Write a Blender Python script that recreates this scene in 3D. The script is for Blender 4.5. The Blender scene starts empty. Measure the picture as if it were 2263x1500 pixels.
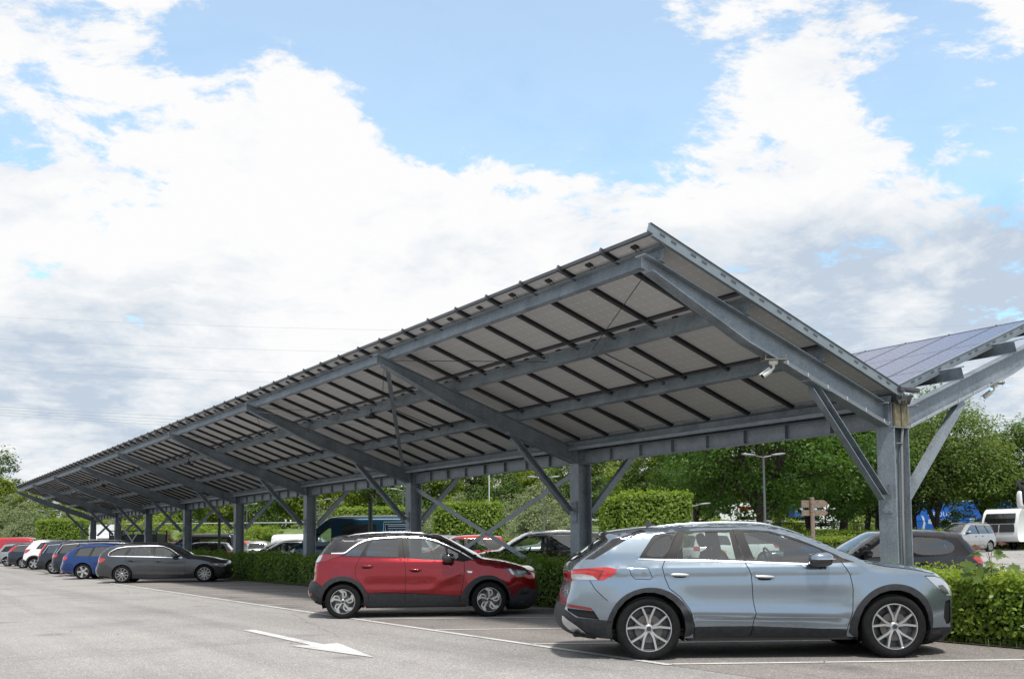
import bpy, bmesh, math, random
import numpy as np
from mathutils import Vector, Matrix
from mathutils.geometry import delaunay_2d_cdt

random.seed(7)
RNG = np.random.default_rng(11)
SC = bpy.context.scene
COL = SC.collection
PI = math.pi

# ------------------------------------------------------------------ camera model (measured from the photograph)
F_PX, CY_PX, EYE = 2261.05, 1040.08, 1.339
R3 = np.array([0.84545075, -0.53398263, -0.00869361])
U3 = np.array([-0.02937373, -0.06274878, 0.997597])
FW = np.array([0.53324498, 0.84316377, 0.06873606])

def at(x, y, depth):
    """world point seen at photo position (x, y) at a horizontal distance of `depth` metres along the view"""
    d = R3 * (x - 1131.5) / F_PX - U3 * (y - CY_PX) / F_PX + FW
    h = np.array([FW[0], FW[1], 0.0]); h /= np.linalg.norm(h)
    t = depth / (d @ h)
    return np.array([0, 0, EYE]) + d * t

def gz(x, y):
    """ground height: the second car park and the verge rise gently away from the carport"""
    return max(0.0, min(1.3, (x - 17.5) * 0.0135)) if x > 17.5 else 0.0

# ------------------------------------------------------------------ materials
MATS = {}
def new_mat(name):
    m = bpy.data.materials.new(name); m.use_nodes = True
    nt = m.node_tree; b = nt.nodes['Principled BSDF']
    return m, nt, b

def N(nt, typ, **kw):
    n = nt.nodes.new(typ)
    for k, v in kw.items():
        if k.startswith('i_'):
            key = k[2:]
            key = int(key) if key.isdigit() else key.replace('_', ' ')
            n.inputs[key].default_value = v
        else:
            setattr(n, k, v)
    return n

def ramp(nt, fac, stops):
    n = nt.nodes.new('ShaderNodeValToRGB')
    el = n.color_ramp.elements
    while len(el) > 1: el.remove(el[-1])
    el[0].position = stops[0][0]; el[0].color = (*stops[0][1], 1)
    for p, c in stops[1:]:
        e = el.new(p); e.color = (*c, 1)
    nt.links.new(fac, n.inputs['Fac'])
    return n.outputs['Color']

def simple(name, col, rough=.5, metal=0., coat=0., spec=.5, noise=0., nscale=8., bump=0.):
    if name in MATS: return MATS[name]
    m, nt, b = new_mat(name)
    b.inputs['Base Color'].default_value = (*col, 1)
    b.inputs['Roughness'].default_value = rough
    b.inputs['Metallic'].default_value = metal
    b.inputs['Coat Weight'].default_value = coat
    b.inputs['Coat Roughness'].default_value = .03
    b.inputs['Specular IOR Level'].default_value = spec
    if noise > 0:
        tc = N(nt, 'ShaderNodeTexCoord')
        nz = N(nt, 'ShaderNodeTexNoise', i_Scale=nscale, i_Detail=5.)
        nt.links.new(tc.outputs['Object'], nz.inputs['Vector'])
        lo = tuple(c * (1 - noise) for c in col); hi = tuple(min(1, c * (1 + noise)) for c in col)
        c = ramp(nt, nz.outputs['Fac'], [(.3, lo), (.7, hi)])
        nt.links.new(c, b.inputs['Base Color'])
        if bump:
            bp = N(nt, 'ShaderNodeBump', i_Strength=bump, i_Distance=.02)
            nt.links.new(nz.outputs['Fac'], bp.inputs['Height'])
            nt.links.new(bp.outputs['Normal'], b.inputs['Normal'])
    MATS[name] = m
    return m

def glass_mat(name, tint, spec_ior=1.5, rough=0.0, boost=1.0):
    """thin pane: tinted see-through with a clear reflection"""
    if name in MATS: return MATS[name]
    m = bpy.data.materials.new(name); m.use_nodes = True
    nt = m.node_tree; nt.nodes.clear()
    out = N(nt, 'ShaderNodeOutputMaterial')
    tr = N(nt, 'ShaderNodeBsdfTransparent'); tr.inputs['Color'].default_value = (*tint, 1)
    gl = N(nt, 'ShaderNodeBsdfGlossy'); gl.inputs['Roughness'].default_value = rough
    gl.inputs['Color'].default_value = (.95, .97, 1, 1)
    fr = N(nt, 'ShaderNodeFresnel', i_IOR=spec_ior)
    mu = N(nt, 'ShaderNodeMath', operation='MULTIPLY_ADD', use_clamp=True)
    mu.inputs[1].default_value = 1.5 * boost; mu.inputs[2].default_value = .03
    nt.links.new(fr.outputs[0], mu.inputs[0])
    mx = N(nt, 'ShaderNodeMixShader')
    nt.links.new(mu.outputs[0], mx.inputs[0]); nt.links.new(tr.outputs[0], mx.inputs[1]); nt.links.new(gl.outputs[0], mx.inputs[2])
    nt.links.new(mx.outputs[0], out.inputs['Surface'])
    MATS[name] = m
    return m

def paint(name, col, metal=.55, rough=.32, flake=True):
    if name in MATS: return MATS[name]
    m, nt, b = new_mat(name)
    b.inputs['Base Color'].default_value = (*col, 1)
    b.inputs['Metallic'].default_value = metal
    b.inputs['Roughness'].default_value = rough
    b.inputs['Specular IOR Level'].default_value = .22
    b.inputs['Coat Weight'].default_value = 1.0
    b.inputs['Coat Roughness'].default_value = .012
    b.inputs['Coat IOR'].default_value = 1.46
    # a little road dust low on the body and orange peel in the clear coat
    tc = N(nt, 'ShaderNodeTexCoord')
    nz = N(nt, 'ShaderNodeTexNoise', i_Scale=3.2, i_Detail=2.)
    nt.links.new(tc.outputs['Object'], nz.inputs['Vector'])
    bp = N(nt, 'ShaderNodeBump', i_Strength=.025, i_Distance=.02)
    nt.links.new(nz.outputs['Fac'], bp.inputs['Height'])
    nt.links.new(bp.outputs['Normal'], b.inputs['Coat Normal'])
    sx = N(nt, 'ShaderNodeSeparateXYZ'); nt.links.new(tc.outputs['Object'], sx.inputs[0])
    mr = N(nt, 'ShaderNodeMapRange'); mr.inputs['From Min'].default_value = .55; mr.inputs['From Max'].default_value = .15
    mr.inputs['To Max'].default_value = .10
    nt.links.new(sx.outputs['Z'], mr.inputs['Value'])
    n2 = N(nt, 'ShaderNodeTexNoise', i_Scale=14., i_Detail=6.)
    nt.links.new(tc.outputs['Object'], n2.inputs['Vector'])
    mm = N(nt, 'ShaderNodeMath', operation='MULTIPLY')
    nt.links.new(mr.outputs[0], mm.inputs[0]); nt.links.new(n2.outputs['Fac'], mm.inputs[1])
    mx = N(nt, 'ShaderNodeMix', data_type='RGBA')
    mx.inputs['A'].default_value = (*col, 1); mx.inputs['B'].default_value = (.16, .145, .125, 1)
    nt.links.new(mm.outputs[0], mx.inputs['Factor'])
    nt.links.new(mx.outputs['Result'], b.inputs['Base Color'])
    MATS[name] = m
    return m

def leaf_mat(name, cols, trans=.45, rough=.45, clump=.55, isl=.35):
    """leaf cards: every leaf its own shade of the species' green, with slow drifts of shade through the crown"""
    if name in MATS: return MATS[name]
    m = bpy.data.materials.new(name); m.use_nodes = True
    nt = m.node_tree; nt.nodes.clear()
    out = N(nt, 'ShaderNodeOutputMaterial')
    ge = N(nt, 'ShaderNodeNewGeometry')
    tc = N(nt, 'ShaderNodeTexCoord')
    nz = N(nt, 'ShaderNodeTexNoise', i_Scale=clump, i_Detail=3.)
    nt.links.new(tc.outputs['Object'], nz.inputs['Vector'])
    ad = N(nt, 'ShaderNodeMath', operation='MULTIPLY_ADD'); ad.inputs[1].default_value = isl
    nt.links.new(ge.outputs['Random Per Island'], ad.inputs[0])
    m2 = N(nt, 'ShaderNodeMath', operation='MULTIPLY'); m2.inputs[1].default_value = 1.05 - isl
    nt.links.new(nz.outputs['Fac'], m2.inputs[0]); nt.links.new(m2.outputs[0], ad.inputs[2])
    c = ramp(nt, ad.outputs[0], [(.12, cols[0]), (.5, cols[1]), (.88, cols[2])])
    df = N(nt, 'ShaderNodeBsdfPrincipled'); df.inputs['Roughness'].default_value = rough
    df.inputs['Specular IOR Level'].default_value = .35
    nt.links.new(c, df.inputs['Base Color'])
    tl = N(nt, 'ShaderNodeBsdfTranslucent')
    hs = N(nt, 'ShaderNodeHueSaturation', i_Hue=.475, i_Saturation=1.1, i_Value=1.5)
    nt.links.new(c, hs.inputs['Color']); nt.links.new(hs.outputs[0], tl.inputs['Color'])
    mx = N(nt, 'ShaderNodeMixShader'); mx.inputs[0].default_value = trans
    nt.links.new(df.outputs[0], mx.inputs[1]); nt.links.new(tl.outputs[0], mx.inputs[2])
    nt.links.new(mx.outputs[0], out.inputs['Surface'])
    MATS[name] = m
    return m

# ------------------------------------------------------------------ objects
def tag(o, label=None, cat=None, group=None, kind=None):
    if label: o['label'] = label
    if cat: o['category'] = cat
    if group: o['group'] = group
    if kind: o['kind'] = kind
    return o

def empty(name, loc=(0, 0, 0), rz=0., parent=None):
    o = bpy.data.objects.new(name, None); COL.objects.link(o)
    o.location = loc; o.rotation_euler = (0, 0, rz); o.empty_display_size = .2
    if parent: o.parent = parent
    return o

def link_mesh(name, me, parent=None):
    o = bpy.data.objects.new(name, me); COL.objects.link(o)
    if parent: o.parent = parent
    return o

class MB:
    """collects shapes and links them as ONE mesh object"""
    def __init__(s): s.v = []; s.f = []; s.mi = []; s.cur = 0
    def mat(s, i): s.cur = i; return s
    def add(s, vs, fs):
        b = len(s.v); s.v += [tuple(map(float, p)) for p in vs]
        s.f += [tuple(i + b for i in f) for f in fs]; s.mi += [s.cur] * len(fs); return s
    def box(s, lo, hi):
        x0, y0, z0 = lo; x1, y1, z1 = hi
        return s.add([(x0,y0,z0),(x1,y0,z0),(x1,y1,z0),(x0,y1,z0),(x0,y0,z1),(x1,y0,z1),(x1,y1,z1),(x0,y1,z1)],
                     [(0,3,2,1),(4,5,6,7),(0,1,5,4),(1,2,6,5),(2,3,7,6),(3,0,4,7)])
    def extr(s, poly, a, b):
        """polygon (list of 2D pts (u, v)) given in the frame at a, swept from frame a to frame b; a, b = (origin, U, V)"""
        n = len(poly)
        va = [np.array(a[0]) + np.array(a[1]) * u + np.array(a[2]) * v for u, v in poly]
        vb = [np.array(b[0]) + np.array(b[1]) * u + np.array(b[2]) * v for u, v in poly]
        fs = [tuple(range(n))[::-1], tuple(range(n, 2 * n))] + [(i, (i + 1) % n, n + (i + 1) % n, n + i) for i in range(n)]
        return s.add(va + vb, fs)
    def bar(s, p, q, poly, up=(0, 0, 1)):
        p = np.array(p, float); q = np.array(q, float); d = q - p; d /= np.linalg.norm(d)
        u = np.cross(np.array(up, float), d)
        if np.linalg.norm(u) < 1e-6: u = np.cross((1, 0, 0), d)
        u /= np.linalg.norm(u); v = np.cross(d, u)
        return s.extr(poly, (p, u, v), (q, u, v))
    def tube(s, pts, r, n=8, cap=True):
        pts = [np.array(p, float) for p in pts]; rs = r if isinstance(r, (list, tuple, np.ndarray)) else [r] * len(pts)
        vs = []; prev = None
        for i, p in enumerate(pts):
            d = pts[min(i + 1, len(pts) - 1)] - pts[max(i - 1, 0)]; d /= (np.linalg.norm(d) + 1e-12)
            if prev is None:
                u = np.cross(d, (0, 0, 1.)); 
                if np.linalg.norm(u) < 1e-3: u = np.cross(d, (1., 0, 0))
            else:
                u = prev - d * (prev @ d)
            u /= np.linalg.norm(u); prev = u; w = np.cross(d, u)
            vs += [p + rs[i] * (math.cos(2*PI*k/n) * u + math.sin(2*PI*k/n) * w) for k in range(n)]
        fs = [(i*n+k, i*n+(k+1)%n, (i+1)*n+(k+1)%n, (i+1)*n+k) for i in range(len(pts)-1) for k in range(n)]
        if cap: fs += [tuple(range(n))[::-1], tuple((len(pts)-1)*n+k for k in range(n))]
        return s.add(vs, fs)
    def lathe(s, prof, o=(0,0,0), axis=(0,0,1), n=24, close=False):
        a = np.array(axis, float); a /= np.linalg.norm(a)
        u = np.cross(a, (1., 0, 0)); 
        if np.linalg.norm(u) < 1e-3: u = np.cross(a, (0, 0, 1.))
        u /= np.linalg.norm(u); w = np.cross(a, u); o = np.array(o, float)
        vs = [o + a * h + r * (math.cos(2*PI*k/n) * u + math.sin(2*PI*k/n) * w) for r, h in prof for k in range(n)]
        m = len(prof); fs = []
        for i in range(m if close else m - 1):
            j = (i + 1) % m
            fs += [(i*n+k, i*n+(k+1)%n, j*n+(k+1)%n, j*n+k) for k in range(n)]
        return s.add(vs, fs)
    def blob(s, c, r, p=2., n=12, m=8, rot=None):
        """super-ellipsoid"""
        vs = []; 
        f = lambda t: math.copysign(abs(t) ** (2. / p), t)
        for i in range(m + 1):
            ph = -PI/2 + PI * i / m
            for k in range(n):
                th = 2*PI*k/n
                v = np.array([r[0]*f(math.cos(ph))*f(math.cos(th)), r[1]*f(math.cos(ph))*f(math.sin(th)), r[2]*f(math.sin(ph))])
                if rot is not None: v = rot @ v
                vs.append(np.array(c) + v)
        fs = [(i*n+k, i*n+(k+1)%n, (i+1)*n+(k+1)%n, (i+1)*n+k) for i in range(m) for k in range(n)]
        return s.add(vs, fs)
    def build(s, name, mats, parent=None, smooth=False, loc=None, autos=None):
        me = bpy.data.meshes.new(name)
        me.from_pydata(s.v, [], s.f)
        for m in (mats if isinstance(mats, (list, tuple)) else [mats]): me.materials.append(m)
        if any(s.mi): me.polygons.foreach_set('material_index', s.mi)
        me.update()
        bm = bmesh.new(); bm.from_mesh(me)
        bmesh.ops.recalc_face_normals(bm, faces=bm.faces)
        bm.to_mesh(me); bm.free()
        if smooth:
            me.polygons.foreach_set('use_smooth', [True] * len(me.polygons))
            if autos is not None: me.set_sharp_from_angle(angle=math.radians(autos))
        o = link_mesh(name, me, parent)
        if loc is not None: o.location = loc
        return o

def I_sec(h, b, tf=.014, tw=.010):
    """I-section outline: (u across flange, v height), centred"""
    H = h / 2; B = b / 2; t = tw / 2
    return [(-B,-H),(B,-H),(B,-H+tf),(t,-H+tf),(t,H-tf),(B,H-tf),(B,H),(-B,H),(-B,H-tf),(-t,H-tf),(-t,-H+tf),(-B,-H+tf)]
def R_sec(w, h): return [(-w/2,-h/2),(w/2,-h/2),(w/2,h/2),(-w/2,h/2)]

def copy_tree(o, parent=None, loc=None, rz=None):
    c = o.copy(); COL.objects.link(c); c.parent = parent
    if parent is not None: c.matrix_parent_inverse = o.matrix_parent_inverse.copy()
    for ch in list(o.children): copy_tree(ch, c)
    if loc is not None: c.location = loc
    if rz is not None: c.rotation_euler.z = rz
    return c
# ------------------------------------------------------------------ camera
cam = bpy.data.cameras.new('camera'); cam_o = bpy.data.objects.new('camera', cam); COL.objects.link(cam_o)
cam.sensor_width = 36.; cam.sensor_fit = 'HORIZONTAL'
cam.lens = F_PX / 2263 * 36.
cam.shift_x = 0.; cam.shift_y = (CY_PX - 750.) / 2263.
cam.clip_start = .1; cam.clip_end = 3000.
mw = Matrix.Identity(4)
for i in range(3):
    mw[i][0] = R3[i]; mw[i][1] = U3[i]; mw[i][2] = -FW[i]
mw[2][3] = EYE
cam_o.matrix_world = mw
SC.camera = cam_o
SC.view_settings.view_transform = 'Standard'; SC.view_settings.look = 'None'
SC.view_settings.gamma = 1.; SC.view_settings.exposure = 0.80
SC.cycles.max_bounces = 8; SC.cycles.transparent_max_bounces = 24
SC.cycles.diffuse_bounces = 3; SC.cycles.glossy_bounces = 4
SC.cycles.use_denoising = True
SC.cycles.caustics_reflective = False; SC.cycles.caustics_refractive = False

# ------------------------------------------------------------------ sun and sky
to_sun = Vector((-.22, -.50, 1.0)).normalized()
sun_el = math.asin(to_sun.z); sun_az = math.atan2(to_sun.x, to_sun.y)
sl = bpy.data.lights.new('sun', 'SUN'); sun = bpy.data.objects.new('sun', sl); COL.objects.link(sun)
sl.energy = 2.3; sl.angle = math.radians(6.); sl.color = (1., .95, .87)
sun.rotation_euler = to_sun.to_track_quat('Z', 'Y').to_euler()

W = bpy.data.worlds.new('World'); SC.world = W; W.use_nodes = True
nt = W.node_tree; nt.nodes.clear(); L = nt.links
wo = N(nt, 'ShaderNodeOutputWorld')
sky = N(nt, 'ShaderNodeTexSky', sky_type='NISHITA', sun_disc=False, sun_elevation=sun_el, sun_rotation=sun_az)
sky.air_density = 1.0; sky.dust_density = .6; sky.ozone_density = 1.3
tint = N(nt, 'ShaderNodeMix', data_type='RGBA', blend_type='MULTIPLY'); tint.inputs['Factor'].default_value = 1.; tint.inputs['B'].default_value = (.86, 1.10, 1.06, 1)
L.new(sky.outputs[0], tint.inputs['A'])
bg1 = N(nt, 'ShaderNodeBackground', i_Strength=.15); L.new(tint.outputs['Result'], bg1.inputs['Color'])
tc = N(nt, 'ShaderNodeTexCoord')
nrm = N(nt, 'ShaderNodeVectorMath', operation='NORMALIZE'); L.new(tc.outputs['Generated'], nrm.inputs[0])
DIR = nrm.outputs[0]
def M(op, a, b=None, c=None, clamp=False):
    n = N(nt, 'ShaderNodeMath', operation=op, use_clamp=clamp)
    for i, v in enumerate((a, b, c)):
        if v is None: continue
        if isinstance(v, (int, float)): n.inputs[i].default_value = v
        else: L.new(v, n.inputs[i])
    return n.outputs[0]
sp = N(nt, 'ShaderNodeSeparateXYZ'); L.new(DIR, sp.inputs[0])
zc = M('MAXIMUM', sp.outputs['Z'], 0.0)
inv = M('DIVIDE', 1.0, M('ADD', zc, .24))
def sky_noise(scale, detail, rough, off=(0, 0, 0), warp=None, lac=2.1):
    cx = N(nt, 'ShaderNodeCombineXYZ')
    L.new(M('MULTIPLY', sp.outputs['X'], inv), cx.inputs[0]); L.new(M('MULTIPLY', sp.outputs['Y'], inv), cx.inputs[1])
    L.new(M('MULTIPLY', zc, 1.2), cx.inputs[2])
    ad = N(nt, 'ShaderNodeVectorMath', operation='ADD'); ad.inputs[1].default_value = off; L.new(cx.outputs[0], ad.inputs[0])
    v = ad.outputs[0]
    if warp is not None:
        a2 = N(nt, 'ShaderNodeVectorMath', operation='ADD'); L.new(v, a2.inputs[0]); L.new(warp, a2.inputs[1]); v = a2.outputs[0]
    nz = N(nt, 'ShaderNodeTexNoise', i_Scale=scale, i_Detail=detail, i_Roughness=rough, i_Lacunarity=lac)
    L.new(v, nz.inputs['Vector'])
    return nz
wn = sky_noise(2.2, 2., .5, (5, 3, 1))
ws = N(nt, 'ShaderNodeVectorMath', operation='SCALE'); ws.inputs['Scale'].default_value = .22
wsub = N(nt, 'ShaderNodeVectorMath', operation='SUBTRACT'); wsub.inputs[1].default_value = (.5, .5, .5)
L.new(wn.outputs['Color'], wsub.inputs[0]); L.new(wsub.outputs[0], ws.inputs[0])
n1 = sky_noise(3.6, 12., .62, (1.7, .4, 0.), ws.outputs[0])
n2 = sky_noise(11., 10., .66, (4.7, 2.4, 0.), ws.outputs[0])
dens = M('ADD', M('MULTIPLY', M('SUBTRACT', n1.outputs['Fac'], .485), 1.45), M('MULTIPLY', M('SUBTRACT', n2.outputs['Fac'], .5), .95))
dens = M('ADD', dens, .5)
# where the cloud banks and the openings stand in this sky: (photo x, photo y, angular radius in deg, weight)
LOBES = [(840, 110, 8.0, -.26), (560, 60, 5, -.18), (1100, 190, 7.5, -.24), (1330, 150, 5.5, -.20), (1010, 250, 3.5, -.12), (880, 320, 2.2, -.10),
         (1600, 250, 4.5, -.16), (2130, 240, 5.0, -.26), (1960, 210, 3.0, -.10), (400, 130, 3.5, -.10), (190, 480, 1.8, -.13), (545, 645, 1.5, -.16),
         (1860, 440, 2.4, -.14), (2230, 330, 2.2, -.10), (750, 500, 2.0, -.10), (60, 590, 2.0, -.08), (1000, 620, 2.5, -.06),
         (80, 150, 6.5, .14), (480, 400, 7.5, .16), (250, 620, 9., .12), (1250, 420, 7., .20), (1600, 420, 5.5, .12), (2000, 400, 5, .10),
         (1850, 150, 3.2, .20), (1750, 210, 2.3, .15), (1580, 110, 2.6, .12), (2130, 50, 4., .22), (1750, 30, 4., .16), (1500, 20, 3, .12), (2000, 620, 8., .22),
         (1650, 560, 7, .16), (820, 490, 4., .24), (960, 470, 4., .22), (640, 340, 4., .18), (900, 580, 4.5, .16), (700, 280, 2.5, .14), (1010, 380, 2.5, .14), (1480, 210, 4., -.16), (1330, 60, 5., -.14), (1750, 330, 4., .12), (900, 800, 12, .20), (300, 900, 10, .22), (650, 180, 1.6, .10)]
bias = None
for px, py, rad, w in LOBES:
    v = at(px, py, 1.0) - np.array([0, 0, EYE]); v /= np.linalg.norm(v)
    dt = N(nt, 'ShaderNodeVectorMath', operation='DOT_PRODUCT'); dt.inputs[1].default_value = tuple(v); L.new(DIR, dt.inputs[0])
    mr = N(nt, 'ShaderNodeMapRange', interpolation_type='SMOOTHSTEP')
    mr.inputs['From Min'].default_value = math.cos(math.radians(rad * 1.5)); mr.inputs['From Max'].default_value = 1.0
    mr.inputs['To Min'].default_value = 0.; mr.inputs['To Max'].default_value = w * (.72 if w < 0 else .58)
    L.new(dt.outputs['Value'], mr.inputs['Value'])
    bias = mr.outputs[0] if bias is None else M('ADD', bias, mr.outputs[0])
zen = N(nt, 'ShaderNodeMapRange', interpolation_type='SMOOTHSTEP'); L.new(zc, zen.inputs['Value'])
zen.inputs['From Min'].default_value = .55; zen.inputs['From Max'].default_value = .8; zen.inputs['To Max'].default_value = .14
hz = N(nt, 'ShaderNodeMapRange', interpolation_type='SMOOTHSTEP'); L.new(zc, hz.inputs['Value'])
hz.inputs['From Min'].default_value = .30; hz.inputs['From Max'].default_value = .05; hz.inputs['To Max'].default_value = .16
dens2 = M('ADD', M('ADD', M('ADD', dens, bias), zen.outputs[0]), hz.outputs[0])
mr = N(nt, 'ShaderNodeMapRange', interpolation_type='SMOOTHSTEP'); L.new(dens2, mr.inputs['Value'])
mr.inputs['From Min'].default_value = .40; mr.inputs['From Max'].default_value = .60
mr.inputs['To Min'].default_value = .30
mask = mr.outputs[0]
# cloud brightness: white tops, blue-grey bellies that grow towards the horizon
n3 = sky_noise(4.2, 9., .6, (9.1, 7.7, .3), ws.outputs[0])
GREY = [(2050, 730, 6.5, .42), (2230, 620, 3.5, .34), (1800, 640, 3.5, .26), (1620, 590, 3., .16), (60, 930, 5., .36), (250, 830, 5, .16), (430, 640, 3.0, .14), (60, 520, 2.4, .10), (420, 930, 5, .16),
        (1150, 700, 6., .06), (2180, 850, 4, .10), (2000, 330, 2.5, .06)]
gb = None
for px, py, rad, w in GREY:
    v = at(px, py, 1.0) - np.array([0, 0, EYE]); v /= np.linalg.norm(v)
    dt = N(nt, 'ShaderNodeVectorMath', operation='DOT_PRODUCT'); dt.inputs[1].default_value = tuple(v); L.new(DIR, dt.inputs[0])
    q = N(nt, 'ShaderNodeMapRange', interpolation_type='SMOOTHSTEP')
    q.inputs['From Min'].default_value = math.cos(math.radians(rad * 1.5)); q.inputs['From Max'].default_value = 1.0
    q.inputs['To Max'].default_value = w
    L.new(dt.outputs['Value'], q.inputs['Value'])
    gb = q.outputs[0] if gb is None else M('ADD', gb, q.outputs[0])
shade = M('ADD', M('ADD', M('MULTIPLY', M('SUBTRACT', n3.outputs['Fac'], .50), 1.15), M('MULTIPLY', M('SUBTRACT', .50, dens), .45)), M('MULTIPLY', gb, M('MULTIPLY_ADD', n1.outputs['Fac'], -2.2, 2.1)))
cl = ramp(nt, shade, [(0.0, (1.0, 1.0, 1.0)), (.12, (.94, .955, .98)), (.32, (.80, .85, .90)), (.62, (.56, .65, .77))])
bg2 = N(nt, 'ShaderNodeBackground', i_Strength=.565); L.new(cl, bg2.inputs['Color'])
mixw = N(nt, 'ShaderNodeMixShader'); L.new(mask, mixw.inputs[0]); L.new(bg1.outputs[0], mixw.inputs[1]); L.new(bg2.outputs[0], mixw.inputs[2])
L.new(mixw.outputs[0], wo.inputs['Surface'])
try: W.cycles.sampling_method = 'MANUAL'; W.cycles.sample_map_resolution = 1024
except Exception: pass
# ------------------------------------------------------------------ ground
def asphalt(name, c0, c1, c2, warm, oil_amt=.55):
    m, nt, b = new_mat(name); L = nt.links
    tc = N(nt, 'ShaderNodeTexCoord')
    def nz(scale, detail=2., rough=.5):
        n = N(nt, 'ShaderNodeTexNoise', i_Scale=scale, i_Detail=detail, i_Roughness=rough); L.new(tc.outputs['Object'], n.inputs['Vector']); return n.outputs['Fac']
    vo = N(nt, 'ShaderNodeTexVoronoi', i_Scale=95.); L.new(tc.outputs['Object'], vo.inputs['Vector'])
    sp = N(nt, 'ShaderNodeSeparateColor'); L.new(vo.outputs['Color'], sp.inputs[0])
    stone = ramp(nt, sp.outputs[0], [(0., c0), (.35, c1), (.62, c1), (.8, warm), (.93, c2), (1., (min(1, c2[0]*1.7), min(1, c2[1]*1.7), min(1, c2[2]*1.7)))])
    big = ramp(nt, nz(.35, 6., .6), [(.3, (.80, .80, .80)), (.5, (1., 1., 1.)), (.72, (1.10, 1.08, 1.06))])
    mx = N(nt, 'ShaderNodeMix', data_type='RGBA', blend_type='MULTIPLY'); mx.inputs['Factor'].default_value = 1.
    L.new(stone, mx.inputs['A']); L.new(big, mx.inputs['B'])
    # oil and wear blotches
    st = ramp(nt, nz(1.6, 8., .65), [(.30, (.72, .71, .70)), (.42, (1., 1., 1.))])
    m2 = N(nt, 'ShaderNodeMix', data_type='RGBA', blend_type='MULTIPLY'); m2.inputs['Factor'].default_value = .45
    L.new(mx.outputs['Result'], m2.inputs['A']); L.new(st, m2.inputs['B'])
    # wheel tracks along the lane, oil drips and fine cracks
    mp = N(nt, 'ShaderNodeMapping'); mp.inputs['Scale'].default_value = (1.5, .045, 1.); L.new(tc.outputs['Object'], mp.inputs['Vector'])
    nt_ = N(nt, 'ShaderNodeTexNoise', i_Scale=1., i_Detail=3.); L.new(mp.outputs[0], nt_.inputs['Vector'])
    tr = ramp(nt, nt_.outputs['Fac'], [(.36, (.86,.855,.85)), (.52, (1., 1., 1.)), (.66, (1.07, 1.06, 1.05))])
    m3 = N(nt, 'ShaderNodeMix', data_type='RGBA', blend_type='MULTIPLY'); m3.inputs['Factor'].default_value = .9; L.new(m2.outputs['Result'], m3.inputs['A']); L.new(tr, m3.inputs['B'])
    vd = N(nt, 'ShaderNodeTexVoronoi', i_Scale=.55); L.new(tc.outputs['Object'], vd.inputs['Vector'])
    n9 = nz(5., 5., .7)
    ad = N(nt, 'ShaderNodeMath', operation='MULTIPLY_ADD'); ad.inputs[1].default_value = .22; L.new(n9, ad.inputs[0]); L.new(vd.outputs['Distance'], ad.inputs[2])
    oil = ramp(nt, ad.outputs[0], [(.16, (.50,.49,.48)), (.24, (.86,.86,.86)), (.34, (1., 1., 1.))])
    m4 = N(nt, 'ShaderNodeMix', data_type='RGBA', blend_type='MULTIPLY'); m4.inputs['Factor'].default_value = oil_amt; L.new(m3.outputs['Result'], m4.inputs['A']); L.new(oil, m4.inputs['B'])
    vc = N(nt, 'ShaderNodeTexVoronoi', i_Scale=.16, feature='DISTANCE_TO_EDGE'); wv = N(nt, 'ShaderNodeTexNoise', i_Scale=1.3, i_Detail=6.); L.new(tc.outputs['Object'], wv.inputs['Vector'])
    va = N(nt, 'ShaderNodeMix', data_type='RGBA'); va.inputs['Factor'].default_value = .22; L.new(tc.outputs['Object'], va.inputs['A']); L.new(wv.outputs['Color'], va.inputs['B']); L.new(va.outputs['Result'], vc.inputs['Vector'])
    ck = ramp(nt, vc.outputs['Distance'], [(.0, (.62,.61,.60)), (.0022, (.9,.9,.9)), (.005, (1., 1., 1.))])
    m5 = N(nt, 'ShaderNodeMix', data_type='RGBA', blend_type='MULTIPLY'); m5.inputs['Factor'].default_value = .5; L.new(m4.outputs['Result'], m5.inputs['A']); L.new(ck, m5.inputs['B'])
    L.new(m5.outputs['Result'], b.inputs['Base Color'])
    b.inputs['Roughness'].default_value = .82; b.inputs['Specular IOR Level'].default_value = .25
    bp = N(nt, 'ShaderNodeBump', i_Strength=.35, i_Distance=.006); L.new(vo.outputs['Distance'], bp.inputs['Height']); L.new(bp.outputs['Normal'], b.inputs['Normal'])
    return m
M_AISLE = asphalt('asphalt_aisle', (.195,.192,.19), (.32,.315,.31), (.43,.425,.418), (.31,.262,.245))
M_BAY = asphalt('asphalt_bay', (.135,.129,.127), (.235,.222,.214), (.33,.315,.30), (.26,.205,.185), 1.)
def grass_mat():
    m, nt, b = new_mat('verge_grass'); L = nt.links
    tc = N(nt, 'ShaderNodeTexCoord')
    n = N(nt, 'ShaderNodeTexNoise', i_Scale=.6, i_Detail=8., i_Roughness=.7); L.new(tc.outputs['Object'], n.inputs['Vector'])
    n2 = N(nt, 'ShaderNodeTexNoise', i_Scale=9., i_Detail=8., i_Roughness=.75); L.new(tc.outputs['Object'], n2.inputs['Vector'])
    av = N(nt, 'ShaderNodeMath', operation='MULTIPLY_ADD'); av.inputs[1].default_value = .55; L.new(n2.outputs['Fac'], av.inputs[0]); m9 = N(nt, 'ShaderNodeMath', operation='MULTIPLY'); m9.inputs[1].default_value = .45; L.new(n.outputs['Fac'], m9.inputs[0]); L.new(m9.outputs[0], av.inputs[2])
    c = ramp(nt, av.outputs[0], [(.3, (.04,.075,.018)), (.5, (.10,.15,.04)), (.7, (.21,.25,.10))])
    L.new(c, b.inputs['Base Color']); b.inputs['Roughness'].default_value = .9
    return m
M_GRASS = grass_mat()
M_SOIL = simple('soil', (.055, .042, .03), .95, noise=.5, nscale=6., bump=.4)
M_WHITE = None
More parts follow.
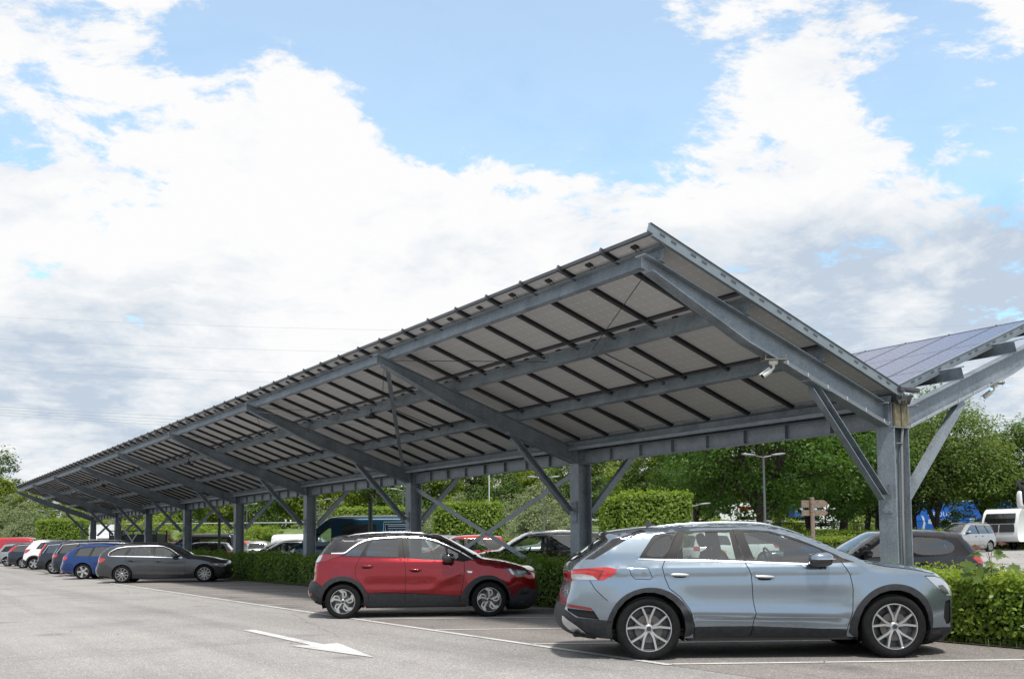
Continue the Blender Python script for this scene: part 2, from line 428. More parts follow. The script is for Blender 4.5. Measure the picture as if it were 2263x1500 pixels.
def marking_mat():
    m, nt, b = new_mat('marking_white'); L = nt.links
    tc = N(nt, 'ShaderNodeTexCoord')
    n = N(nt, 'ShaderNodeTexNoise', i_Scale=38., i_Detail=6., i_Roughness=.7); L.new(tc.outputs['Object'], n.inputs['Vector'])
    n2 = N(nt, 'ShaderNodeTexNoise', i_Scale=2.2, i_Detail=4.); L.new(tc.outputs['Object'], n2.inputs['Vector'])
    a = N(nt, 'ShaderNodeMath', operation='MULTIPLY_ADD'); a.inputs[1].default_value = .6; L.new(n2.outputs['Fac'], a.inputs[0]); L.new(n.outputs['Fac'], a.inputs[2])
    c = ramp(nt, a.outputs[0], [(.58, (.28,.27,.265)), (.72, (.52,.515,.51)), (.98, (.70,.70,.695))])
    L.new(c, b.inputs['Base Color']); b.inputs['Roughness'].default_value = .7
    return m
M_WHITE = marking_mat()

def sheet(name, rings, mat, z, label=None):
    me = bpy.data.meshes.new(name); v = []; f = []
    for r in rings:
        b = len(v); v += [(x, y, z) for x, y in r]; f.append(tuple(range(b, b + len(r))))
    me.from_pydata(v, [], f); me.materials.append(mat); me.update()
    o = link_mesh(name, me); o['kind'] = 'structure'
    return o

# one sheet to the horizon, rising slightly beyond the carport
def terrain():
    xs = sorted(set([-900, -300, -80, -20, 0, 7.35, 11.7, 13.6, 16, 17.5, 19, 22, 26, 30, 40, 50, 60, 70, 80, 95, 113.8, 140, 300, 900, 1500]))
    ys = [-600, -100, -20, 0, 10, 20, 40, 60, 80, 100, 130, 180, 300, 800, 1800]
    v = [(x, y, gz(x, y) - .03) for y in ys for x in xs]; n = len(xs)
    f = [(j*n+i, j*n+i+1, (j+1)*n+i+1, (j+1)*n+i) for j in range(len(ys)-1) for i in range(n-1)]
    me = bpy.data.meshes.new('ground'); me.from_pydata(v, [], f); me.materials.append(M_GRASS); me.update()
    o = link_mesh('ground', me); o['kind'] = 'structure'
terrain()
def slab(name, x0, x1, y0, y1, mat, dz):
    xs = [x0] + [x for x in (17.5, 22, 30, 40, 50, 60, 70, 80, 95) if x0 < x < x1] + [x1]
    v = []; f = []
    for x in xs: v += [(x, y0, gz(x, 0) + dz), (x, y1, gz(x, 0) + dz)]
    for i in range(len(xs) - 1): f.append((2*i, 2*i+2, 2*i+3, 2*i+1))
    me = bpy.data.meshes.new(name); me.from_pydata(v, [], f); me.materials.append(mat); me.update()
    o = link_mesh(name, me); o['kind'] = 'structure'
slab('road_aisle', -40, 7.36, -40, 118, M_AISLE, -.004)
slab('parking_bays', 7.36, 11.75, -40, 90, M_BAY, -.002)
slab('planting_strip_soil', 11.75, 13.75, -40, 90, M_SOIL, .012)
slab('far_parking_lot', 13.75, 66, -60, 88, M_AISLE, -.004)

# painted markings, 4 mm above the asphalt
def strip(a, b, w):
    a = np.array(a, float); b = np.array(b, float); d = b - a; d /= np.linalg.norm(d); n = np.array([-d[1], d[0]]) * w / 2
    return [tuple(a - n), tuple(b - n), tuple(b + n), tuple(a + n)]
PITCH = 2.72
bd = np.array([math.cos(math.radians(-30.6)), math.sin(math.radians(-30.6))])
o = sheet('aisle_line', [strip((7.37, 8.50), (7.37, 84), .11)], M_WHITE, .004)
rings = []
for k in range(0, 28):
    y = 8.55 + k * PITCH
    rings.append(strip(np.array([7.43, y]), np.array([7.43, y]) + bd * 4.85, .10))
sheet('bay_lines', rings, M_WHITE, .004)
rings = []
for k in range(-4, 28):
    y = 8.0 + k * PITCH
    rings.append(strip(np.array([14.4, y + 1.0]), np.array([14.4, y + 1.0]) + bd * 5.2, .10))
rings.append(strip((19.3, -30), (19.3, 80), .10))
sheet('far_bay_lines', [[(x, yy) for x, yy in r] for r in rings], M_WHITE, .030)
# direction arrow in the aisle
AX = 5.10
sheet('direction_arrow', [[(AX-.085, 15.80), (AX-.085, 12.92), (AX-.345, 13.0), (AX-.02, 11.08), (AX+.325, 13.0), (AX+.085, 12.92), (AX+.085, 15.80)]], M_WHITE, .004)
# ------------------------------------------------------------------ solar carport
def steel_mat():
    m, nt, b = new_mat('galvanised_steel'); L = nt.links
    tc = N(nt, 'ShaderNodeTexCoord')
    n = N(nt, 'ShaderNodeTexNoise', i_Scale=2.2, i_Detail=7., i_Roughness=.65); L.new(tc.outputs['Object'], n.inputs['Vector'])
    v = N(nt, 'ShaderNodeTexVoronoi', i_Scale=60.); L.new(tc.outputs['Object'], v.inputs['Vector'])
    sp = N(nt, 'ShaderNodeSeparateColor'); L.new(v.outputs['Color'], sp.inputs[0])
    a = N(nt, 'ShaderNodeMath', operation='MULTIPLY_ADD'); a.inputs[1].default_value = .22; L.new(sp.outputs[0], a.inputs[0]); L.new(n.outputs['Fac'], a.inputs[2])
    c = ramp(nt, a.outputs[0], [(.35, (.135,.16,.185)), (.6, (.21,.242,.278)), (.85, (.30,.335,.37))])
    mp = N(nt, 'ShaderNodeMapping'); mp.inputs['Scale'].default_value = (9., 9., .7); L.new(tc.outputs['Object'], mp.inputs['Vector'])
    s2 = N(nt, 'ShaderNodeTexNoise', i_Scale=1., i_Detail=6., i_Roughness=.65); L.new(mp.outputs[0], s2.inputs['Vector'])
    st = ramp(nt, s2.outputs['Fac'], [(.30, (.62,.60,.58)), (.46, (1., 1., 1.)), (.66, (1.0, 1.0, 1.0)), (.78, (1.18, 1.17, 1.15))])
    mz = N(nt, 'ShaderNodeMix', data_type='RGBA', blend_type='MULTIPLY'); mz.inputs['Factor'].default_value = .5; L.new(c, mz.inputs['A']); L.new(st, mz.inputs['B'])
    rough = ramp(nt, n.outputs['Fac'], [(.3, (.42,)*3), (.7, (.66,)*3)]); L.new(rough, b.inputs['Roughness'])
    L.new(mz.outputs['Result'], b.inputs['Base Color']); b.inputs['Metallic'].default_value = .25
    b.inputs['Specular IOR Level'].default_value = .5
    return m
M_STEEL = steel_mat()
M_RAIL = simple('rail_aluminium', (.075, .08, .09), .45, .3, noise=.2, nscale=3.)
M_RAILTOP = simple('end_rail_zinc', (.20, .235, .265), .5, .3, noise=.15, nscale=4.)
M_FRAME = simple('panel_frame_black', (.012, .012, .014), .4)
M_BOX = simple('junction_box_black', (.01, .01, .011), .5)
M_BOLT = simple('bolt_zinc', (.20, .21, .22), .45, .7)
M_CABLE = simple('cable_grey', (.22, .23, .24), .6)
M_CABLEB = simple('cable_black', (.012, .012, .013), .5)
def pv_mats():
    # upper face: dark cells behind glass with the pale diamonds between cell corners; lower face: pale backsheet with the cell grid showing through
    def grid(nt, L, cell):
        tc = N(nt, 'ShaderNodeTexCoord'); sp = N(nt, 'ShaderNodeSeparateXYZ'); L.new(tc.outputs['Object'], sp.inputs[0])
        out = []
        for ax in ('X', 'Y'):
            d = N(nt, 'ShaderNodeMath', operation='DIVIDE'); d.inputs[1].default_value = cell; L.new(sp.outputs[ax], d.inputs[0])
            f = N(nt, 'ShaderNodeMath', operation='PINGPONG'); f.inputs[1].default_value = .5; L.new(d.outputs[0], f.inputs[0])
            out.append(f.outputs[0])
        return out
    m1, nt, b = new_mat('solar_cells'); L = nt.links
    gx, gy = grid(nt, L, .158)
    s = N(nt, 'ShaderNodeMath', operation='ADD'); L.new(gx, s.inputs[0]); L.new(gy, s.inputs[1])
    mn = N(nt, 'ShaderNodeMath', operation='MINIMUM'); L.new(gx, mn.inputs[0]); L.new(gy, mn.inputs[1])
    lt = N(nt, 'ShaderNodeMath', operation='LESS_THAN'); lt.inputs[1].default_value = .10; L.new(s.outputs[0], lt.inputs[0])
    l2 = N(nt, 'ShaderNodeMath', operation='LESS_THAN'); l2.inputs[1].default_value = .012; L.new(mn.outputs[0], l2.inputs[0])
    mx = N(nt, 'ShaderNodeMath', operation='MAXIMUM'); L.new(lt.outputs[0], mx.inputs[0]); L.new(l2.outputs[0], mx.inputs[1])
    c = ramp(nt, mx.outputs[0], [(0., (.035,.045,.12)), (1., (.42,.44,.50))])
    L.new(c, b.inputs['Base Color']); b.inputs['Roughness'].default_value = .24; b.inputs['Coat Weight'].default_value = .12; b.inputs['Coat Roughness'].default_value = .08; b.inputs['Coat IOR'].default_value = 1.42
    m2, nt, b = new_mat('panel_backsheet'); L = nt.links
    gx, gy = grid(nt, L, .158)
    s = N(nt, 'ShaderNodeMath', operation='ADD'); L.new(gx, s.inputs[0]); L.new(gy, s.inputs[1])
    mn = N(nt, 'ShaderNodeMath', operation='MINIMUM'); L.new(gx, mn.inputs[0]); L.new(gy, mn.inputs[1])
    lt = N(nt, 'ShaderNodeMath', operation='LESS_THAN'); lt.inputs[1].default_value = .09; L.new(s.outputs[0], lt.inputs[0])
    l2 = N(nt, 'ShaderNodeMath', operation='LESS_THAN'); l2.inputs[1].default_value = .02; L.new(mn.outputs[0], l2.inputs[0])
    l3 = N(nt, 'ShaderNodeMath', operation='MULTIPLY'); l3.inputs[1].default_value = .33; L.new(l2.outputs[0], l3.inputs[0])
    mx = N(nt, 'ShaderNodeMath', operation='MAXIMUM'); L.new(lt.outputs[0], mx.inputs[0]); L.new(l3.outputs[0], mx.inputs[1])
    tc = N(nt, 'ShaderNodeTexCoord'); nz = N(nt, 'ShaderNodeTexNoise', i_Scale=1.3, i_Detail=5.); L.new(tc.outputs['Object'], nz.inputs['Vector'])
    oi = N(nt, 'ShaderNodeObjectInfo')
    a = N(nt, 'ShaderNodeMath', operation='MULTIPLY_ADD'); a.inputs[1].default_value = .35; L.new(oi.outputs['Random'], a.inputs[0]); L.new(nz.outputs['Fac'], a.inputs[2])
    base = ramp(nt, a.outputs[0], [(.35, (.46,.462,.465)), (1., (.56,.562,.565))])
    mix = N(nt, 'ShaderNodeMix', data_type='RGBA'); L.new(mx.outputs[0], mix.inputs['Factor']); L.new(base, mix.inputs['A']); mix.inputs['B'].default_value = (.78,.78,.78,1)
    L.new(mix.outputs['Result'], b.inputs['Base Color']); b.inputs['Roughness'].default_value = .6
    # pale grid painted into the backsheet colour for daylight between the cells
    return m1, m2
M_PVTOP, M_PVBOT = pv_mats()

XC, Y1, SPAN, NCOL = 12.656, 9.601, 7.726, 9
SLP = {-1: .346, 1: .382}                          # slopes of the left and right rafters
YEND = Y1 + (NCOL - 1) * SPAN
carport = empty('solar_carport', (XC, Y1, 0))
tag(carport, 'long Y-shaped grey steel carport roofed with solar panels', 'carport')
OFF = np.array([XC, Y1, 0.])
def cp(mb, name, mats, parent=carport, **k):      # build in world coordinates under the carport's base
    mb.v = [tuple(np.array(p) - OFF) for p in mb.v]
    return mb.build(name, mats, parent, **k)
def rz_top(X, s=-1): return 4.817 - .346 * (X - 8.032) if s < 0 else 3.339 + .382 * (12.203 - X)   # top of the rafters at X (mirrored for the right wing)
def mx(X, s): return X if s < 0 else 2 * XC - X

for k in range(NCOL):
    Y = Y1 + k * SPAN
    c = MB()
    c.extr([(u, v) for u, v in I_sec(.338, .305, .018, .011)], ((XC, Y, -.05), (0, 1, 0), (1, 0, 0)), ((XC, Y, 2.935), (0, 1, 0), (1, 0, 0)))
    col = cp(c, 'column', M_STEEL)
    # head: vertical H piece that carries the rafters, end plates proud of the flanges
    h = MB()
    h.extr(I_sec(.334, .24, .016, .010), ((XC, Y, 2.937), (0, 1, 0), (1, 0, 0)), ((XC, Y, 3.30), (0, 1, 0), (1, 0, 0)))
    h.box((XC-.185, Y-.16, 2.931), (XC+.185, Y+.16, 2.945))
    cp(h, 'column_head', M_STEEL)
    b = MB(); b.box((XC-.24, Y-.22, .0), (XC+.24, Y+.22, .03))
    for sx in (-1, 1):
        for sy in (-1, 1): b.lathe([(0, .0), (.02, .0), (.02, .05), (0, .05)], (XC+.2*sx, Y+.18*sy, .03), n=6)
    cp(b, 'base_plate', M_STEEL)
    for s in (-1, 1):
        r = MB()
        n = 1
        # tapered I rafter: web + two flanges
        xi, xo = 12.470, 7.986
        tw, bw, tf = .010, .19, .014
        zt = lambda X: rz_top(X, s)
        zbm = lambda X: zt(X) - (.333 if X >= 9.7 else .15 + .183 * (X - xo) / (9.7 - xo))
        def fr(X, z, dy): return (mx(X, s), Y + dy, z)
        hexa = [(0,1,2,3),(7,6,5,4),(0,4,5,1),(1,5,6,2),(2,6,7,3),(3,7,4,0)]
        for xa_, xb_ in ((xi, 9.7), (9.7, xo)):
            r.add([fr(xa_, zbm(xa_), -tw/2), fr(xb_, zbm(xb_), -tw/2), fr(xb_, zt(xb_)-.002, -tw/2), fr(xa_, zt(xa_)-.002, -tw/2), fr(xa_, zbm(xa_), tw/2), fr(xb_, zbm(xb_), tw/2), fr(xb_, zt(xb_)-.002, tw/2), fr(xa_, zt(xa_)-.002, tw/2)], hexa)
        for fz, xa_, xb_, d in ((zt, xi, xo - .02, tf), (zbm, xi, 9.7, -tf), (zbm, 9.7, xo + .10, -tf)):
            r.add([fr(xa_, fz(xa_)-d, -bw/2), fr(xb_, fz(xb_)-d, -bw/2), fr(xb_, fz(xb_)-d, bw/2), fr(xa_, fz(xa_)-d, bw/2), fr(xa_, fz(xa_), -bw/2), fr(xb_, fz(xb_), -bw/2), fr(xb_, fz(xb_), bw/2), fr(xa_, fz(xa_), bw/2)], hexa)
        # end plate and web stiffener by the column
        r.box(tuple(np.minimum(fr(12.470, 2.94, -.09), fr(12.486, 3.30, .09))), tuple(np.maximum(fr(12.470, 2.94, -.09), fr(12.486, 3.30, .09))))
        ra = cp(r, 'rafter', M_STEEL)
        for X in (8.25, 9.60, 10.95, 12.3) if k < 3 else ():
            bt = MB(); bt.blob((mx(X, s), Y - .05, rz_top(X, s) - .022), (.014, .014, .012), 3, 6, 4); cp(bt, 'bolt', M_BOLT, ra)
        # knee brace, channel section, with its foot plate
        kb = MB()
        p0 = (mx(12.40, s), Y, 1.93); p1 = (mx(10.98, s), Y, rz_top(10.98, s) - .36)
        ch = [(-.065,-.05),(.065,-.05),(.065,.06),(.053,.06),(.053,-.038),(-.053,-.038),(-.053,.06),(-.065,.06)]
        kb.bar(p0, p1, ch, up=(0, -1, 0) if s < 0 else (0, 1, 0))
        kn = cp(kb, 'knee_brace', M_STEEL)
        pl = MB()
        xa, xb = sorted((mx(12.487, s), mx(12.470, s)))
        pl.box((xa, Y-.095, 1.70), (xb, Y+.095, 2.16))
        xa, xb = sorted((mx(12.468, s), mx(12.455, s)))
        for dy in (-.05, .05):
            for z in (1.745, 2.115): pl.box((xa, Y+dy-.014, z-.014), (xb, Y+dy+.014, z+.014))
        cp(pl, 'foot_plate', M_STEEL, kn)
        # head plate under the rafter
        hp = MB()
        zb_ = lambda X: zbm(X) - .001
        hp.add([fr(10.85, zb_(10.85)-.012, -.09), fr(11.22, zb_(11.22)-.012, -.09), fr(11.22, zb_(11.22)-.012, .09), fr(10.85, zb_(10.85)-.012, .09),
                fr(10.85, zb_(10.85), -.09), fr(11.22, zb_(11.22), -.09), fr(11.22, zb_(11.22), .09), fr(10.85, zb_(10.85), .09)],
               [(0,1,2,3),(7,6,5,4),(0,4,5,1),(1,5,6,2),(2,6,7,3),(3,7,4,0)])
        cp(hp, 'head_plate', M_STEEL, kn)

# purlins: Z sections on the rafters, one length per span
PX = (8.18, 9.62, 11.05, 12.44)
for s in (-1, 1):
    for X in PX:
        for k in range(NCOL - 1):
            ya = Y1 - (.145 if s < 0 else .115) if k == 0 else Y1 + k * SPAN + .002
            yb = YEND + .145 if k == NCOL - 2 else Y1 + (k + 1) * SPAN - .002
            zb = rz_top(X, s) + .001; ph = math.atan(SLP[s]); c, sn = math.cos(ph), math.sin(ph)
            # frame: U down the slope, V normal to it
            U = np.array([c * (1 if s < 0 else -1), 0, -sn]); V = np.array([sn * (1 if s < 0 else -1), 0, c])
            h, fl, t = .185, .075, .004
            z = [(-t,0),(fl,0),(fl,t),(0,t),(0,h),(-fl,h),(-fl,h-.02),(-fl+t,h-.02),(-fl+t,h-t),(-t,h-t)]
            p = MB(); o0 = np.array([mx(X, s), ya, zb + .001]); o1 = np.array([mx(X, s), yb, zb + .001])
            p.extr(z, (o0, U, V), (o1, U, V))
            pu = cp(p, 'purlin', M_STEEL)
            q = MB()
            yy = ya + (.145 if k == 0 else 0)
            n0 = o0 + U * -.0062; n0[1] = yy - .07
            q.extr([(0, .008), (.002, .008), (.002, h - .02), (0, h - .02)], (n0, U, V), (n0 + np.array([0, .16, 0]), U, V))
            for dy in (.02, .14):
                for v in (.05, .15):
                    q.blob(n0 + np.array([0, dy, 0]) + V * v - U * .004, (.009, .009, .009), 2, 6, 4)
            cp(q, 'splice_plate', M_STEEL, pu)

# panels: 66 columns of three on each wing
NP = 64; PP = SPAN / 8; YA = 9.40; YB = YA + NP * PP; YAS = {-1: 9.40, 1: 9.90}; NPS = {-1: 64, 1: 63}
XR0, XR1 = 7.98, 12.55
ZRS = {-1: (5.121, 3.478), 1: (5.208, 3.449)}
THS = {s: math.atan((a - b) / (XR1 - XR0)) for s, (a, b) in ZRS.items()}; SLEN = math.hypot(XR1 - XR0, ZRS[-1][0] - ZRS[-1][1])
RW = SLEN / 3
def panel_mesh():
    me = bpy.data.meshes.new('solar_panel'); lx, ly, t = RW/2 - .012, PP/2 - .014, .035
    fx, fy = lx - .022, ly - .022
    mb = MB()
    mb.mat(0).add([(-lx,-ly,0),(lx,-ly,0),(lx,ly,0),(-lx,ly,0)], [(0,1,2,3)])
    mb.mat(1).add([(-fx,-fy,-.006),(-fx,fy,-.006),(fx,fy,-.006),(fx,-fy,-.006)], [(0,1,2,3)])
    mb.mat(2)
    for (a, b_) in (((-lx,-ly),(-fx,ly)), ((fx,-ly),(lx,ly)), ((-fx,-ly),(fx,-fy)), ((-fx,fy),(fx,ly))):
        mb.box((a[0], a[1], -t), (b_[0], b_[1], -.001))
    # junction box with its two leads
    mb.mat(3).box((-lx+.10, -.05, -.030), (-lx+.17, .05, -.0065))
    for dy in (-.03, .03): mb.tube([(-lx+.17, dy, -.02), (-lx+.24, dy*1.6, -.045), (-lx+.30, dy*2.2, -.05)], .005, 5)
    me.from_pydata(mb.v, [], mb.f)
    for m in (M_PVTOP, M_PVBOT, M_FRAME, M_BOX): me.materials.append(m)
    me.polygons.foreach_set('material_index', mb.mi); me.update()
    return me
PM = panel_mesh()
def panel_xform(i, r, s):
    """matrix in the carport's frame"""
    d = (r + .5) * RW
    TH = THS[s]; X = XR0 + d * math.cos(TH); Z = ZRS[s][0] - d * math.sin(TH)
    Y = YAS[s] + (i + .5) * PP
    m = Matrix.Rotation(TH, 4, 'Y')
    if s > 0: m = Matrix.Rotation(PI, 4, 'Z') @ m
    return Matrix.Translation((mx(X, s) - XC, Y - Y1, Z - .030)) @ m
order = [(-1, i, r) for i in range(25) for r in range(3)] + [(1, i, r) for i in range(9) for r in range(3)][:25]
own = set(order[:100])
rest = []
for s in (-1, 1):
    for i in range(NPS[s]):
        for r in range(3):
            if (s, i, r) in own:
                o = link_mesh('solar_panel', PM, carport); o.matrix_local = panel_xform(i, r, s)
            else: rest.append((i, r, s))
bmr = bmesh.new()
for i, r, s in rest:
    b0 = len(bmr.verts); bmr.from_mesh(PM); bmr.verts.ensure_lookup_table()
    bmesh.ops.transform(bmr, matrix=panel_xform(i, r, s), verts=bmr.verts[b0:])
me = bpy.data.meshes.new('far_solar_panels'); bmr.to_mesh(me); bmr.free()
for m in (M_PVTOP, M_PVBOT, M_FRAME, M_BOX): me.materials.append(m)
o = link_mesh('solar_panel_field', me, carport); o['kind'] = 'stuff'

# rails up the slope between the panels, with upturned tips at the eave
def rail_mesh(end=False):
    mb = MB(); d = .06
    prof = [(-.018,-d),(.018,-d),(.018,-.035),(.012,-.034),(.012,.004),(.020,.005),(.020,.012),(-.020,.012),(-.020,.005),(-.012,.004),(-.012,-.034),(-.020,-.035)]
    mb.extr(prof, ((-.02, 0, 0), (0, 1, 0), (0, 0, 1)), ((SLEN + .06, 0, 0), (0, 1, 0), (0, 0, 1)))
    # clamp that stands up at the eave end
    mb.add([(-.022,-.02,-d),(-.022,.02,-d),(-.022,.02,.012),(-.022,0,.024),(-.022,-.02,.012),(-.048,-.02,-d),(-.048,.02,-d),(-.048,.02,.012),(-.048,0,.024),(-.048,-.02,.012)],
           [(0,1,2,3,4),(9,8,7,6,5),(0,5,6,1),(1,6,7,2),(2,7,8,3),(3,8,9,4),(4,9,5,0)])
    me = bpy.data.meshes.new('mounting_rail'); me.from_pydata(mb.v, [], mb.f); me.materials.append(M_RAIL); me.update()
    bm = bmesh.new(); bm.from_mesh(me); bmesh.ops.recalc_face_normals(bm, faces=bm.faces); bm.to_mesh(me); bm.free()
    return me
RM = rail_mesh()
def rail_xform(i, s):
    m = Matrix.Rotation(THS[s], 4, 'Y')
    if s > 0: m = Matrix.Rotation(PI, 4, 'Z') @ m
    return Matrix.Translation((mx(XR0, s) - XC, YAS[s] + i * PP - Y1, ZRS[s][0] - .040)) @ m
bmr = bmesh.new()
for s in (-1, 1):
    for i in range(1, NPS[s]):
        if (s < 0 and i <= 60) or (s > 0 and i <= 38):
            o = link_mesh('mounting_rail', RM, carport); o.matrix_local = rail_xform(i, s)
        else:
            b0 = len(bmr.verts); bmr.from_mesh(RM); bmr.verts.ensure_lookup_table()
            bmesh.ops.transform(bmr, matrix=rail_xform(i, s), verts=bmr.verts[b0:])
me = bpy.data.meshes.new('mounting_rail_rest'); bmr.to_mesh(me); bmr.free(); me.materials.append(M_RAIL)
o = link_mesh('mounting_rail_field', me, carport); o['kind'] = 'stuff'
# end rails with slotted face at both gable ends of both wings
M_SLOT = simple('slot_dark', (.07, .078, .088), .7)
for s in (-1, 1):
    TH = THS[s]; ZR0 = ZRS[s][0]
    for yy, sg in ((YAS[s] - .012, -1), (YAS[s] + NPS[s] * PP + .012, 1)):
        mb = MB()
        m = np.array(Matrix.Rotation(TH, 4, 'Y').to_3x3()); 
        if s > 0: m = np.array(Matrix.Rotation(PI, 4, 'Z').to_3x3()) @ m
        U, V, Wd = m[:, 0], np.array([0, 1., 0]), m[:, 2]
        o0 = np.array([mx(XR0, s), yy, ZR0 - .018])
        hh = .052
        prof = [(-.014,-hh),(.014,-hh),(.014,hh),(.035*sg*-1,hh),(.035*sg*-1,hh-.006),(-.014,hh-.006)] if sg < 0 else [(-.014,-hh),(.014,-hh),(.014,hh-.006),(-.035,hh-.006),(-.035,hh),(-.014,hh)]
        mb.extr([(-.014,-hh),(.014,-hh),(.014,hh),(-.014,hh)], (o0 - U * .06, V, Wd), (o0 + U * (SLEN + .07), V, Wd))
        mb.extr([(-.03,hh+.001),(.03,hh+.001),(.03,hh+.006),(-.03,hh+.006)], (o0 - U * .06, V, Wd), (o0 + U * (SLEN + .07), V, Wd))
        mb.extr([(-.02,-hh-.03),(.03,-hh-.03),(.03,-hh-.003),(-.02,-hh-.003)], (o0 + U * .02, V * -sg, Wd), (o0 + U * (SLEN + .03), V * -sg, Wd))
        mb.mat(1)
        dd = .12; j = 0
        while dd < SLEN:
            c0 = o0 + U * dd + V * (sg * .0165)
            mb.extr([(-.002,-.014),(.002,-.014),(.002,.014),(-.002,.014)], (c0, V, Wd), (c0 + U * .085, V, Wd))
            j += 1; dd += .19 if j % 2 else .34
        cp(mb, 'end_rail', [M_RAILTOP, M_SLOT])
# eave trim along the outer panel edge
for s in (-1, 1):
    t = MB(); t.box((mx(XR0, s) - .012, YAS[s], ZRS[s][0] - .072), (mx(XR0, s) + .012, YB, ZRS[s][0] - .026)); cp(t, 'eave_trim', M_RAIL)

# valley gutter and the stiffened beam below it, one length per span
for k in range(NCOL - 1):
    ya, yb = Y1 + k * SPAN + .13, Y1 + (k + 1) * SPAN - .13
    b = MB(); b.extr(I_sec(.255, .15, .012, .008), ((XC, ya, 3.072), (1, 0, 0), (0, 0, 1)), ((XC, yb, 3.072), (1, 0, 0), (0, 0, 1)))
    n = 8
    for j in range(n + 1):
        y = ya + .03 + (yb - ya - .06) * j / n
        for sx in (-1, 1):
            x0, x1 = sorted((XC + sx * .0045, XC + sx * .070)); b.box((x0, y - .008, 2.957), (x1, y + .008, 3.187))
    cp(b, 'valley_beam', M_STEEL)
    for sx in (-1, 1):
        lt = MB(); x = XC + sx * .36
        lt.extr([(-.03,-.03),(.03,-.03),(.03,-.024),(-.024,-.024),(-.024,.03),(-.03,.03)], ((x, ya, 3.225), (1, 0, 0), (0, 0, 1)), ((x, yb, 3.225), (1, 0, 0), (0, 0, 1)))
        cb = MB()
        cp(lt, 'cable_tray', M_STEEL)
g = MB()
gp = [(-.20,.10),(-.12,-.05),(.12,-.05),(.20,.10),(.192,.10),(.115,-.042),(-.115,-.042),(-.192,.10)]
g.extr(gp, ((XC, YA - .02, 3.32), (1, 0, 0), (0, 0, 1)), ((XC, YB, 3.32), (1, 0, 0), (0, 0, 1)))
cp(g, 'valley_gutter', M_RAIL)
# cable runs beneath the gutter
for sx, z in ((-1, 3.27), (1, 3.27)):
    cb = MB(); pts = [(XC + sx * (.33 + .02 * math.sin(j * 1.7)), YA + (YB - YA) * j / 70, z - .0 + .018 * math.sin(j * 2.3)) for j in range(71)]
    cb.tube(pts, .012, 6); cp(cb, 'cable_run', M_CABLE)

# wind bracing: crossed flats in two bays, roof plane and column plane, and the thin tie wires of every span
for k in (1, 6):
    y0, y1 = Y1 + k * SPAN, Y1 + (k + 1) * SPAN
    for a, b_, dx in (((y0 + .12, .28), (y1 - .14, 2.78), .006), ((y1 - .12, .28), (y0 + .14, 2.78), -.006)):
        f = MB(); f.bar((XC + dx, a[0], a[1]), (XC + dx, b_[0], b_[1]), R_sec(.11, .008), up=(1, 0, 0)); 
        cp(f, 'cross_brace', M_STEEL)
    jb = MB(); jb.blob((XC - .018, (y0+y1)/2, 1.53), (.012, .02, .02), 3, 8, 4); cp(jb, 'brace_bolt', M_BOLT)
    for s in (-1, 1):
        for a, b_, dz in (((8.25, y0 + .10), (12.30, y1 - .12), -.15), ((8.25, y1 - .10), (12.30, y0 + .12), -.162)):
            f = MB(); f.bar((mx(a[0], s), a[1], rz_top(a[0], s) + dz + .06), (mx(b_[0], s), b_[1], rz_top(b_[0], s) + dz), R_sec(.085, .008), up=(0, 0, 1)); cp(f, 'roof_brace', M_STEEL)
for k in range(NCOL - 1):
    y0, y1 = Y1 + k * SPAN, Y1 + (k + 1) * SPAN; ym = (y0 + y1) / 2
    for s in (-1, 1):
        for ya, yb in ((y0 + .15, ym - .75), (y1 - .15, ym + .5)):
            f = MB(); f.tube([(mx(8.22, s), ya, rz_top(8.22, s) - .03), (mx(9.55, s), yb, rz_top(9.55, s) + .03)], .006, 5); cp(f, 'tie_wire', M_CABLEB)
        # sag rods that pass the middle purlins and end in a knob
        for X, yy in ((11.04, y0 + 3.1), (12.43, y0 + 5.3)):
            f = MB(); f.tube([(mx(X - 1.36, s), yy + .1, rz_top(X - 1.36, s) + .11), (mx(X - .06, s), yy, rz_top(X - .06, s) + .11)], .010, 6)
            f.blob((mx(X - .07, s), yy, rz_top(X - .07, s) + .10), (.035, .035, .035), 2, 8, 6); cp(f, 'sag_rod', M_RAIL)
# conduits on the first rafters and down the first column
for s in (-1, 1):
    f = MB()
    zb_ = lambda X: rz_top(X, s) - .333
    for dz in (.022, .045):
        f.tube([(mx(X, s), Y1 - .092, zb_(X) + dz) for X in (10.35, 11, 11.7, 12.45)] + [(mx(12.52, s), Y1 - .10, zb_(12.45) + dz + .02)], .0065, 6)
    for X in np.linspace(10.4, 12.35, 6): f.box((mx(X, s) - .012, Y1 - .104, zb_(X) + .008), (mx(X, s) + .012, Y1 - .078, zb_(X) + .062))
    cp(f, 'conduit', simple('conduit_zinc', (.42, .45, .48), .4, .4))
f = MB(); f.tube([(XC + .02, Y1 - .17, 3.30), (XC + .05, Y1 - .18, 3.42), (XC + .10, Y1 - .16, 3.36), (XC + .07, Y1 - .13, 3.05), (XC + .05, Y1 - .11, 2.7), (XC + .03, Y1 - .10, 1.6), (XC + .03, Y1 - .10, 0.0)], .021, 8)
cp(f, 'drain_hose', M_CABLE, smooth=True)
f = MB(); f.tube([(XC - .05, Y1 - .19, 3.33), (XC + .06, Y1 - .2, 3.34), (XC + .12, Y1 - .19, 3.2), (XC + .15, Y1 - .17, 2.98)], .006, 6)
cp(f, 'yellow_wire', simple('wire_yellow', (.45, .33, .06), .5))
f = MB()
for dx in (-.075, .075): f.box((XC + dx - .06, Y1 - .158, 2.95), (XC + dx + .06, Y1 - .122, 3.30))
cp(f, 'timber_packing', simple('old_timber', (.17, .145, .09), .85, noise=.35, nscale=14.))
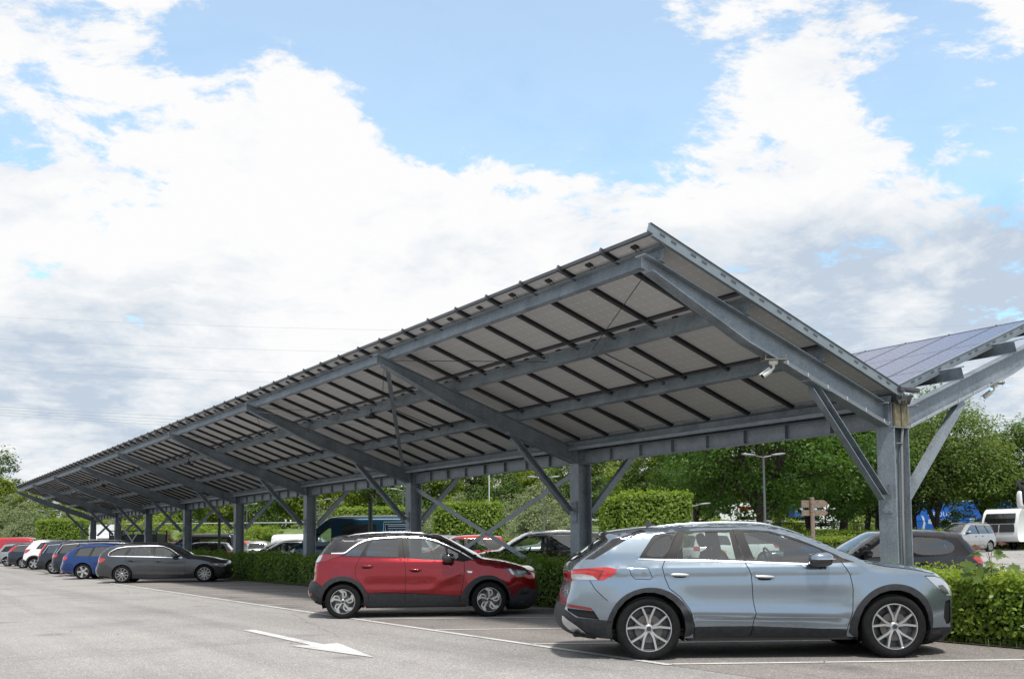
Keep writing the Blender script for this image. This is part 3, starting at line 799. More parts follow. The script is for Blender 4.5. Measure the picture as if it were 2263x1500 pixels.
f = MB(); f.box((XC - .10, Y1 - .135, 2.70), (XC + .06, Y1 - .118, 2.72)); cp(f, 'hose_clip', M_BOLT)
# floodlight-like gutter outlet at the near end of the valley
f = MB(); f.blob((XC + .10, YA - .06, 3.475), (.17, .06, .035), 4, 14, 8); f.box((XC - .16, YA - .09, 3.44), (XC + .06, YA - .03, 3.50)); f.tube([(XC - .1, YA - .08, 3.42), (XC - .1, YA - .1, 3.36)], .012, 6)
cp(f, 'gutter_outlet', simple('outlet_dark', (.05, .055, .065), .5))

# ------------------------------------------------------------------ things that hang on the carport
M_CAMW = simple('camera_white', (.72, .72, .68), .4)
M_LENS = simple('lens_black', (.008, .008, .01), .15)
def bullet_camera(loc, rz, label):
    t = empty('security_camera', loc, rz); t.scale = (.8, .8, .8); tag(t, label, 'camera', 'security cameras under the carport rafters')
    p = MB(); p.box((-.19, -.15, -.012), (.19, .15, 0)); 
    for x, y in ((-.17, -.13), (.17, -.13), (-.17, .13), (.17, .13)): p.tube([(x, y, -.03), (x, y, .07)], .006, 6)
    p.build('mounting_plate', simple('plate_olive', (.20, .205, .17), .6), t)
    b = MB(); b.lathe([(0, -.012), (.075, -.012), (.075, -.055), (.06, -.075), (.03, -.08), (.022, -.10), (0, -.10)], n=20)
    b.tube([(0, 0, -.09), (0, 0, -.13), (-.02, .0, -.155), (-.07, 0, -.175)], .019, 10)
    b.build('bracket', M_CAMW, t, smooth=True, autos=40)
    h = MB(); d = np.array([-.80, 0, -.60]); d /= np.linalg.norm(d)
    h.lathe([(0, 0), (.042, 0), (.046, .02), (.046, .17), (.043, .175)], np.array([-.05, 0, -.165]), d, 18)
    hh = h.build('housing', M_CAMW, t, smooth=True, autos=40)
    l = MB(); l.lathe([(0, .172), (.043, .172), (.045, .18), (.0, .182)], np.array([-.05, 0, -.165]), d, 18); l.build('lens', M_LENS, t)
    s = MB(); up = np.array([-.60, 0, .80]); q = np.array([-.05, 0, -.165]) + up * .052
    s.extr([(-.046, -.008), (-.04, .006), (.04, .006), (.046, -.008), (.036, 0), (-.036, 0)], (q + d * .0, (0, 1, 0), up), (q + d * .215, (0, 1, 0), up)); s.build('sun_shield', M_CAMW, t)
    return t
bullet_camera((10.19, 9.56, rz_top(10.19) - .35), -.50, 'white bullet camera on plate under the nearest left rafter')
bullet_camera((2*XC - 10.10, 9.60, rz_top(10.10, 1) - .35), -.9, 'camera seen from behind under right rafter beyond nearest column')
M_LAMP = simple('lamp_housing', (.025, .027, .03), .5)
for n_, k in enumerate((1, 3, 5)):
    yy = Y1 + (k + .5) * SPAN - .05
    t = empty('canopy_lamp', (9.62, yy, rz_top(9.62) - .01))
    lab = ['round dark lamp under the purlin by the crossed roof braces', 'round dark lamp under purlin in the fourth carport bay', 'farthest round dark lamp under the carport purlin'][n_]
    tag(t, lab, 'lamp', 'round lamps under the carport purlins')
    b = MB(); b.lathe([(0, 0), (.05, 0), (.06, -.06), (.15, -.07), (.16, -.10), (.13, -.115), (0, -.115)], n=18); b.build('housing', M_LAMP, t, smooth=True, autos=35)
    b = MB(); b.tube([(0, 0, 0), (0, .04, .10)], .012, 6); b.build('bracket', M_LAMP, t)
# ------------------------------------------------------------------ cars
GL_CLEAR = glass_mat('car_glass', (.66, .74, .71), boost=1.9)
GL_DARK = glass_mat('privacy_glass', (.13, .15, .16), boost=2.0)
GL_SCREEN = glass_mat('windscreen_glass', (.62, .70, .66), boost=1.1)
M_BLK = simple('black_plastic', (.013, .0135, .015), .6, spec=.25)
M_BLKG = simple('piano_black', (.008, .008, .010), .12, coat=1.)
M_FRM = simple('window_frame_black', (.009, .009, .011), .42, spec=.25)
M_CLAD = simple('cladding_anthracite', (.028, .030, .034), .6, spec=.25, noise=.25, nscale=20.)
M_RUB = simple('tyre_rubber', (.011, .011, .0115), .85, spec=.15, noise=.3, nscale=30.)
M_RIMS = simple('alloy_silver', (.46, .465, .475), .30, .85)
M_RIMD = simple('alloy_dark', (.06, .062, .066), .4, .6)
M_CHR = simple('chrome', (.74, .75, .77), .24, 1.)
M_CHRS = simple('satin_aluminium', (.60, .62, .64), .30, .9)
M_RED = simple('lamp_red', (.42, .012, .015), .12, coat=1.)
M_REDD = simple('lamp_red_dark', (.16, .006, .008), .12, coat=1.)
M_LCLR = simple('lamp_clear', (.40, .42, .45), .10, .4, coat=1.)
M_LDRK = simple('lamp_smoked', (.05, .053, .058), .10, .2, coat=1.)
M_SEAT = simple('seat_fabric', (.035, .035, .038), .85)
M_DASH = simple('dashboard', (.022, .022, .024), .6)
M_UND = simple('underbody', (.010, .010, .010), .9)
M_DISC = simple('brake_disc', (.11, .105, .10), .4, .8)
M_PLATE = simple('plate_yellow', (.80, .52, .03), .45)
M_INK = simple('plate_ink', (.01, .01, .012), .5)
M_BLUEP = simple('plate_blue', (.02, .06, .35), .45)

def inpoly(P, poly):
    """numpy point-in-polygon; P (n,2)"""
    x, y = P[:, 0], P[:, 1]; r = np.zeros(len(P), bool); n = len(poly)
    for i in range(n):
        x0, y0 = poly[i]; x1, y1 = poly[(i + 1) % n]
        c = (y0 > y) != (y1 > y)
        with np.errstate(divide='ignore', invalid='ignore'):
            xi = (x1 - x0) * (y - y0) / (y1 - y0 + 1e-15) + x0
        r ^= c & (x < xi)
    return r
def dens(pts, step, closed=False):
    out = []; n = len(pts)
    for i in range(n if closed else n - 1):
        a = np.array(pts[i][:2], float); b = np.array(pts[(i + 1) % n][:2], float)
        k = max(1, int(math.ceil(np.linalg.norm(b - a) / step)))
        for j in range(k): out.append(a + (b - a) * j / k)
    if not closed: out.append(np.array(pts[-1][:2], float))
    return out
def smooth_poly(pts, it=1):
    """Chaikin rounding of an open polyline, keeping its ends"""
    pts = [np.array(p, float) for p in pts]
    for _ in range(it):
        q = [pts[0]]
        for i in range(len(pts) - 1):
            a, b = pts[i], pts[i + 1]
            if i > 0: q.append(a * .75 + b * .25)
            if i < len(pts) - 2: q.append(a * .25 + b * .75)
        q.append(pts[-1]); pts = q
    return pts
def round_poly(pts, it=2):
    """Chaikin rounding of a closed polygon"""
    pts = [np.array(p, float) for p in pts]
    for _ in range(it):
        q = []
        for i in range(len(pts)):
            a, b = pts[i], pts[(i + 1) % len(pts)]
            q += [a * .75 + b * .25, a * .25 + b * .75]
        pts = q
    return [tuple(p) for p in pts]
def band(pts, w):
    """polygon of width w along an open polyline"""
    P = [np.array(p, float) for p in pts]; lo = []; hi = []
    for i, p in enumerate(P):
        d = P[min(i + 1, len(P) - 1)] - P[max(i - 1, 0)]; d /= np.linalg.norm(d) + 1e-12; n = np.array([-d[1], d[0]])
        lo.append(p - n * w / 2); hi.append(p + n * w / 2)
    return [tuple(p) for p in lo] + [tuple(p) for p in hi[::-1]]

def wheel(parent, x, y, zc, R, rr, width, kind, side, tyre_name='tyre'):
    """side: -1 right, +1 left (the face points outwards)"""
    s = side
    hub = MB(); n = 28
    hub.lathe([(0, -.02), (rr*.62, -.02), (rr*.62, -.045), (0, -.045)], (0, 0, 0), (0, s, 0), n)          # brake disc
    w = hub.build('wheel', M_DISC, parent); w.location = (x, y, zc); w.rotation_euler = (0, random.uniform(0, 6.28) if kind[0] != '=' else 0, 0)
    t = MB(); hw = width
    t.lathe([(rr*1.00, 0.0), (rr*1.04, .010), (rr*1.12, .016), ((rr+R)/2, .020), (R*.955, .008), (R*.99, -.015), (R, -.04), (R, -hw+.04), (R*.985, -hw+.015), ((rr+R)/2, -hw), (rr, -hw+.01)], (0, 0, 0), (0, s, 0), 40)
    t.build(tyre_name, M_RUB, w, smooth=True, autos=50)
    r = MB(); kind = kind.lstrip('=')
    r.mat(0).lathe([(rr*1.02, .004), (rr*1.0, .012), (rr*.965, .012), (rr*.94, .0), (rr*.93, -.03), (rr*.90, -.06), (rr*.88, -hw+.03)], (0, 0, 0), (0, s, 0), 40)
    r.mat(1).lathe([(rr*.885, -.075), (rr*.3, -.085), (0, -.085)], (0, 0, 0), (0, s, 0), 24)
    r.mat(0)
    r.lathe([(0, .006), (rr*.12, .004), (rr*.20, -.010), (rr*.22, -.03), (0, -.03)], (0, 0, 0), (0, s, 0), 16)
    def arm(pts, w0, w1, z0=.0, z1=.008, th=.03, mat=0):
        P = [np.array((rad*rr*math.cos(math.radians(a)), rad*rr*math.sin(math.radians(a)))) for rad, a in pts]
        n_ = len(P); top = []; bot = []
        for i, p in enumerate(P):
            d = P[min(i+1, n_-1)] - P[max(i-1, 0)]; d /= np.linalg.norm(d); nn = np.array([-d[1], d[0]])
            f = i / (n_ - 1); wd = (w0 + (w1 - w0) * f) * rr; z = (z0 + (z1 - z0) * f)
            for sg in (-1, 1):
                q = p + nn * sg * wd * .5; top.append((q[0], s * z, q[1]))
                q = p + nn * sg * wd * .72; bot.append((q[0], s * (z - th), q[1]))
        vs = top + bot; m = 2 * n_; fs = []
        for i in range(n_ - 1):
            a, b, c, d_ = 2*i, 2*i+1, 2*i+3, 2*i+2
            fs += [(a, b, c, d_), (m+a, m+d_, m+c, m+b), (a, d_, m+d_, m+a), (b, m+b, m+c, c)]
        r.mat(mat).add(vs, fs); r.mat(0)
    if kind == 'y10':
        for k in range(5):
            a0 = 72*k + 90
            for sg in (-1, 1): arm([(.16, a0+sg*6), (.46, a0+sg*9), (.97, a0+sg*17)], .10, .085, -.006, .006)
    elif kind == 'v10':
        for k in range(5):
            a0 = 72*k + 90
            for sg in (-1, 1): arm([(.17, a0+sg*5), (.97, a0+sg*19)], .085, .075, -.004, .006)
    elif kind == 'swirl':
        for k in range(5):
            a0 = 72*k + 90
            arm([(.18, a0), (.45, a0-2), (.72, a0+2), (.97, a0+16)], .12, .20, -.004, .006)
            arm([(.97, a0+16), (.80, a0-16), (.60, a0-28), (.40, a0-26), (.30, a0-12)], .16, .07, .006, -.004)
    elif kind == 'five':
        for k in range(5):
            a0 = 72*k + 90
            for sg in (-1, 1): arm([(.16, a0+sg*10), (.55, a0+sg*7), (.97, a0+sg*8)], .13, .17, -.004, .006)
    elif kind == 'star':
        for k in range(5): arm([(.14, 72*k+90), (.5, 72*k+90), (.97, 72*k+90)], .22, .36, -.004, .006)
    elif kind == 'seven':
        for k in range(7):
            a0 = 360/7*k + 90
            for sg in (-1, 1): arm([(.16, a0+sg*7), (.97, a0+sg*8)], .07, .12, -.004, .006)
    else:
        for k in range(10): arm([(.16, 36*k), (.97, 36*k+4)], .10, .10, -.004, .006)
    r.build('rim', [M_RIMD if kind == 'dark' else M_RIMS, M_RIMD], w, smooth=True, autos=35)
    if R > .3:
        h = MB()
        for k in range(5):
            a = math.radians(72*k + 126); h.lathe([(0, -.002), (.010, -.002), (.012, -.02), (0, -.02)], (rr*.30*math.cos(a), s*.004, rr*.30*math.sin(a)), (0, s, 0), 8)
        if len(h.v): pass
        hc = MB(); hc.lathe([(0, .010), (rr*.105, .008), (rr*.115, .0)], (0, 0, 0), (0, s, 0), 14); hc.build('hub_cap', M_RIMD, w)
        h.build('wheel_bolts', M_RIMD, w)
    return w

def make_car(name, label, loc, heading, sp, group=None, cat='car', detail=1):
    """sp: side outline, arches, regions... in metres; x forward from the rear axle, z up; the right side is y<0"""
    root = empty(name, tuple(loc), heading); tag(root, label, cat, group)
    W2 = sp['W'] / 2; st = sp.get('step', .06 if detail else .11)
    PAINT = sp['paint']; out = sp['out']
    xr, xf, zw, Ra = 0., sp['wb'], sp['zw'], sp['Ra']
    Raf = sp.get('Raf', Ra)
    zs = sp['sill']
    # ---- closed side outline: top silhouette (rear bottom -> over the roof -> front bottom), then the underside with its arches
    top = []; tags = []
    for i in range(len(out) - 1):
        a = np.array(out[i][:2]); b = np.array(out[i + 1][:2]); k = max(1, int(math.ceil(np.linalg.norm(b - a) / st)))
        for j in range(k): top.append(a + (b - a) * j / k); tags.append(out[i][2])
    top.append(np.array(out[-1][:2])); tags.append(out[-2][2])
    top = np.array(top)
    if sp.get('relax', 1):                                     # ease the corners of the traced outline a little
        for _ in range(sp.get('relax', 1)):
            t2 = top.copy(); t2[1:-1] = top[1:-1] * .5 + (top[:-2] + top[2:]) * .25; top = t2
    def arch(xw, R, z0):
        a0 = math.asin(max(-1, min(1, (z0 - zw) / R))); n_ = 14 if detail else 9
        return [np.array((xw + R * math.cos(a), zw + R * math.sin(a))) for a in np.linspace(a0, PI - a0, n_)]
    zfb = max(zs, out[-1][1]) ; zrb = max(zs, out[0][1])
    bot = [*arch(xf, Raf, zs), *arch(xr, Ra, zs)]
    # keep bumper bottoms joined to the arches
    full = [*top, *bot]
    full = dens(full, st, True)
    nb = len(full); outl = np.array(full)
    # ---- height field
    bx0, bz0, bx1, bz1 = sp['belt']
    def zb(x): return bz0 + (bz1 - bz0) * (x - bx0) / (bx1 - bx0)
    xR, xF = top[:, 0].min(), top[:, 0].max()
    kr, Lr = sp.get('plan_r', (.16, .75)); kf, Lf = sp.get('plan_f', (.26, 1.05))
    tum = sp.get('tum', .42)
    RT = dict(roof=.085, hood=.13, windscreen=.05, rear_window=.07, tailgate=.10, bumper=.12, rbumper=.12, grille=.12, nose=.14); RT.update(sp.get('round', {}))
    segs = [(top[i], top[i + 1], RT.get(tags[i], .1)) for i in range(len(top) - 1)]
    SA = np.array([a for a, b, r in segs]); SB = np.array([b for a, b, r in segs]); SR = np.array([r for a, b, r in segs])
    def base(P):
        x, z = P[:, 0], P[:, 1]
        er = np.clip((xR + Lr - x) / Lr, 0, 1); ef = np.clip((x - (xF - Lf)) / Lf, 0, 1)
        w = W2 * (1 - kr * er ** 2.4 - kf * ef ** 2.6)
        dz = z - zb(x) + .02
        up = np.where(dz > -.06, ((np.maximum(dz + .06, 0)) ** 2 / .24), 0); up = np.where(dz > .06, dz, up)
        w = w - tum * up - sp.get('tum2', .12) * np.maximum(dz, 0) ** 2
        zm = sp.get('zmax', .62)
        w = w - sp.get('shoulder', .045) * np.clip((z - zm) / .4, 0, 1) ** 2 - .12 * np.clip((zm - z) / .5, 0, 1.2) ** 2.2
        # flanks: concave lower door with a crease above the sill
        if 'crease' in sp:
            for (x0, z0, x1, z1, amp, wd) in sp['crease']:
                f = np.clip((x - x0) / (x1 - x0), 0, 1); zc = z0 + (z1 - z0) * f
                fade = np.clip((x - x0 + .15) / .3, 0, 1) * np.clip((x1 + .15 - x) / .3, 0, 1)
                w = w + amp * fade * np.exp(-((z - zc) / wd) ** 2)
        # flared arches
        fl = sp.get('flare', .02)
        for xw, R in ((xr, Ra), (xf, Raf)):
            d = np.hypot(x - xw, z - zw) - R
            w = w + fl * np.exp(-(np.maximum(d, 0) / .12) ** 2) * (z < zw + R + .4)
        return w
    def yfun(P):
        w = base(P); drop = np.zeros(len(P))
        for i0 in range(0, len(P), 2000):
            Q = P[i0:i0 + 2000]
            AB = SB - SA; L2 = (AB ** 2).sum(1) + 1e-12
            t = np.clip(((Q[:, None, :] - SA) * AB).sum(2) / L2, 0, 1)
            d = np.linalg.norm(Q[:, None, :] - (SA + AB * t[..., None]), axis=2)
            u = np.clip(1 - d / SR, 0, 1)
            drop[i0:i0 + 2000] = (SR * (1 - np.sqrt(np.maximum(1 - u * u, 0)))).max(1)
        return w - drop
    # ---- constrained triangulation of the side view
    regs = sp['regs']
    verts = [tuple(p) for p in outl]; edges = [(i, (i + 1) % nb) for i in range(nb)]
    pol = []
    for rg in regs:
        pts = rg['poly']
        if rg['name'] == 'wheel_arch_trim': pts = rg['poly'] = round_poly(pts, 2)
        d = dens(pts, st * 1.5, True); b = len(verts)
        verts += [tuple(p) for p in d]; edges += [(b + i, b + (i + 1) % len(d)) for i in range(len(d))]
        pol.append(pts)
    nfix = len(verts)
    fixed = np.array(verts)
    gx = np.arange(xR + st, xF, st); gzs = np.arange(outl[:, 1].min() + st * .5, outl[:, 1].max(), st)
    G = np.array([(x + (.5 * st if j % 2 else 0), z) for j, z in enumerate(gzs) for x in gx])
    G = G[inpoly(G, outl)]
    dm = np.full(len(G), 9.)
    for i0 in range(0, nfix, 400): dm = np.minimum(dm, np.linalg.norm(G[:, None] - fixed[None, i0:i0+400], axis=2).min(1))
    G = G[dm > st * .45]
    verts += [tuple(p) for p in G]
    vo, eo, fo, ov, oe, of = delaunay_2d_cdt([Vector(v) for v in verts], edges, [], 0, 1e-5)
    P2 = np.array([tuple(v) for v in vo]); T = np.array([tuple(f) for f in fo])
    cen = P2[T].mean(1)
    keep = inpoly(cen, outl); T = T[keep]; cen = cen[keep]
    reg = np.full(len(T), -1)
    for i, pts in enumerate(pol): reg[inpoly(cen, pts)] = i
    Y = yfun(P2)
    # make all triangles wind so that the right side (y<0) faces -y
    a, b, c = P2[T[:, 0]], P2[T[:, 1]], P2[T[:, 2]]
    cr = (b[:, 0]-a[:, 0])*(c[:, 1]-a[:, 1]) - (b[:, 1]-a[:, 1])*(c[:, 0]-a[:, 0])
    T[cr < 0] = T[cr < 0][:, ::-1]
    V3 = np.stack([P2[:, 0], -Y, P2[:, 1]], 1)
    # ---- strip across, from side to side along the silhouette (plus the floor edge left open: the tray closes it)
    K = 12 if detail else 8
    ts = np.array(top); ye = yfun(ts)
    nrm = np.zeros_like(ts); d = np.gradient(ts, axis=0); d /= np.linalg.norm(d, axis=1)[:, None] + 1e-12
    nrm[:, 0] = -d[:, 1]; nrm[:, 1] = d[:, 0]               # outward (silhouette runs rear -> front over the top)
    CR = dict(roof=.035, hood=.03, windscreen=.07, rear_window=.05, tailgate=.06, bumper=.10, rbumper=.07, grille=.09, nose=.09); CR.update(sp.get('crown', {}))
    crown = np.array([CR.get(t, .04) for t in tags]); 
    for _ in range(4): crown[1:-1] = (crown[:-2] + crown[1:-1] * 2 + crown[2:]) / 4
    S = np.zeros((len(ts), K + 1, 3)); sv = np.linspace(-1, 1, K + 1)
    for j, s_ in enumerate(sv):
        off = crown * (1 - s_ * s_)
        S[:, j, 0] = ts[:, 0] + nrm[:, 0] * off; S[:, j, 2] = ts[:, 1] + nrm[:, 1] * off; S[:, j, 1] = ye * s_
    # ---- normals over the whole skin
    nA = len(V3); nS = S.reshape(-1, 3)
    allv = np.concatenate([V3, V3 * (1, -1, 1), nS])
    idx = lambda i, j: 2 * nA + i * (K + 1) + j
    quads = [(idx(i, j), idx(i + 1, j), idx(i + 1, j + 1), idx(i, j + 1)) for i in range(len(ts) - 1) for j in range(K)]
    TA = T; TB = T[:, ::-1] + nA
    key = np.round(allv, 4); _, inv_ = np.unique(key, axis=0, return_inverse=True); inv_ = inv_.ravel()
    acc = np.zeros((inv_.max() + 1, 3))
    def addn(tri):
        p = allv[tri]; n_ = np.cross(p[:, 1] - p[:, 0], p[:, 2] - p[:, 0])
        for q in range(3): np.add.at(acc, inv_[tri[:, q]], n_)
    addn(TA); addn(TB); Q = np.array(quads); addn(Q[:, [0, 1, 2]]); addn(Q[:, [0, 2, 3]])
    acc /= np.linalg.norm(acc, axis=1)[:, None] + 1e-12
    ALLN = acc[inv_]
    def make(nm, vs, ns, faces, mat, parent):
        me = bpy.data.meshes.new(nm); me.from_pydata([tuple(v) for v in vs], [], [tuple(map(int, f)) for f in faces])
        me.materials.append(mat); me.polygons.foreach_set('use_smooth', [True] * len(me.polygons)); me.update()
        try: me.normals_split_custom_set_from_vertices([tuple(n_) for n_ in ns])
        except Exception: pass
        return link_mesh(nm, me, parent)
    def sub(faces, offy=0., flip=None):
        """re-index a face list; returns verts, normals, faces"""
        fl_ = np.array([i for f in faces for i in f]); u, iv = np.unique(fl_, return_inverse=True)
        vs = allv[u].copy(); ns = ALLN[u]
        if offy: vs = vs + ns * offy
        k = 0; fo_ = []
        for f in faces: fo_.append([iv[k + q] for q in range(len(f))]); k += len(f)
        return vs, ns, fo_
    # body = untagged side triangles of both sides + painted strip
    strip_parts = {}
    sregs = sp.get('sregs', {})                                # tag -> list of (s_lo, s_hi, part name, material, parent)
    for i in range(len(ts) - 1):
        for j in range(K):
            sm = (sv[j] + sv[j + 1]) / 2; hit = None
            for (lo, hi, nm, mt) in sregs.get(tags[i], ()):
                if lo <= sm <= hi: hit = (nm, mt)
            strip_parts.setdefault(hit, []).append(quads[i * K + j])
    body_f = [tuple(f) for f in TA[reg < 0]] + [tuple(f) for f in TB[reg < 0]] + strip_parts.pop(None, [])
    vs, ns, ff = sub(body_f); body = make('body', vs, ns, ff, PAINT, root)
    made = {}
    for (nm, mt), fs in strip_parts.items():
        vs, ns, ff = sub(fs, .0); made[nm] = make(nm, vs, ns, ff, mt, root)
    emap = {}
    for ti, t in enumerate(T):
        for q in range(3):
            e = tuple(sorted((t[q], t[(q + 1) % 3]))); emap.setdefault(e, []).append(ti)
    parts = {}
    for i, rg in enumerate(regs):
        parts.setdefault(rg['name'] + '|' + str(rg.get('id', '')), []).append(i)
    for sd, TT in ((-1, TA), (1, TB)):
        sideparts = {}
        for key_, ids in parts.items():
            rg = regs[ids[0]]
            fs = [tuple(TT[k]) for k in range(len(T)) if reg[k] in ids]
            if not fs: continue
            off = rg.get('off', 0.)
            vs, ns, ff = sub(fs, off)
            par = root
            if rg.get('parent'):
                par = sideparts.get(rg['parent'], root)
            o = make(rg['name'], vs, ns, ff, rg.get('mat', PAINT), par)
            if rg.get('label'): o['label'] = rg['label']
            sideparts[key_.split('|')[0] if not rg.get('id') else rg['id']] = o
        # ---- details on this side
        def yside(x, z): return sd * float(yfun(np.array([[x, z]]))[0])
        for h in sp.get('handles', ()):
            x0, z0, x1, z1 = h; xm, zm = (x0 + x1) / 2, (z0 + z1) / 2; ln = x1 - x0
            r0 = MB(); r0.blob((xm, yside(xm, zm - .012) + sd * .001, zm - .012), (ln * .36, .006, .030), 3, 16, 8)
            par = sideparts.get(h_par(sp, xm), root)
            cup = r0.build('handle_recess', M_BLK if sp.get('hdark', True) else PAINT, par, smooth=True)
            hb = MB(); hb.blob((xm, yside(xm, zm) + sd * .022, zm + .004), (ln * .5, .014, .016), 3, 16, 8, rot=np.array([[1, 0, -(z1 - z0) / ln], [0, 1, 0], [(z1 - z0) / ln, 0, 1]]))
            hb.build('handle', sp.get('hmat', PAINT), par, smooth=True)
        if 'mirror' in sp:
            mxx, mz, ml, mh = sp['mirror']
            yb_ = abs(base(np.array([[mxx, mz]]))[0])
            m_ = MB(); m_.mat(0).blob((mxx, sd * (yb_ + .16), mz), (ml, .105, mh), 2.7, 18, 10)
            zz = [v for v in m_.v]; 
            # lower third dark
            m_.mi = [0 if np.mean([m_.v[i][2] for i in f]) > mz - mh * sp.get('mirsplit', .1) else 1 for f in m_.f]
            m_.cur = 1
            m_.bar((mxx + ml * .35, sd * (yb_ + .11), mz - mh * .75), (mxx + ml * .6, sd * (yb_ - .03), mz - mh * sp.get('mirfoot', 1.1)), R_sec(.05, .09))
            m_.build('wing_mirror', [sp.get('mirmat', PAINT), M_BLKG], root, smooth=True, autos=60)
        if 'rail' in sp:
            pts = sp['rail']; rp = []
            for q, (x, z) in enumerate(pts):
                rp.append((x, sd * sp.get('raily', .60), z - .012))
            rl = MB(); rl.tube(rp, [.008] + [.015] * (len(rp) - 2) + [.008], 8); rl.build('roof_rail', sp.get('railmat', M_CHRS), root, smooth=True)
        if 'rail_feet' in sp:
            for x, z in sp['rail_feet']:
                f_ = MB(); f_.blob((x, sd * sp.get('raily', .6), z - .03), (.06, .02, .035), 3, 10, 6); f_.build('rail_foot', sp.get('railmat', M_CHRS), root, smooth=True)
    # ---- wheels, wells, floor
    R, rr, ww = sp['tyre']
    ywh = W2 - sp.get('inset', .03)
    for sd in (-1, 1):
        for xw in (xr, xf):
            wheel(root, xw, sd * ywh, R - .012, R, rr, ww, sp.get('wheel', 'ten'), sd)
    u = MB()
    for xw, RR in ((xr, Ra), (xf, Raf)):
        for sd in (-1, 1):
            n_ = 14; yo = sd * (W2 - .075); yi = sd * (W2 - .38)
            ring = [(xw + (RR + .012) * math.cos(a), zw + (RR + .012) * math.sin(a)) for a in np.linspace(-.35, PI + .35, n_)]
            u.add([(x, yo, z) for x, z in ring] + [(x, yi, z) for x, z in ring], [(i, i + 1, n_ + i + 1, n_ + i) for i in range(n_ - 1)])
            u.add([(x, yi, z) for x, z in ring], [tuple(range(n_))])
    u.box((max(xR + .25, -.75), -W2 + .16, zs + .02), (min(xF - .25, xf + .75), W2 - .16, zs + .06))
    u.box((xr + Ra + .03, -W2 + .10, zs - .03), (xf - Raf - .03, W2 - .10, zs + .019))
    u.box((xR + .12, -W2 * .78, max(out[0][1], zs) + .01), (-Ra - .02, W2 * .78, max(out[0][1], zs) + .05))
    u.box((xf + Raf + .02, -W2 * .70, out[-1][1] + .01), (xF - .16, W2 * .70, out[-1][1] + .05))
    ub = u.build('underbody', M_UND, root)
    # ---- cabin
    if sp.get('cabin', True):
        zf = zs + .12; bz = zb(xf * .5)
        c = MB(); xs_ = xf * .42
        for yy in (-.37, .37):
            for x0 in (xs_, xs_ - .95) if sp.get('rows', 2) > 1 else (xs_,):
                c.blob((x0 + .18, yy, zf + .20), (.27, .24, .10), 4, 12, 8)
                a = math.radians(-18); rot = np.array([[math.cos(a), 0, math.sin(a)], [0, 1, 0], [-math.sin(a), 0, math.cos(a)]])
                c.blob((x0 - .16, yy, zf + .52), (.09, .235, .36), 3.5, 12, 8, rot)
                c.blob((x0 - .31, yy, zf + .98 - sp.get('hr', .0)), (.05, .13, .09), 3, 12, 8, rot)
        c.build('seats', M_SEAT, root, smooth=True)
        d_ = MB(); xd = xf * .42 + .98
        d_.blob((xd, 0, bz - .09), (.30, W2 - .22, .13), 4, 16, 8)
        d_.build('dashboard', M_DASH, root, smooth=True)
        sw = MB(); th = np.linspace(0, 2 * PI, 21); a = .45
        sw.tube([(xd - .42 - .18 * math.sin(t) * math.sin(a), .37 + .18 * math.cos(t), bz - .02 + .18 * math.sin(t) * math.cos(a)) for t in th], .014, 6, cap=False)
        sw.bar((xd - .42, .37, bz - .02), (xd - .1, .37, bz - .12), R_sec(.05, .05)); sw.bar((xd - .42, .2, bz - .02), (xd - .42, .54, bz - .02), R_sec(.03, .03))
        sw.build('steering_wheel', M_DASH, root, smooth=True, autos=40)
        fl_ = MB(); fl_.box((-.45, -W2 + .2, zs + .07), (xf - .35, W2 - .2, zs + .10)); fl_.build('cabin_floor', M_DASH, root)
    return root
def h_par(sp, x):
    for nm, x0, x1 in sp.get('hpar', ()):
        if x0 <= x <= x1: return nm
    return ''

def text_mesh(name, body, size, mat, parent, align='LEFT', extrude=.002):
    cu = bpy.data.curves.new(name, 'FONT'); cu.body = body; cu.size = size; cu.align_x = align; cu.align_y = 'CENTER' if align == 'CENTER' else 'TOP_BASELINE'; cu.extrude = extrude; cu.space_character = 1.05; cu.resolution_u = 4
    tmp = bpy.data.objects.new('tmp', cu); COL.objects.link(tmp)
    me = bpy.data.meshes.new_from_object(tmp.evaluated_get(bpy.context.evaluated_depsgraph_get()))
    bpy.data.objects.remove(tmp); bpy.data.curves.remove(cu); me.materials.clear(); me.materials.append(mat); me.name = name
    return link_mesh(name, me, parent)
def seam(pts, id_): return dict(name='door_gap', id=id_, poly=band(pts, .009), mat=M_BLK, off=-.006)
def add_plate(root, x, z, sign, text=None, yw=.26, tilt=0.):
    """yellow number plate across the front or the tail"""
    p = MB(); p.box((-.006, -yw, -.055), (.006, yw, .055))
    o = p.build('number_plate', M_PLATE, root); o.location = (x, 0, z); o.rotation_euler = (0, tilt, 0)
    q = MB(); q.box((-.0005, yw - .045, -.05), (.0005, yw - .004, .05)); q = q.build('euro_band', M_BLUEP, o); q.location = (sign * .0075, 0, 0) if sign > 0 else (-.0075, 0, 0)
    if text:
        t = text_mesh('plate_text', text, .088, M_INK, o, 'CENTER', .0006)
        t.rotation_euler = (PI / 2, 0, PI / 2 if sign > 0 else -PI / 2); t.location = (sign * .0078, -.02 if sign > 0 else -.02, 0)
    return o
# ------------------------------------------------------------------ the three nearest cars of the row
def up(pts, dx=0, dz=0): return [(x + dx, z + dz) for x, z in pts]

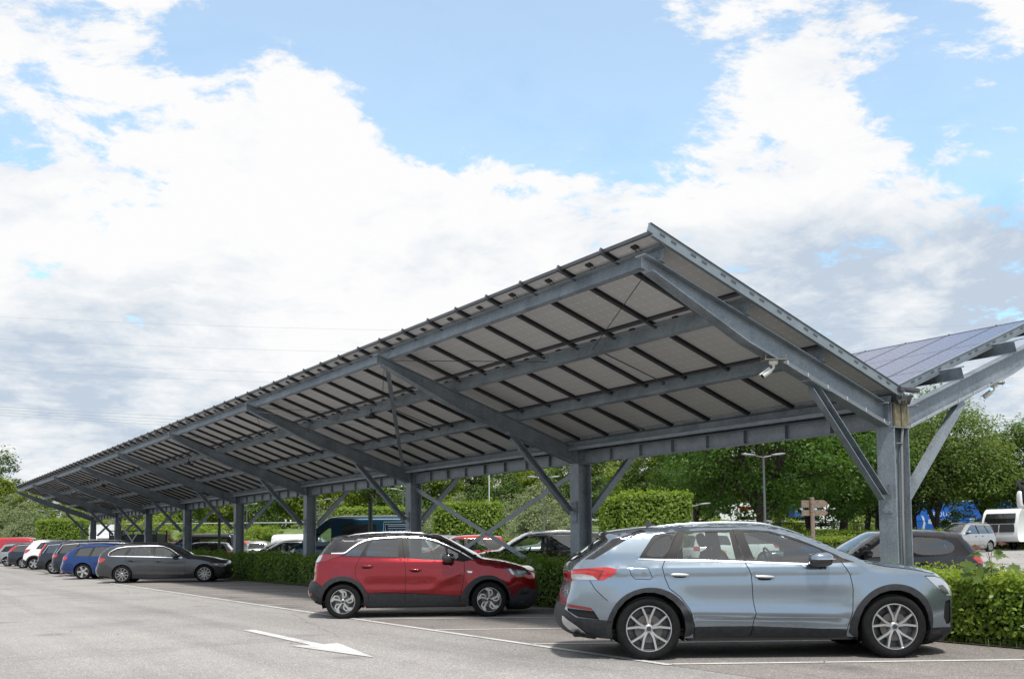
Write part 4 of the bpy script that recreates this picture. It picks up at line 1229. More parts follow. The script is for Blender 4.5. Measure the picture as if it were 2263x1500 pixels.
# blue-grey electric SUV
P_BLUE = paint('paint_grey_blue', (.225, .275, .33), .80, .20)
M_BLKROOF = simple('gloss_black', (.006, .006, .008), .08, coat=1.)
audi = dict(W=1.865, wb=2.764, zw=.345, Ra=.415, Raf=.415, sill=.235, paint=P_BLUE, belt=(-.1, 1.135, 2.3, 1.06), tum=.40, zmax=.72, shoulder=.065, step=.045, round=dict(roof=.06, windscreen=.045),
    tyre=(.362, .256, .235), wheel='=y10', plan_r=(.17, .70), plan_f=(.27, 1.05), flare=.022, inset=.025,
    crease=[(.25, .535, 2.25, .475, .042, .050), (-.85, .985, 2.5, 1.0, .020, .035), (-.85, .93, 2.5, .945, -.010, .04), (.45, .36, 2.2, .33, .02, .05), (.3, .72, 2.3, .70, -.012, .10)],
    out=[(-.56, .24, 'rbumper'), (-.72, .265, 'rbumper'), (-.86, .32, 'rbumper'), (-.945, .40, 'rbumper'), (-.952, .46, 'rbumper'), (-.935, .55, 'rbumper'), (-.915, .60, 'tailgate'), (-.905, .67, 'tailgate'), (-.885, .73, 'tailgate'), (-.855, .80, 'tailgate'), (-.84, .905, 'lamps'),
         (-.855, .985, 'tailgate'), (-.83, 1.035, 'tailgate'), (-.77, 1.09, 'rear_window'), (-.70, 1.15, 'rear_window'), (-.53, 1.265, 'rear_window'), (-.40, 1.35, 'spoiler'), (-.47, 1.395, 'spoiler'), (-.435, 1.412, 'roof'), (-.29, 1.440, 'roof'), (-.07, 1.466, 'roof'), (.18, 1.485, 'roof'), (.42, 1.496, 'roof'), (.66, 1.504, 'roof'), (1.09, 1.507, 'roof'), (1.35, 1.497, 'roof'),
         (1.56, 1.472, 'windscreen'), (1.77, 1.404, 'windscreen'), (2.01, 1.296, 'windscreen'), (2.25, 1.190, 'windscreen'), (2.50, 1.072, 'hood'), (2.63, 1.058, 'hood'), (2.81, 1.042, 'hood'), (3.0, 1.020, 'hood'), (3.17, .990, 'hood'), (3.30, .955, 'hood'), (3.40, .905, 'nose'), (3.48, .845, 'nose'), (3.53, .77, 'grille'), (3.56, .67, 'grille'), (3.565, .55, 'grille'), (3.565, .44, 'grille'), (3.575, .36, 'bumper'), (3.585, .29, 'bumper'), (3.58, .24, 'bumper'), (3.54, .205, 'bumper'), (3.40, .16, 'bumper'), (3.24, .155, 'bumper')],
    sregs=dict(windscreen=[(-.9, .9, 'windscreen', GL_SCREEN)], rear_window=[(-.86, .86, 'rear_window', GL_DARK)], rbumper=[(-1, 1, 'rear_bumper', M_CLAD)], lamps=[(-1, 1, 'light_bar', M_RED)], spoiler=[(-1, 1, 'spoiler', M_BLKG)], grille=[(-.75, .75, 'grille', M_BLKG)], bumper=[(-1, 1, 'front_bumper', M_CLAD)]),
    mirror=(1.925, 1.11, .135, .082), mirsplit=.18, rail=[(.07, 1.470), (.167, 1.508), (.364, 1.528), (.603, 1.544), (.90, 1.55), (1.18, 1.546), (1.364, 1.533), (1.472, 1.513), (1.556, 1.480)], raily=.585,
    handles=[(.245, .948, .468, .942), (1.20, .920, 1.428, .912)], hmat=M_CHRS, hpar=[('rd', 0, 1), ('fd', 1.1, 2)])
S_R = [(.374, 1.434), (.206, 1.124), (.164, 1.032), (.190, .917), (.234, .80), (.36, .70), (.46, .56), (.515, .387), (.511, .245)]
S_B = [(1.012, 1.461), (1.060, 1.26), (1.103, 1.092), (1.164, .945), (1.175, .666), (1.198, .514), (1.173, .375), (1.149, .248)]
S_F = [(2.19, 1.088), (2.279, .935), (2.303, .772), (2.29, .539), (2.242, .331), (2.227, .225)]
DLO = [(-.096, 1.131), (-.039, 1.217), (.068, 1.362), (.10, 1.40), (.15, 1.413), (.386, 1.435), (.62, 1.447), (1.048, 1.458), (1.248, 1.450), (1.426, 1.433), (1.603, 1.390), (1.779, 1.328), (1.955, 1.250), (2.131, 1.172), (2.224, 1.121), (2.353, 1.073), (1.866, 1.056), (.884, 1.098)]
audi['regs'] = [
    dict(name='rear_door', id='rd', poly=S_R + S_B[::-1], off=0.),
    dict(name='front_door', id='fd', poly=S_B + S_F[::-1], off=0.),
    dict(name='wheel_arch_trim', id='ar', poly=[(-.470, .43), (-.447, .50), (-.387, .62), (-.281, .726), (-.13, .794), (.029, .815), (.182, .79), (.331, .705), (.443, .57), (.515, .40), (.515, .23), (-.47, .23)], mat=M_CLAD, off=.010),
    dict(name='wheel_arch_trim', id='af', poly=[(2.262, .22), (2.262, .40), (2.324, .552), (2.423, .685), (2.555, .785), (2.733, .832), (2.909, .812), (3.047, .747), (3.155, .64), (3.220, .50), (3.235, .33), (3.235, .13), (3.0, .13)], mat=M_CLAD, off=.010),
    dict(name='rear_bumper_side', poly=[(-1.0, .575), (-.93, .56), (-.812, .475), (-.552, .452), (-.40, .440), (-.40, .2), (-1.0, .2)], mat=M_CLAD, off=.004),
    dict(name='bumper_vent', poly=[(-.90, .58), (-.857, .575), (-.614, .553), (-.552, .455), (-.783, .482), (-.90, .55)], mat=M_BLK, off=-.01),
    dict(name='skid_plate', poly=[(-1.0, .49), (-.94, .486), (-.852, .421), (-.76, .357), (-.644, .262), (-.70, .22), (-1.0, .25)], mat=M_CHRS, off=.012),
    dict(name='reflector', poly=[(-.90, .625), (-.858, .621), (-.648, .588), (-.616, .558), (-.859, .585), (-.90, .59)], mat=M_REDD, off=.004),
    dict(name='sill_trim', poly=[(.516, .365), (1.16, .368), (2.23, .318), (2.26, .15), (.516, .15)], mat=M_CLAD, off=.006),
    dict(name='sill_shadow_edge', poly=[(.52, .205), (2.24, .205), (2.26, .10), (.52, .10)], mat=M_BLK, off=-.02),  # black lower edge of the sill
    dict(name='front_bumper_side', poly=[(3.228, .322), (3.439, .318), (3.62, .31), (3.62, .1), (3.228, .1)], mat=M_CLAD, off=.004),
    dict(name='air_intake', poly=[(3.40, .62), (3.47, .64), (3.49, .40), (3.47, .36), (3.43, .36), (3.385, .437), (3.385, .52)], mat=M_BLK, off=-.012),
    dict(name='tail_lamp', poly=[(-.95, .985), (-.851, 1.013), (-.653, 1.033), (-.444, 1.040), (-.346, 1.016), (-.376, .964), (-.499, .895), (-.562, .893), (-.615, .945), (-.95, .955)], mat=M_RED, off=.005),
    dict(name='indicator_lens', poly=[(-.95, .957), (-.712, .966), (-.615, .945), (-.568, .900), (-.748, .903), (-.95, .915)], mat=M_LCLR, off=.006),
    dict(name='lamp_band', poly=[(-.95, 1.0), (-.70, 1.006), (-.52, .995), (-.575, .905), (-.548, .90), (-.49, 1.004), (-.66, 1.024), (-.95, 1.012)], mat=M_REDD, off=.0065),
    dict(name='headlamp', poly=[(3.150, .905), (3.268, .898), (3.374, .872), (3.47, .80), (3.52, .73), (3.50, .68), (3.427, .682), (3.345, .735), (3.235, .825)], mat=M_LCLR, off=.004),
    dict(name='headlamp_mask', poly=[(3.30, .80), (3.37, .805), (3.44, .74), (3.45, .70), (3.40, .70), (3.33, .75)], mat=M_LDRK, off=.006),
    dict(name='headlamp_rim', poly=band([(3.147, .908), (3.268, .903), (3.374, .879), (3.47, .81)], .010), mat=M_BLKG, off=.006),
    dict(name='window_frame', poly=DLO, mat=M_FRM, off=-.002),
    dict(name='window_trim', poly=band([(-.10, 1.128), (.884, 1.094), (1.866, 1.052)], .016), mat=M_CHR, off=.006),
    dict(name='quarter_window', poly=round_poly([(-.005, 1.155), (.013, 1.217), (.151, 1.385), (.327, 1.405), (.234, 1.151)], 1), mat=GL_DARK, off=-.008),
    dict(name='door_window', id='w1', parent='rd', poly=[(.345, 1.125), (.455, 1.418), (.965, 1.436), (1.005, 1.105)], mat=GL_CLEAR, off=-.008),
    dict(name='window_corner', parent='rd', poly=[(.333, 1.118), (.412, 1.285), (.412, 1.118)], mat=M_BLKG, off=-.003),
    dict(name='door_window', id='w2', parent='fd', poly=[(1.125, 1.432), (1.30, 1.432), (1.414, 1.418), (1.56, 1.382), (1.72, 1.325), (1.978, 1.230), (2.007, 1.20), (1.985, 1.062), (1.225, 1.092)], mat=GL_CLEAR, off=-.008),
    dict(name='tailgate_glass_side', poly=[(-.70, 1.13), (-.60, 1.13), (-.20, 1.36), (.02, 1.440), (-.05, 1.462), (-.20, 1.405), (-.38, 1.352)], mat=M_BLKG, off=.001),
    dict(name='fuel_flap', poly=band([(-.21, 1.036), (.005, 1.029), (.050, .925), (.028, .898), (-.145, .906), (-.19, .949), (-.21, 1.03)], .007), mat=M_BLK, off=-.004),
    dict(name='tailgate_gap', poly=band([(-.655, .895), (-.60, .80), (-.50, .70), (-.46, .67)], .008), mat=M_BLK, off=-.005),
    seam(S_R, 'g1'), seam(S_B, 'g2'), seam(S_F, 'g3'),
    dict(name='hood_gap', poly=band([(2.56, 1.05), (2.70, 1.020), (3.0, .985), (3.30, .93)], .008), mat=M_BLK, off=-.005),
]
A = make_car('suv', 'blue-grey SUV with silver roof rails, nearest car of the row', (7.955, 9.741, 0), math.radians(-32.06), audi)
def extra(root, name, mb, mat, **k): return mb.build(name, mat, root, **k)
m = MB(); m.add([(.10, -.012, 1.505), (.25, -.004, 1.51), (.11, 0, 1.585), (.10, .012, 1.505), (.25, .004, 1.51)], [(0, 1, 2), (3, 2, 4), (0, 2, 3), (1, 4, 2)]); extra(A, 'shark_fin', m, M_BLKG)
m = MB(); m.tube([(-.85, .02, 1.10), (-.80, -.25, 1.16), (-.72, -.45, 1.20)], .012, 6); extra(A, 'rear_wiper', m, M_BLK)
for sd in (-1, 1):
    m = MB(); m.blob((1.925, sd * 1.185, 1.115), (.115, .010, .007), 4, 12, 6); extra(A, 'mirror_indicator', m, M_LCLR)
add_plate(A, -.895, .80, -1, None, .26, .25)

# red crossover with black roof
P_RED = paint('paint_ruby_red', (.215, .004, .010), .6, .18)
P_BROOF = paint('paint_black_roof', (.012, .012, .015), .3, .25)
opel = dict(W=1.765, wb=2.604, zw=.300, Ra=.372, sill=.205, paint=P_RED, belt=(-.3, 1.10, 2.3, 1.005), tum=.38, zmax=.66, shoulder=.06, step=.045, round=dict(roof=.05, windscreen=.04),
    tyre=(.314, .216, .215), wheel='=swirl', plan_r=(.16, .65), plan_f=(.27, 1.0), flare=.020, inset=.02,
    crease=[(.4, .60, 2.1, .56, -.018, .09), (-.3, .985, 2.1, .93, .012, .04), (.5, .50, 1.6, .50, .020, .05), (1.5, .50, 2.1, .80, .018, .07)],
    out=[(-.36, .255, 'rbumper'), (-.48, .275, 'rbumper'), (-.60, .385, 'rbumper'), (-.628, .44, 'rbumper'), (-.622, .51, 'rbumper'), (-.592, .605, 'rbumper'), (-.535, .66, 'tailgate'), (-.518, .72, 'tailgate'), (-.518, .865, 'tailgate'), (-.50, .965, 'tailgate'), (-.48, 1.03, 'tailgate'), (-.437, 1.10, 'rear_window'), (-.395, 1.155, 'rear_window'), (-.32, 1.265, 'rear_window'), (-.23, 1.355, 'rear_window'), (-.195, 1.382, 'roof'), (-.25, 1.408, 'roof'), (-.164, 1.432, 'roof'), (-.015, 1.452, 'roof'), (.134, 1.462, 'roof'), (.509, 1.478, 'roof'), (.80, 1.483, 'roof'), (1.035, 1.482, 'roof'), (1.30, 1.475, 'roof'), (1.463, 1.464, 'roof'), (1.602, 1.448, 'windscreen'),
         (1.73, 1.412, 'windscreen'), (1.89, 1.340, 'windscreen'), (2.15, 1.203, 'windscreen'), (2.36, 1.095, 'windscreen'), (2.50, 1.030, 'hood'), (2.65, 1.012, 'hood'), (2.86, .980, 'hood'), (3.057, .935, 'hood'), (3.23, .882, 'hood'), (3.35, .83, 'nose'), (3.43, .785, 'grille'), (3.475, .72, 'grille'), (3.50, .60, 'grille'), (3.505, .50, 'grille'), (3.50, .42, 'bumper'), (3.49, .34, 'bumper'), (3.47, .27, 'bumper'), (3.41, .205, 'bumper'), (3.33, .165, 'bumper'), (2.995, .165, 'bumper')],
    sregs=dict(windscreen=[(-.88, .88, 'windscreen', GL_SCREEN)], rear_window=[(-.86, .86, 'rear_window', GL_DARK)], rbumper=[(-1, 1, 'rear_bumper', M_CLAD)], roof=[(-1, 1, 'roof_panel', P_BROOF)], grille=[(-.7, .7, 'grille', M_BLKG)], bumper=[(-1, 1, 'front_bumper', M_CLAD)]),
    mirror=(1.875, 1.055, .115, .088), mirmat=M_BLKG, mirfoot=1.6, rail=[(.05, 1.470), (.195, 1.500), (.445, 1.523), (.758, 1.535), (1.135, 1.533), (1.42, 1.515), (1.602, 1.466)], raily=.55,
    handles=[(.308, .920, .541, .914), (1.17, .850, 1.399, .842)], hmat=P_RED, hdark=True, hpar=[('rd', 0, 1), ('fd', 1.1, 2)])
S_R = [(.498, 1.403), (.40, 1.25), (.314, 1.096), (.24, .961), (.216, .862), (.222, .735), (.33, .60), (.40, .50), (.443, .416), (.456, .306)]
S_B = [(1.041, 1.442), (1.084, 1.076), (1.105, .87), (1.114, .716), (1.101, .297)]
S_F = [(2.10, 1.18), (2.159, .99), (2.164, .841), (2.144, .642), (2.093, .38), (2.068, .271)]
CH = [(-.215, 1.155), (-.001, 1.155), (.048, 1.173), (.147, 1.253), (.27, 1.333), (.393, 1.382), (.517, 1.408), (.765, 1.430), (1.039, 1.440), (1.301, 1.432), (1.463, 1.416), (1.676, 1.358), (1.863, 1.276), (2.051, 1.187), (2.201, 1.099), (2.318, 1.022)]
opel['regs'] = [
    dict(name='rear_door', id='rd', poly=S_R + S_B[::-1]), dict(name='front_door', id='fd', poly=S_B + S_F[::-1]),
    dict(name='roof_side', poly=[(-.30, 1.142), (-.215, 1.150)] + CH[1:] + [(2.41, 1.022), (2.45, 1.055), (2.15, 1.26), (1.60, 1.52), (.5, 1.55), (-.4, 1.5), (-.45, 1.30), (-.40, 1.15)], mat=P_BROOF, off=0.),
    dict(name='wheel_arch_trim', id='ar', poly=[(-.38, .55), (-.297, .659), (-.151, .735), (.032, .757), (.204, .705), (.339, .585), (.425, .445), (.456, .31), (.456, .2), (-.38, .2)], mat=M_CLAD, off=.014),
    dict(name='wheel_arch_trim', id='af', poly=[(2.09, .2), (2.10, .37), (2.169, .525), (2.294, .650), (2.445, .725), (2.595, .742), (2.745, .715), (2.882, .606), (2.969, .468), (2.999, .385), (2.999, .13), (2.6, .13)], mat=M_CLAD, off=.014),
    dict(name='sill_trim', poly=[(.44, .443), (.597, .453), (1.30, .430), (2.093, .375), (2.10, .15), (.44, .15)], mat=M_CLAD, off=.010),
    dict(name='rear_bumper_side', poly=[(-.70, .63), (-.57, .63), (-.509, .668), (-.361, .572), (-.38, .30), (-.38, .2), (-.70, .2)], mat=M_CLAD, off=.006),
    dict(name='skid_plate', poly=[(-.68, .51), (-.615, .50), (-.60, .44), (-.585, .39), (-.68, .36)], mat=M_CHRS, off=.012),
    dict(name='reflector', poly=[(-.60, .455), (-.55, .460), (-.535, .415), (-.585, .405)], mat=M_REDD, off=.010),
    dict(name='front_bumper_side', poly=[(2.99, .385), (3.082, .380), (3.15, .455), (3.185, .492), (3.261, .508), (3.388, .480), (3.56, .45), (3.56, .1), (2.99, .1)], mat=M_CLAD, off=.006),
    dict(name='fog_lamp_pocket', poly=[(3.16, .42), (3.33, .44), (3.34, .395), (3.19, .375)], mat=M_BLK, off=-.01),
    dict(name='headlamp', poly=[(2.871, .876), (2.972, .857), (3.188, .829), (3.345, .812), (3.34, .755), (3.212, .695), (3.111, .700), (2.997, .765), (2.922, .828)], mat=M_LDRK, off=.006),
    dict(name='headlamp_lens', poly=[(2.96, .85), (3.00, .846), (3.06, .76), (3.05, .735), (3.01, .76)], mat=M_LCLR, off=.008),
    dict(name='headlamp_reflector', poly=[(3.09, .82), (3.28, .80), (3.27, .765), (3.15, .76)], mat=M_LCLR, off=.008),
    dict(name='tail_lamp', poly=[(-.56, 1.115), (-.369, 1.134), (-.19, 1.140), (-.03, 1.129), (-.128, 1.085), (-.288, 1.025), (-.42, .990), (-.56, .985)], mat=M_REDD, off=.005),
    dict(name='lamp_clear_band', poly=[(-.56, 1.04), (-.43, 1.115), (-.36, 1.125), (-.40, 1.03), (-.44, .998), (-.56, .99)], mat=M_LCLR, off=.007),
    dict(name='tailgate_side', poly=[(-.31, 1.143), (-.22, 1.16), (-.02, 1.44), (-.10, 1.46), (-.26, 1.40)], mat=M_BLKG, off=.003),
    dict(name='window_frame', poly=[(-.05, 1.098), (.05, 1.168)] + CH[3:] + [(2.16, .987), (1.301, 1.034), (1.089, 1.058), (.312, 1.086)], mat=M_FRM, off=-.002),
    dict(name='window_trim', poly=band(CH, .020), mat=M_CHR, off=.006),
    dict(name='quarter_window', poly=[(.015, 1.112), (.085, 1.177), (.208, 1.271), (.332, 1.338), (.425, 1.362), (.298, 1.104)], mat=GL_DARK, off=-.008),
    dict(name='door_window', parent='rd', id='w1', poly=[(.41, 1.102), (.41, 1.19), (.520, 1.388), (.97, 1.415), (.982, 1.08)], mat=GL_DARK, off=-.008),
    dict(name='door_window', parent='fd', id='w2', poly=[(1.113, 1.420), (1.301, 1.413), (1.55, 1.367), (1.775, 1.275), (1.82, 1.25), (1.845, 1.03), (1.30, 1.045), (1.187, 1.064)], mat=GL_CLEAR, off=-.008),
    dict(name='front_quarter_window', parent='fd', poly=[(1.865, 1.232), (2.051, 1.140), (2.062, 1.010), (1.885, 1.022)], mat=GL_CLEAR, off=-.008),
    dict(name='badge', poly=[(2.208, .822), (2.305, .813), (2.295, .782), (2.225, .786)], mat=M_CHRS, off=.006),
    seam(S_R, 'g1'), seam(S_B, 'g2'), seam(S_F, 'g3'),
    dict(name='hood_gap', poly=band([(2.45, 1.0), (2.60, .95), (2.87, .905), (3.1, .86), (3.35, .82)], .008), mat=M_BLK, off=-.005),
    dict(name='side_sculpt', poly=band([(-.30, .95), (-.18, .84), (-.10, .74)], .004), mat=P_RED, off=-.002),
]
O = make_car('crossover', 'red crossover with black roof and chrome window line', (7.617, 17.843, 0), math.radians(-27.39), opel)

# dark grey estate
P_GREY = paint('paint_mineral_grey', (.055, .060, .068), .7, .30)
bmw = dict(W=1.811, wb=2.81, zw=.30, Ra=.352, sill=.17, paint=P_GREY, belt=(-.5, .955, 2.1, .86), tum=.42, zmax=.60, step=.06,
    tyre=(.315, .218, .225), wheel='v10', plan_r=(.17, .75), plan_f=(.27, 1.1), flare=.014, inset=.02,
    crease=[(-.6, .835, 2.2, .72, .016, .022), (-.6, .79, 2.2, .675, -.012, .03), (.4, .30, 2.4, .27, .022, .05)],
    out=[(-.48, .19, 'rbumper'), (-.71, .215, 'rbumper'), (-.91, .262, 'rbumper'), (-.957, .35, 'rbumper'), (-.955, .51, 'rbumper'), (-.875, .67, 'tailgate'), (-.852, .74, 'tailgate'), (-.845, .88, 'tailgate'), (-.822, .95, 'rear_window'), (-.72, 1.09, 'rear_window'), (-.585, 1.20, 'rear_window'), (-.475, 1.258, 'roof'), (-.50, 1.272, 'roof'), (-.263, 1.328, 'roof'), (-.039, 1.368, 'roof'), (.299, 1.390, 'roof'), (.751, 1.394, 'roof'), (1.10, 1.385, 'roof'), (1.33, 1.362, 'windscreen'), (1.55, 1.298, 'windscreen'), (1.80, 1.175, 'windscreen'), (2.03, 1.05, 'windscreen'), (2.25, .940, 'hood'), (2.45, .925, 'hood'), (2.70, .905, 'hood'), (3.03, .858, 'hood'), (3.30, .785, 'hood'), (3.46, .72, 'grille'), (3.56, .64, 'grille'), (3.585, .55, 'grille'), (3.59, .45, 'bumper'), (3.60, .34, 'bumper'), (3.585, .25, 'bumper'), (3.50, .195, 'bumper'), (3.17, .175, 'bumper')],
    sregs=dict(windscreen=[(-.9, .9, 'windscreen', GL_SCREEN)], rear_window=[(-.86, .86, 'rear_window', GL_DARK)], grille=[(-.42, -.06, 'grille', M_BLKG), (.06, .42, 'grille', M_BLKG)]),
    mirror=(1.80, .955, .115, .07), mirmat=P_GREY, rail=[(-.25, 1.335), (-.1, 1.375), (.3, 1.412), (.75, 1.416), (1.1, 1.40), (1.3, 1.37)], raily=.57, railmat=M_BLKG,
    handles=[(.20, .800, .42, .795), (1.12, .765, 1.34, .757)], hmat=P_GREY, hpar=[('rd', 0, 1), ('fd', 1.05, 2)])
S_R = [(.265, 1.268), (.092, .946), (.185, .714), (.30, .52), (.39, .32), (.39, .27)]
S_B = [(1.06, 1.284), (1.08, .9), (1.086, .29)]
S_F = [(2.05, .90), (2.103, .855), (2.151, .692), (2.133, .28)]
CH = [(-.43, .945), (-.478, .99), (-.478, 1.03), (-.42, 1.105), (-.212, 1.222), (.123, 1.278), (.909, 1.294), (1.20, 1.290), (1.361, 1.277), (1.588, 1.193), (1.817, 1.040), (2.057, .868)]
bmw['regs'] = [
    dict(name='rear_door', id='rd', poly=S_R + S_B[::-1]), dict(name='front_door', id='fd', poly=S_B + S_F[::-1]),
    dict(name='window_frame', poly=CH + [(1.1, .90)], mat=M_FRM, off=-.002),
    dict(name='window_trim', poly=band(CH + [(1.1, .902), (-.40, .948)], .024), mat=M_CHR, off=.006),
    dict(name='quarter_window', poly=[(-.421, 1.02), (-.344, 1.095), (-.10, 1.195), (.205, 1.238), (.016, .968), (-.36, .975)], mat=GL_CLEAR, off=-.008),
    dict(name='door_window', parent='rd', id='w1', poly=[(.145, .962), (.285, 1.240), (.36, 1.246), (.36, .955)], mat=GL_CLEAR, off=-.008),
    dict(name='door_window', parent='rd', id='w3', poly=[(.385, .955), (.385, 1.247), (.943, 1.268), (.948, .938)], mat=GL_CLEAR, off=-.008),
    dict(name='door_window', parent='fd', id='w2', poly=[(1.085, 1.268), (1.338, 1.253), (1.566, 1.150), (1.80, .995), (1.90, .915), (1.117, .937)], mat=GL_CLEAR, off=-.008),
    dict(name='tail_lamp', poly=[(-.90, .885), (-.76, .885), (-.563, .858), (-.562, .824), (-.72, .73), (-.90, .70)], mat=M_RED, off=.004),
    dict(name='headlamp', poly=[(3.06, .664), (3.393, .661), (3.52, .645), (3.555, .56), (3.371, .532), (3.233, .580)], mat=M_LCLR, off=.004),
    dict(name='headlamp_mask', poly=[(3.25, .64), (3.48, .635), (3.48, .58), (3.35, .56)], mat=M_LDRK, off=.006),
    dict(name='air_intake', poly=[(3.36, .36), (3.62, .38), (3.62, .24), (3.42, .25)], mat=M_BLK, off=-.01),
    seam(S_R, 'g1'), seam(S_B, 'g2'), seam(S_F, 'g3'),
    dict(name='bumper_gap', poly=band([(-.90, .66), (-.6, .655), (-.33, .5)], .006), mat=M_BLK, off=-.004),
]
B = make_car('estate_car', 'dark grey estate with chrome window line, parked before the long hedge', (8.045, 38.594, 0), math.radians(-25.19), bmw)
add_plate(B, 3.685, .42, 1)
# ------------------------------------------------------------------ the other cars
def lerp(a, b, t): return a + (b - a) * t
def gen(kind, L, H, W, wb, fo, pnt, belt=.64, **kw):
    """body outline and regions for an everyday car from its main measures"""
    ro = L - wb - fo; xR, xF = -ro, wb + fo; zbr = H * belt; zbf = zbr - .05
    nose = kw.get('nose', .52) * H; cowl_x = kw.get('cowl', wb - .28); zc = zbf + .07
    wsx = kw.get('wsx', cowl_x - (H - zc) * 1.55)                     # front edge of the roof
    if kind == 'hatch': rx, rz, lean = xR + .42, H - .07, .24
    elif kind == 'suv': rx, rz, lean = xR + .36, H - .05, .26
    elif kind == 'estate': rx, rz, lean = xR + .34, H - .08, .22
    elif kind == 'mpv': rx, rz, lean = xR + .26, H - .05, .16
    else: rx, rz, lean = xR + .10, H - .03, .05                         # van
    out = [(-.42 * wb / 2.6, .24, 'rbumper'), (xR + .12, .27, 'rbumper'), (xR + .01, .38, 'rbumper'), (xR, .52, 'rbumper'), (xR + .03, .66, 'tailgate'), (xR + .05, zbr - .06, 'tailgate'), (xR + .05 + lean * .3, zbr + .05, 'rear_window'),
           (rx - .02, rz - .07, 'roof'), (rx - .06, rz, 'roof'), (lerp(rx, wsx, .25), H - .015, 'roof'), (lerp(rx, wsx, .55), H, 'roof'), (lerp(rx, wsx, .85), H - .02, 'roof'), (wsx, H - .06, 'windscreen'), (lerp(wsx, cowl_x, .5), lerp(H - .06, zc, .46), 'windscreen'), (cowl_x, zc, 'hood'),
           (lerp(cowl_x, xF, .35), zc - .04, 'hood'), (lerp(cowl_x, xF, .7), lerp(zc, nose, .55), 'hood'), (xF - .16, nose + .06, 'nose'), (xF - .04, nose - .06, 'grille'), (xF, .50, 'grille'), (xF, .36, 'bumper'), (xF - .04, .25, 'bumper'), (xF - .2, .20, 'bumper'), (wb + .42, .19, 'bumper')]
    R = kw.get('R', .315)
    sp = dict(W=W, wb=wb, zw=R - .012, Ra=R + .045, sill=.21, paint=pnt, belt=(xR + .3, zbr, cowl_x, zbf), tum=kw.get('tum', .40), zmax=.62, step=kw.get('step', .10), out=out, tyre=(R, R * .68, .21), wheel=kw.get('wheel', 'ten'),
              sregs=dict(windscreen=[(-.88, .88, 'windscreen', GL_SCREEN)], rear_window=[(-.84, .84, 'rear_window', kw.get('glass_r', GL_DARK))], grille=[(-.6, .6, 'grille', M_BLKG)]),
              mirror=(cowl_x - .30, zbf + .11, .10, .075), mirmat=kw.get('mirmat', pnt), plan_r=(.15, .6), plan_f=(.26, .95), crease=[(-.5, zbr - .12, wb, zbf - .12, .012, .04), (.3, .42, wb - .4, .40, .018, .05)])
    x0 = kw.get('dlo0', rx + .06 if kind != 'van' else wb * .55); top = H - .125
    xA0 = cowl_x - .22; xA1 = wsx - .04; xB = kw.get('xb', lerp(x0, xA0, .56)); xC = kw.get('xc', lerp(x0, xB, .38))
    zb = lambda x: lerp(zbr, zbf, (x - xR - .3) / (cowl_x - xR - .3)) + .03
    tz = lambda x: min(top, lerp(rz - .12, top, min(1, max(0, (x - x0) / .8))), lerp(top - .01, zc - .01, max(0, (x - xA1) / (xA0 + .12 - xA1))))
    def win(a, b, lean_a=0., lean_b=0.):
        n = 6; up_ = [(lerp(a + lean_a, b + lean_b, i / n), tz(lerp(a + lean_a, b + lean_b, i / n))) for i in range(n + 1)]
        return [(a, zb(a))] + up_ + [(b, zb(b))]
    regs = []
    g1 = kw.get('glass', GL_CLEAR); g2 = kw.get('glass_r', GL_DARK)
    frame = [(x0 - .05 - .10, zb(x0) - .02)] + [(lerp(x0 + .08, xA0 + .04, i / 10), tz(lerp(x0 + .08, xA0 + .04, i / 10)) + .022) for i in range(11)] + [(xA0 + .13, zb(xA0) - .02)]
    sB = [(xB, top + .02), (xB + .02, zb(xB)), (xB + .06, .55), (xB + .05, .26)]; sC = [(xC + .16, top + .02), (xC, zb(xC)), (R * .9, .66), (R + .16, .40), (R + .16, .27)]; sF = [(xA0 + .02, zb(xA0) + .05), (xA0 + .10, zb(xA0) - .10), (wb - R - .12, .55), (wb - R - .14, .26)]
    if kind != 'van': regs.append(dict(name='rear_door', id='rd', poly=sC + sB[::-1]))
    regs += [dict(name='front_door', id='fd', poly=sB + sF[::-1])]
    if kw.get('clad'):
        for xw in (0, wb): regs.append(dict(name='wheel_arch_trim', poly=[(xw + (R + .12) * math.cos(a), R + (R + .12) * math.sin(a)) for a in np.linspace(-.4, PI + .4, 14)], mat=M_CLAD, off=.01))
        regs.append(dict(name='sill_trim', poly=[(R, .40), (wb - R, .38), (wb - R, .1), (R, .1)], mat=M_CLAD, off=.008))
        regs.append(dict(name='rear_bumper_side', poly=[(xR - .1, .60), (xR + .2, .60), (-R * .9, .45), (-R * .9, .1), (xR - .1, .1)], mat=M_CLAD, off=.005))
    regs += [dict(name='window_frame', poly=frame, mat=kw.get('frame', M_FRM), off=-.002)]
    if kw.get('chrome'): regs.append(dict(name='window_trim', poly=band(frame, .022), mat=M_CHR, off=.005))
    if kind in ('estate', 'suv', 'mpv'): regs.append(dict(name='quarter_window', poly=win(x0 - .02, xC - .05, .13, .14), mat=g2, off=-.008))
    if kind != 'van': regs.append(dict(name='door_window', parent='rd', id='w1', poly=win(xC + .03 if kind != 'hatch' else xC - .12, xB - .04, .14 if kind != 'hatch' else .2, -.01), mat=g2, off=-.008))
    regs.append(dict(name='door_window', parent='fd', id='w2', poly=win(xB + .08, xA0 - .02, -.02, -.25) if False else [(xB + .08, zb(xB))] + [(lerp(xB + .06, xA0 - .03, i / 6), tz(lerp(xB + .06, xA0 - .03, i / 6)) - .008) for i in range(7)] + [(xA0, zb(xA0))], mat=g1, off=-.008))
    tl = kw.get('tail')
    regs.append(dict(name='tail_lamp', poly=tl or [(xR - .1, zbr - .02), (xR + .34, zbr - .03), (xR + .26, zbr - .15), (xR - .1, zbr - .20)], mat=M_RED, off=.005))
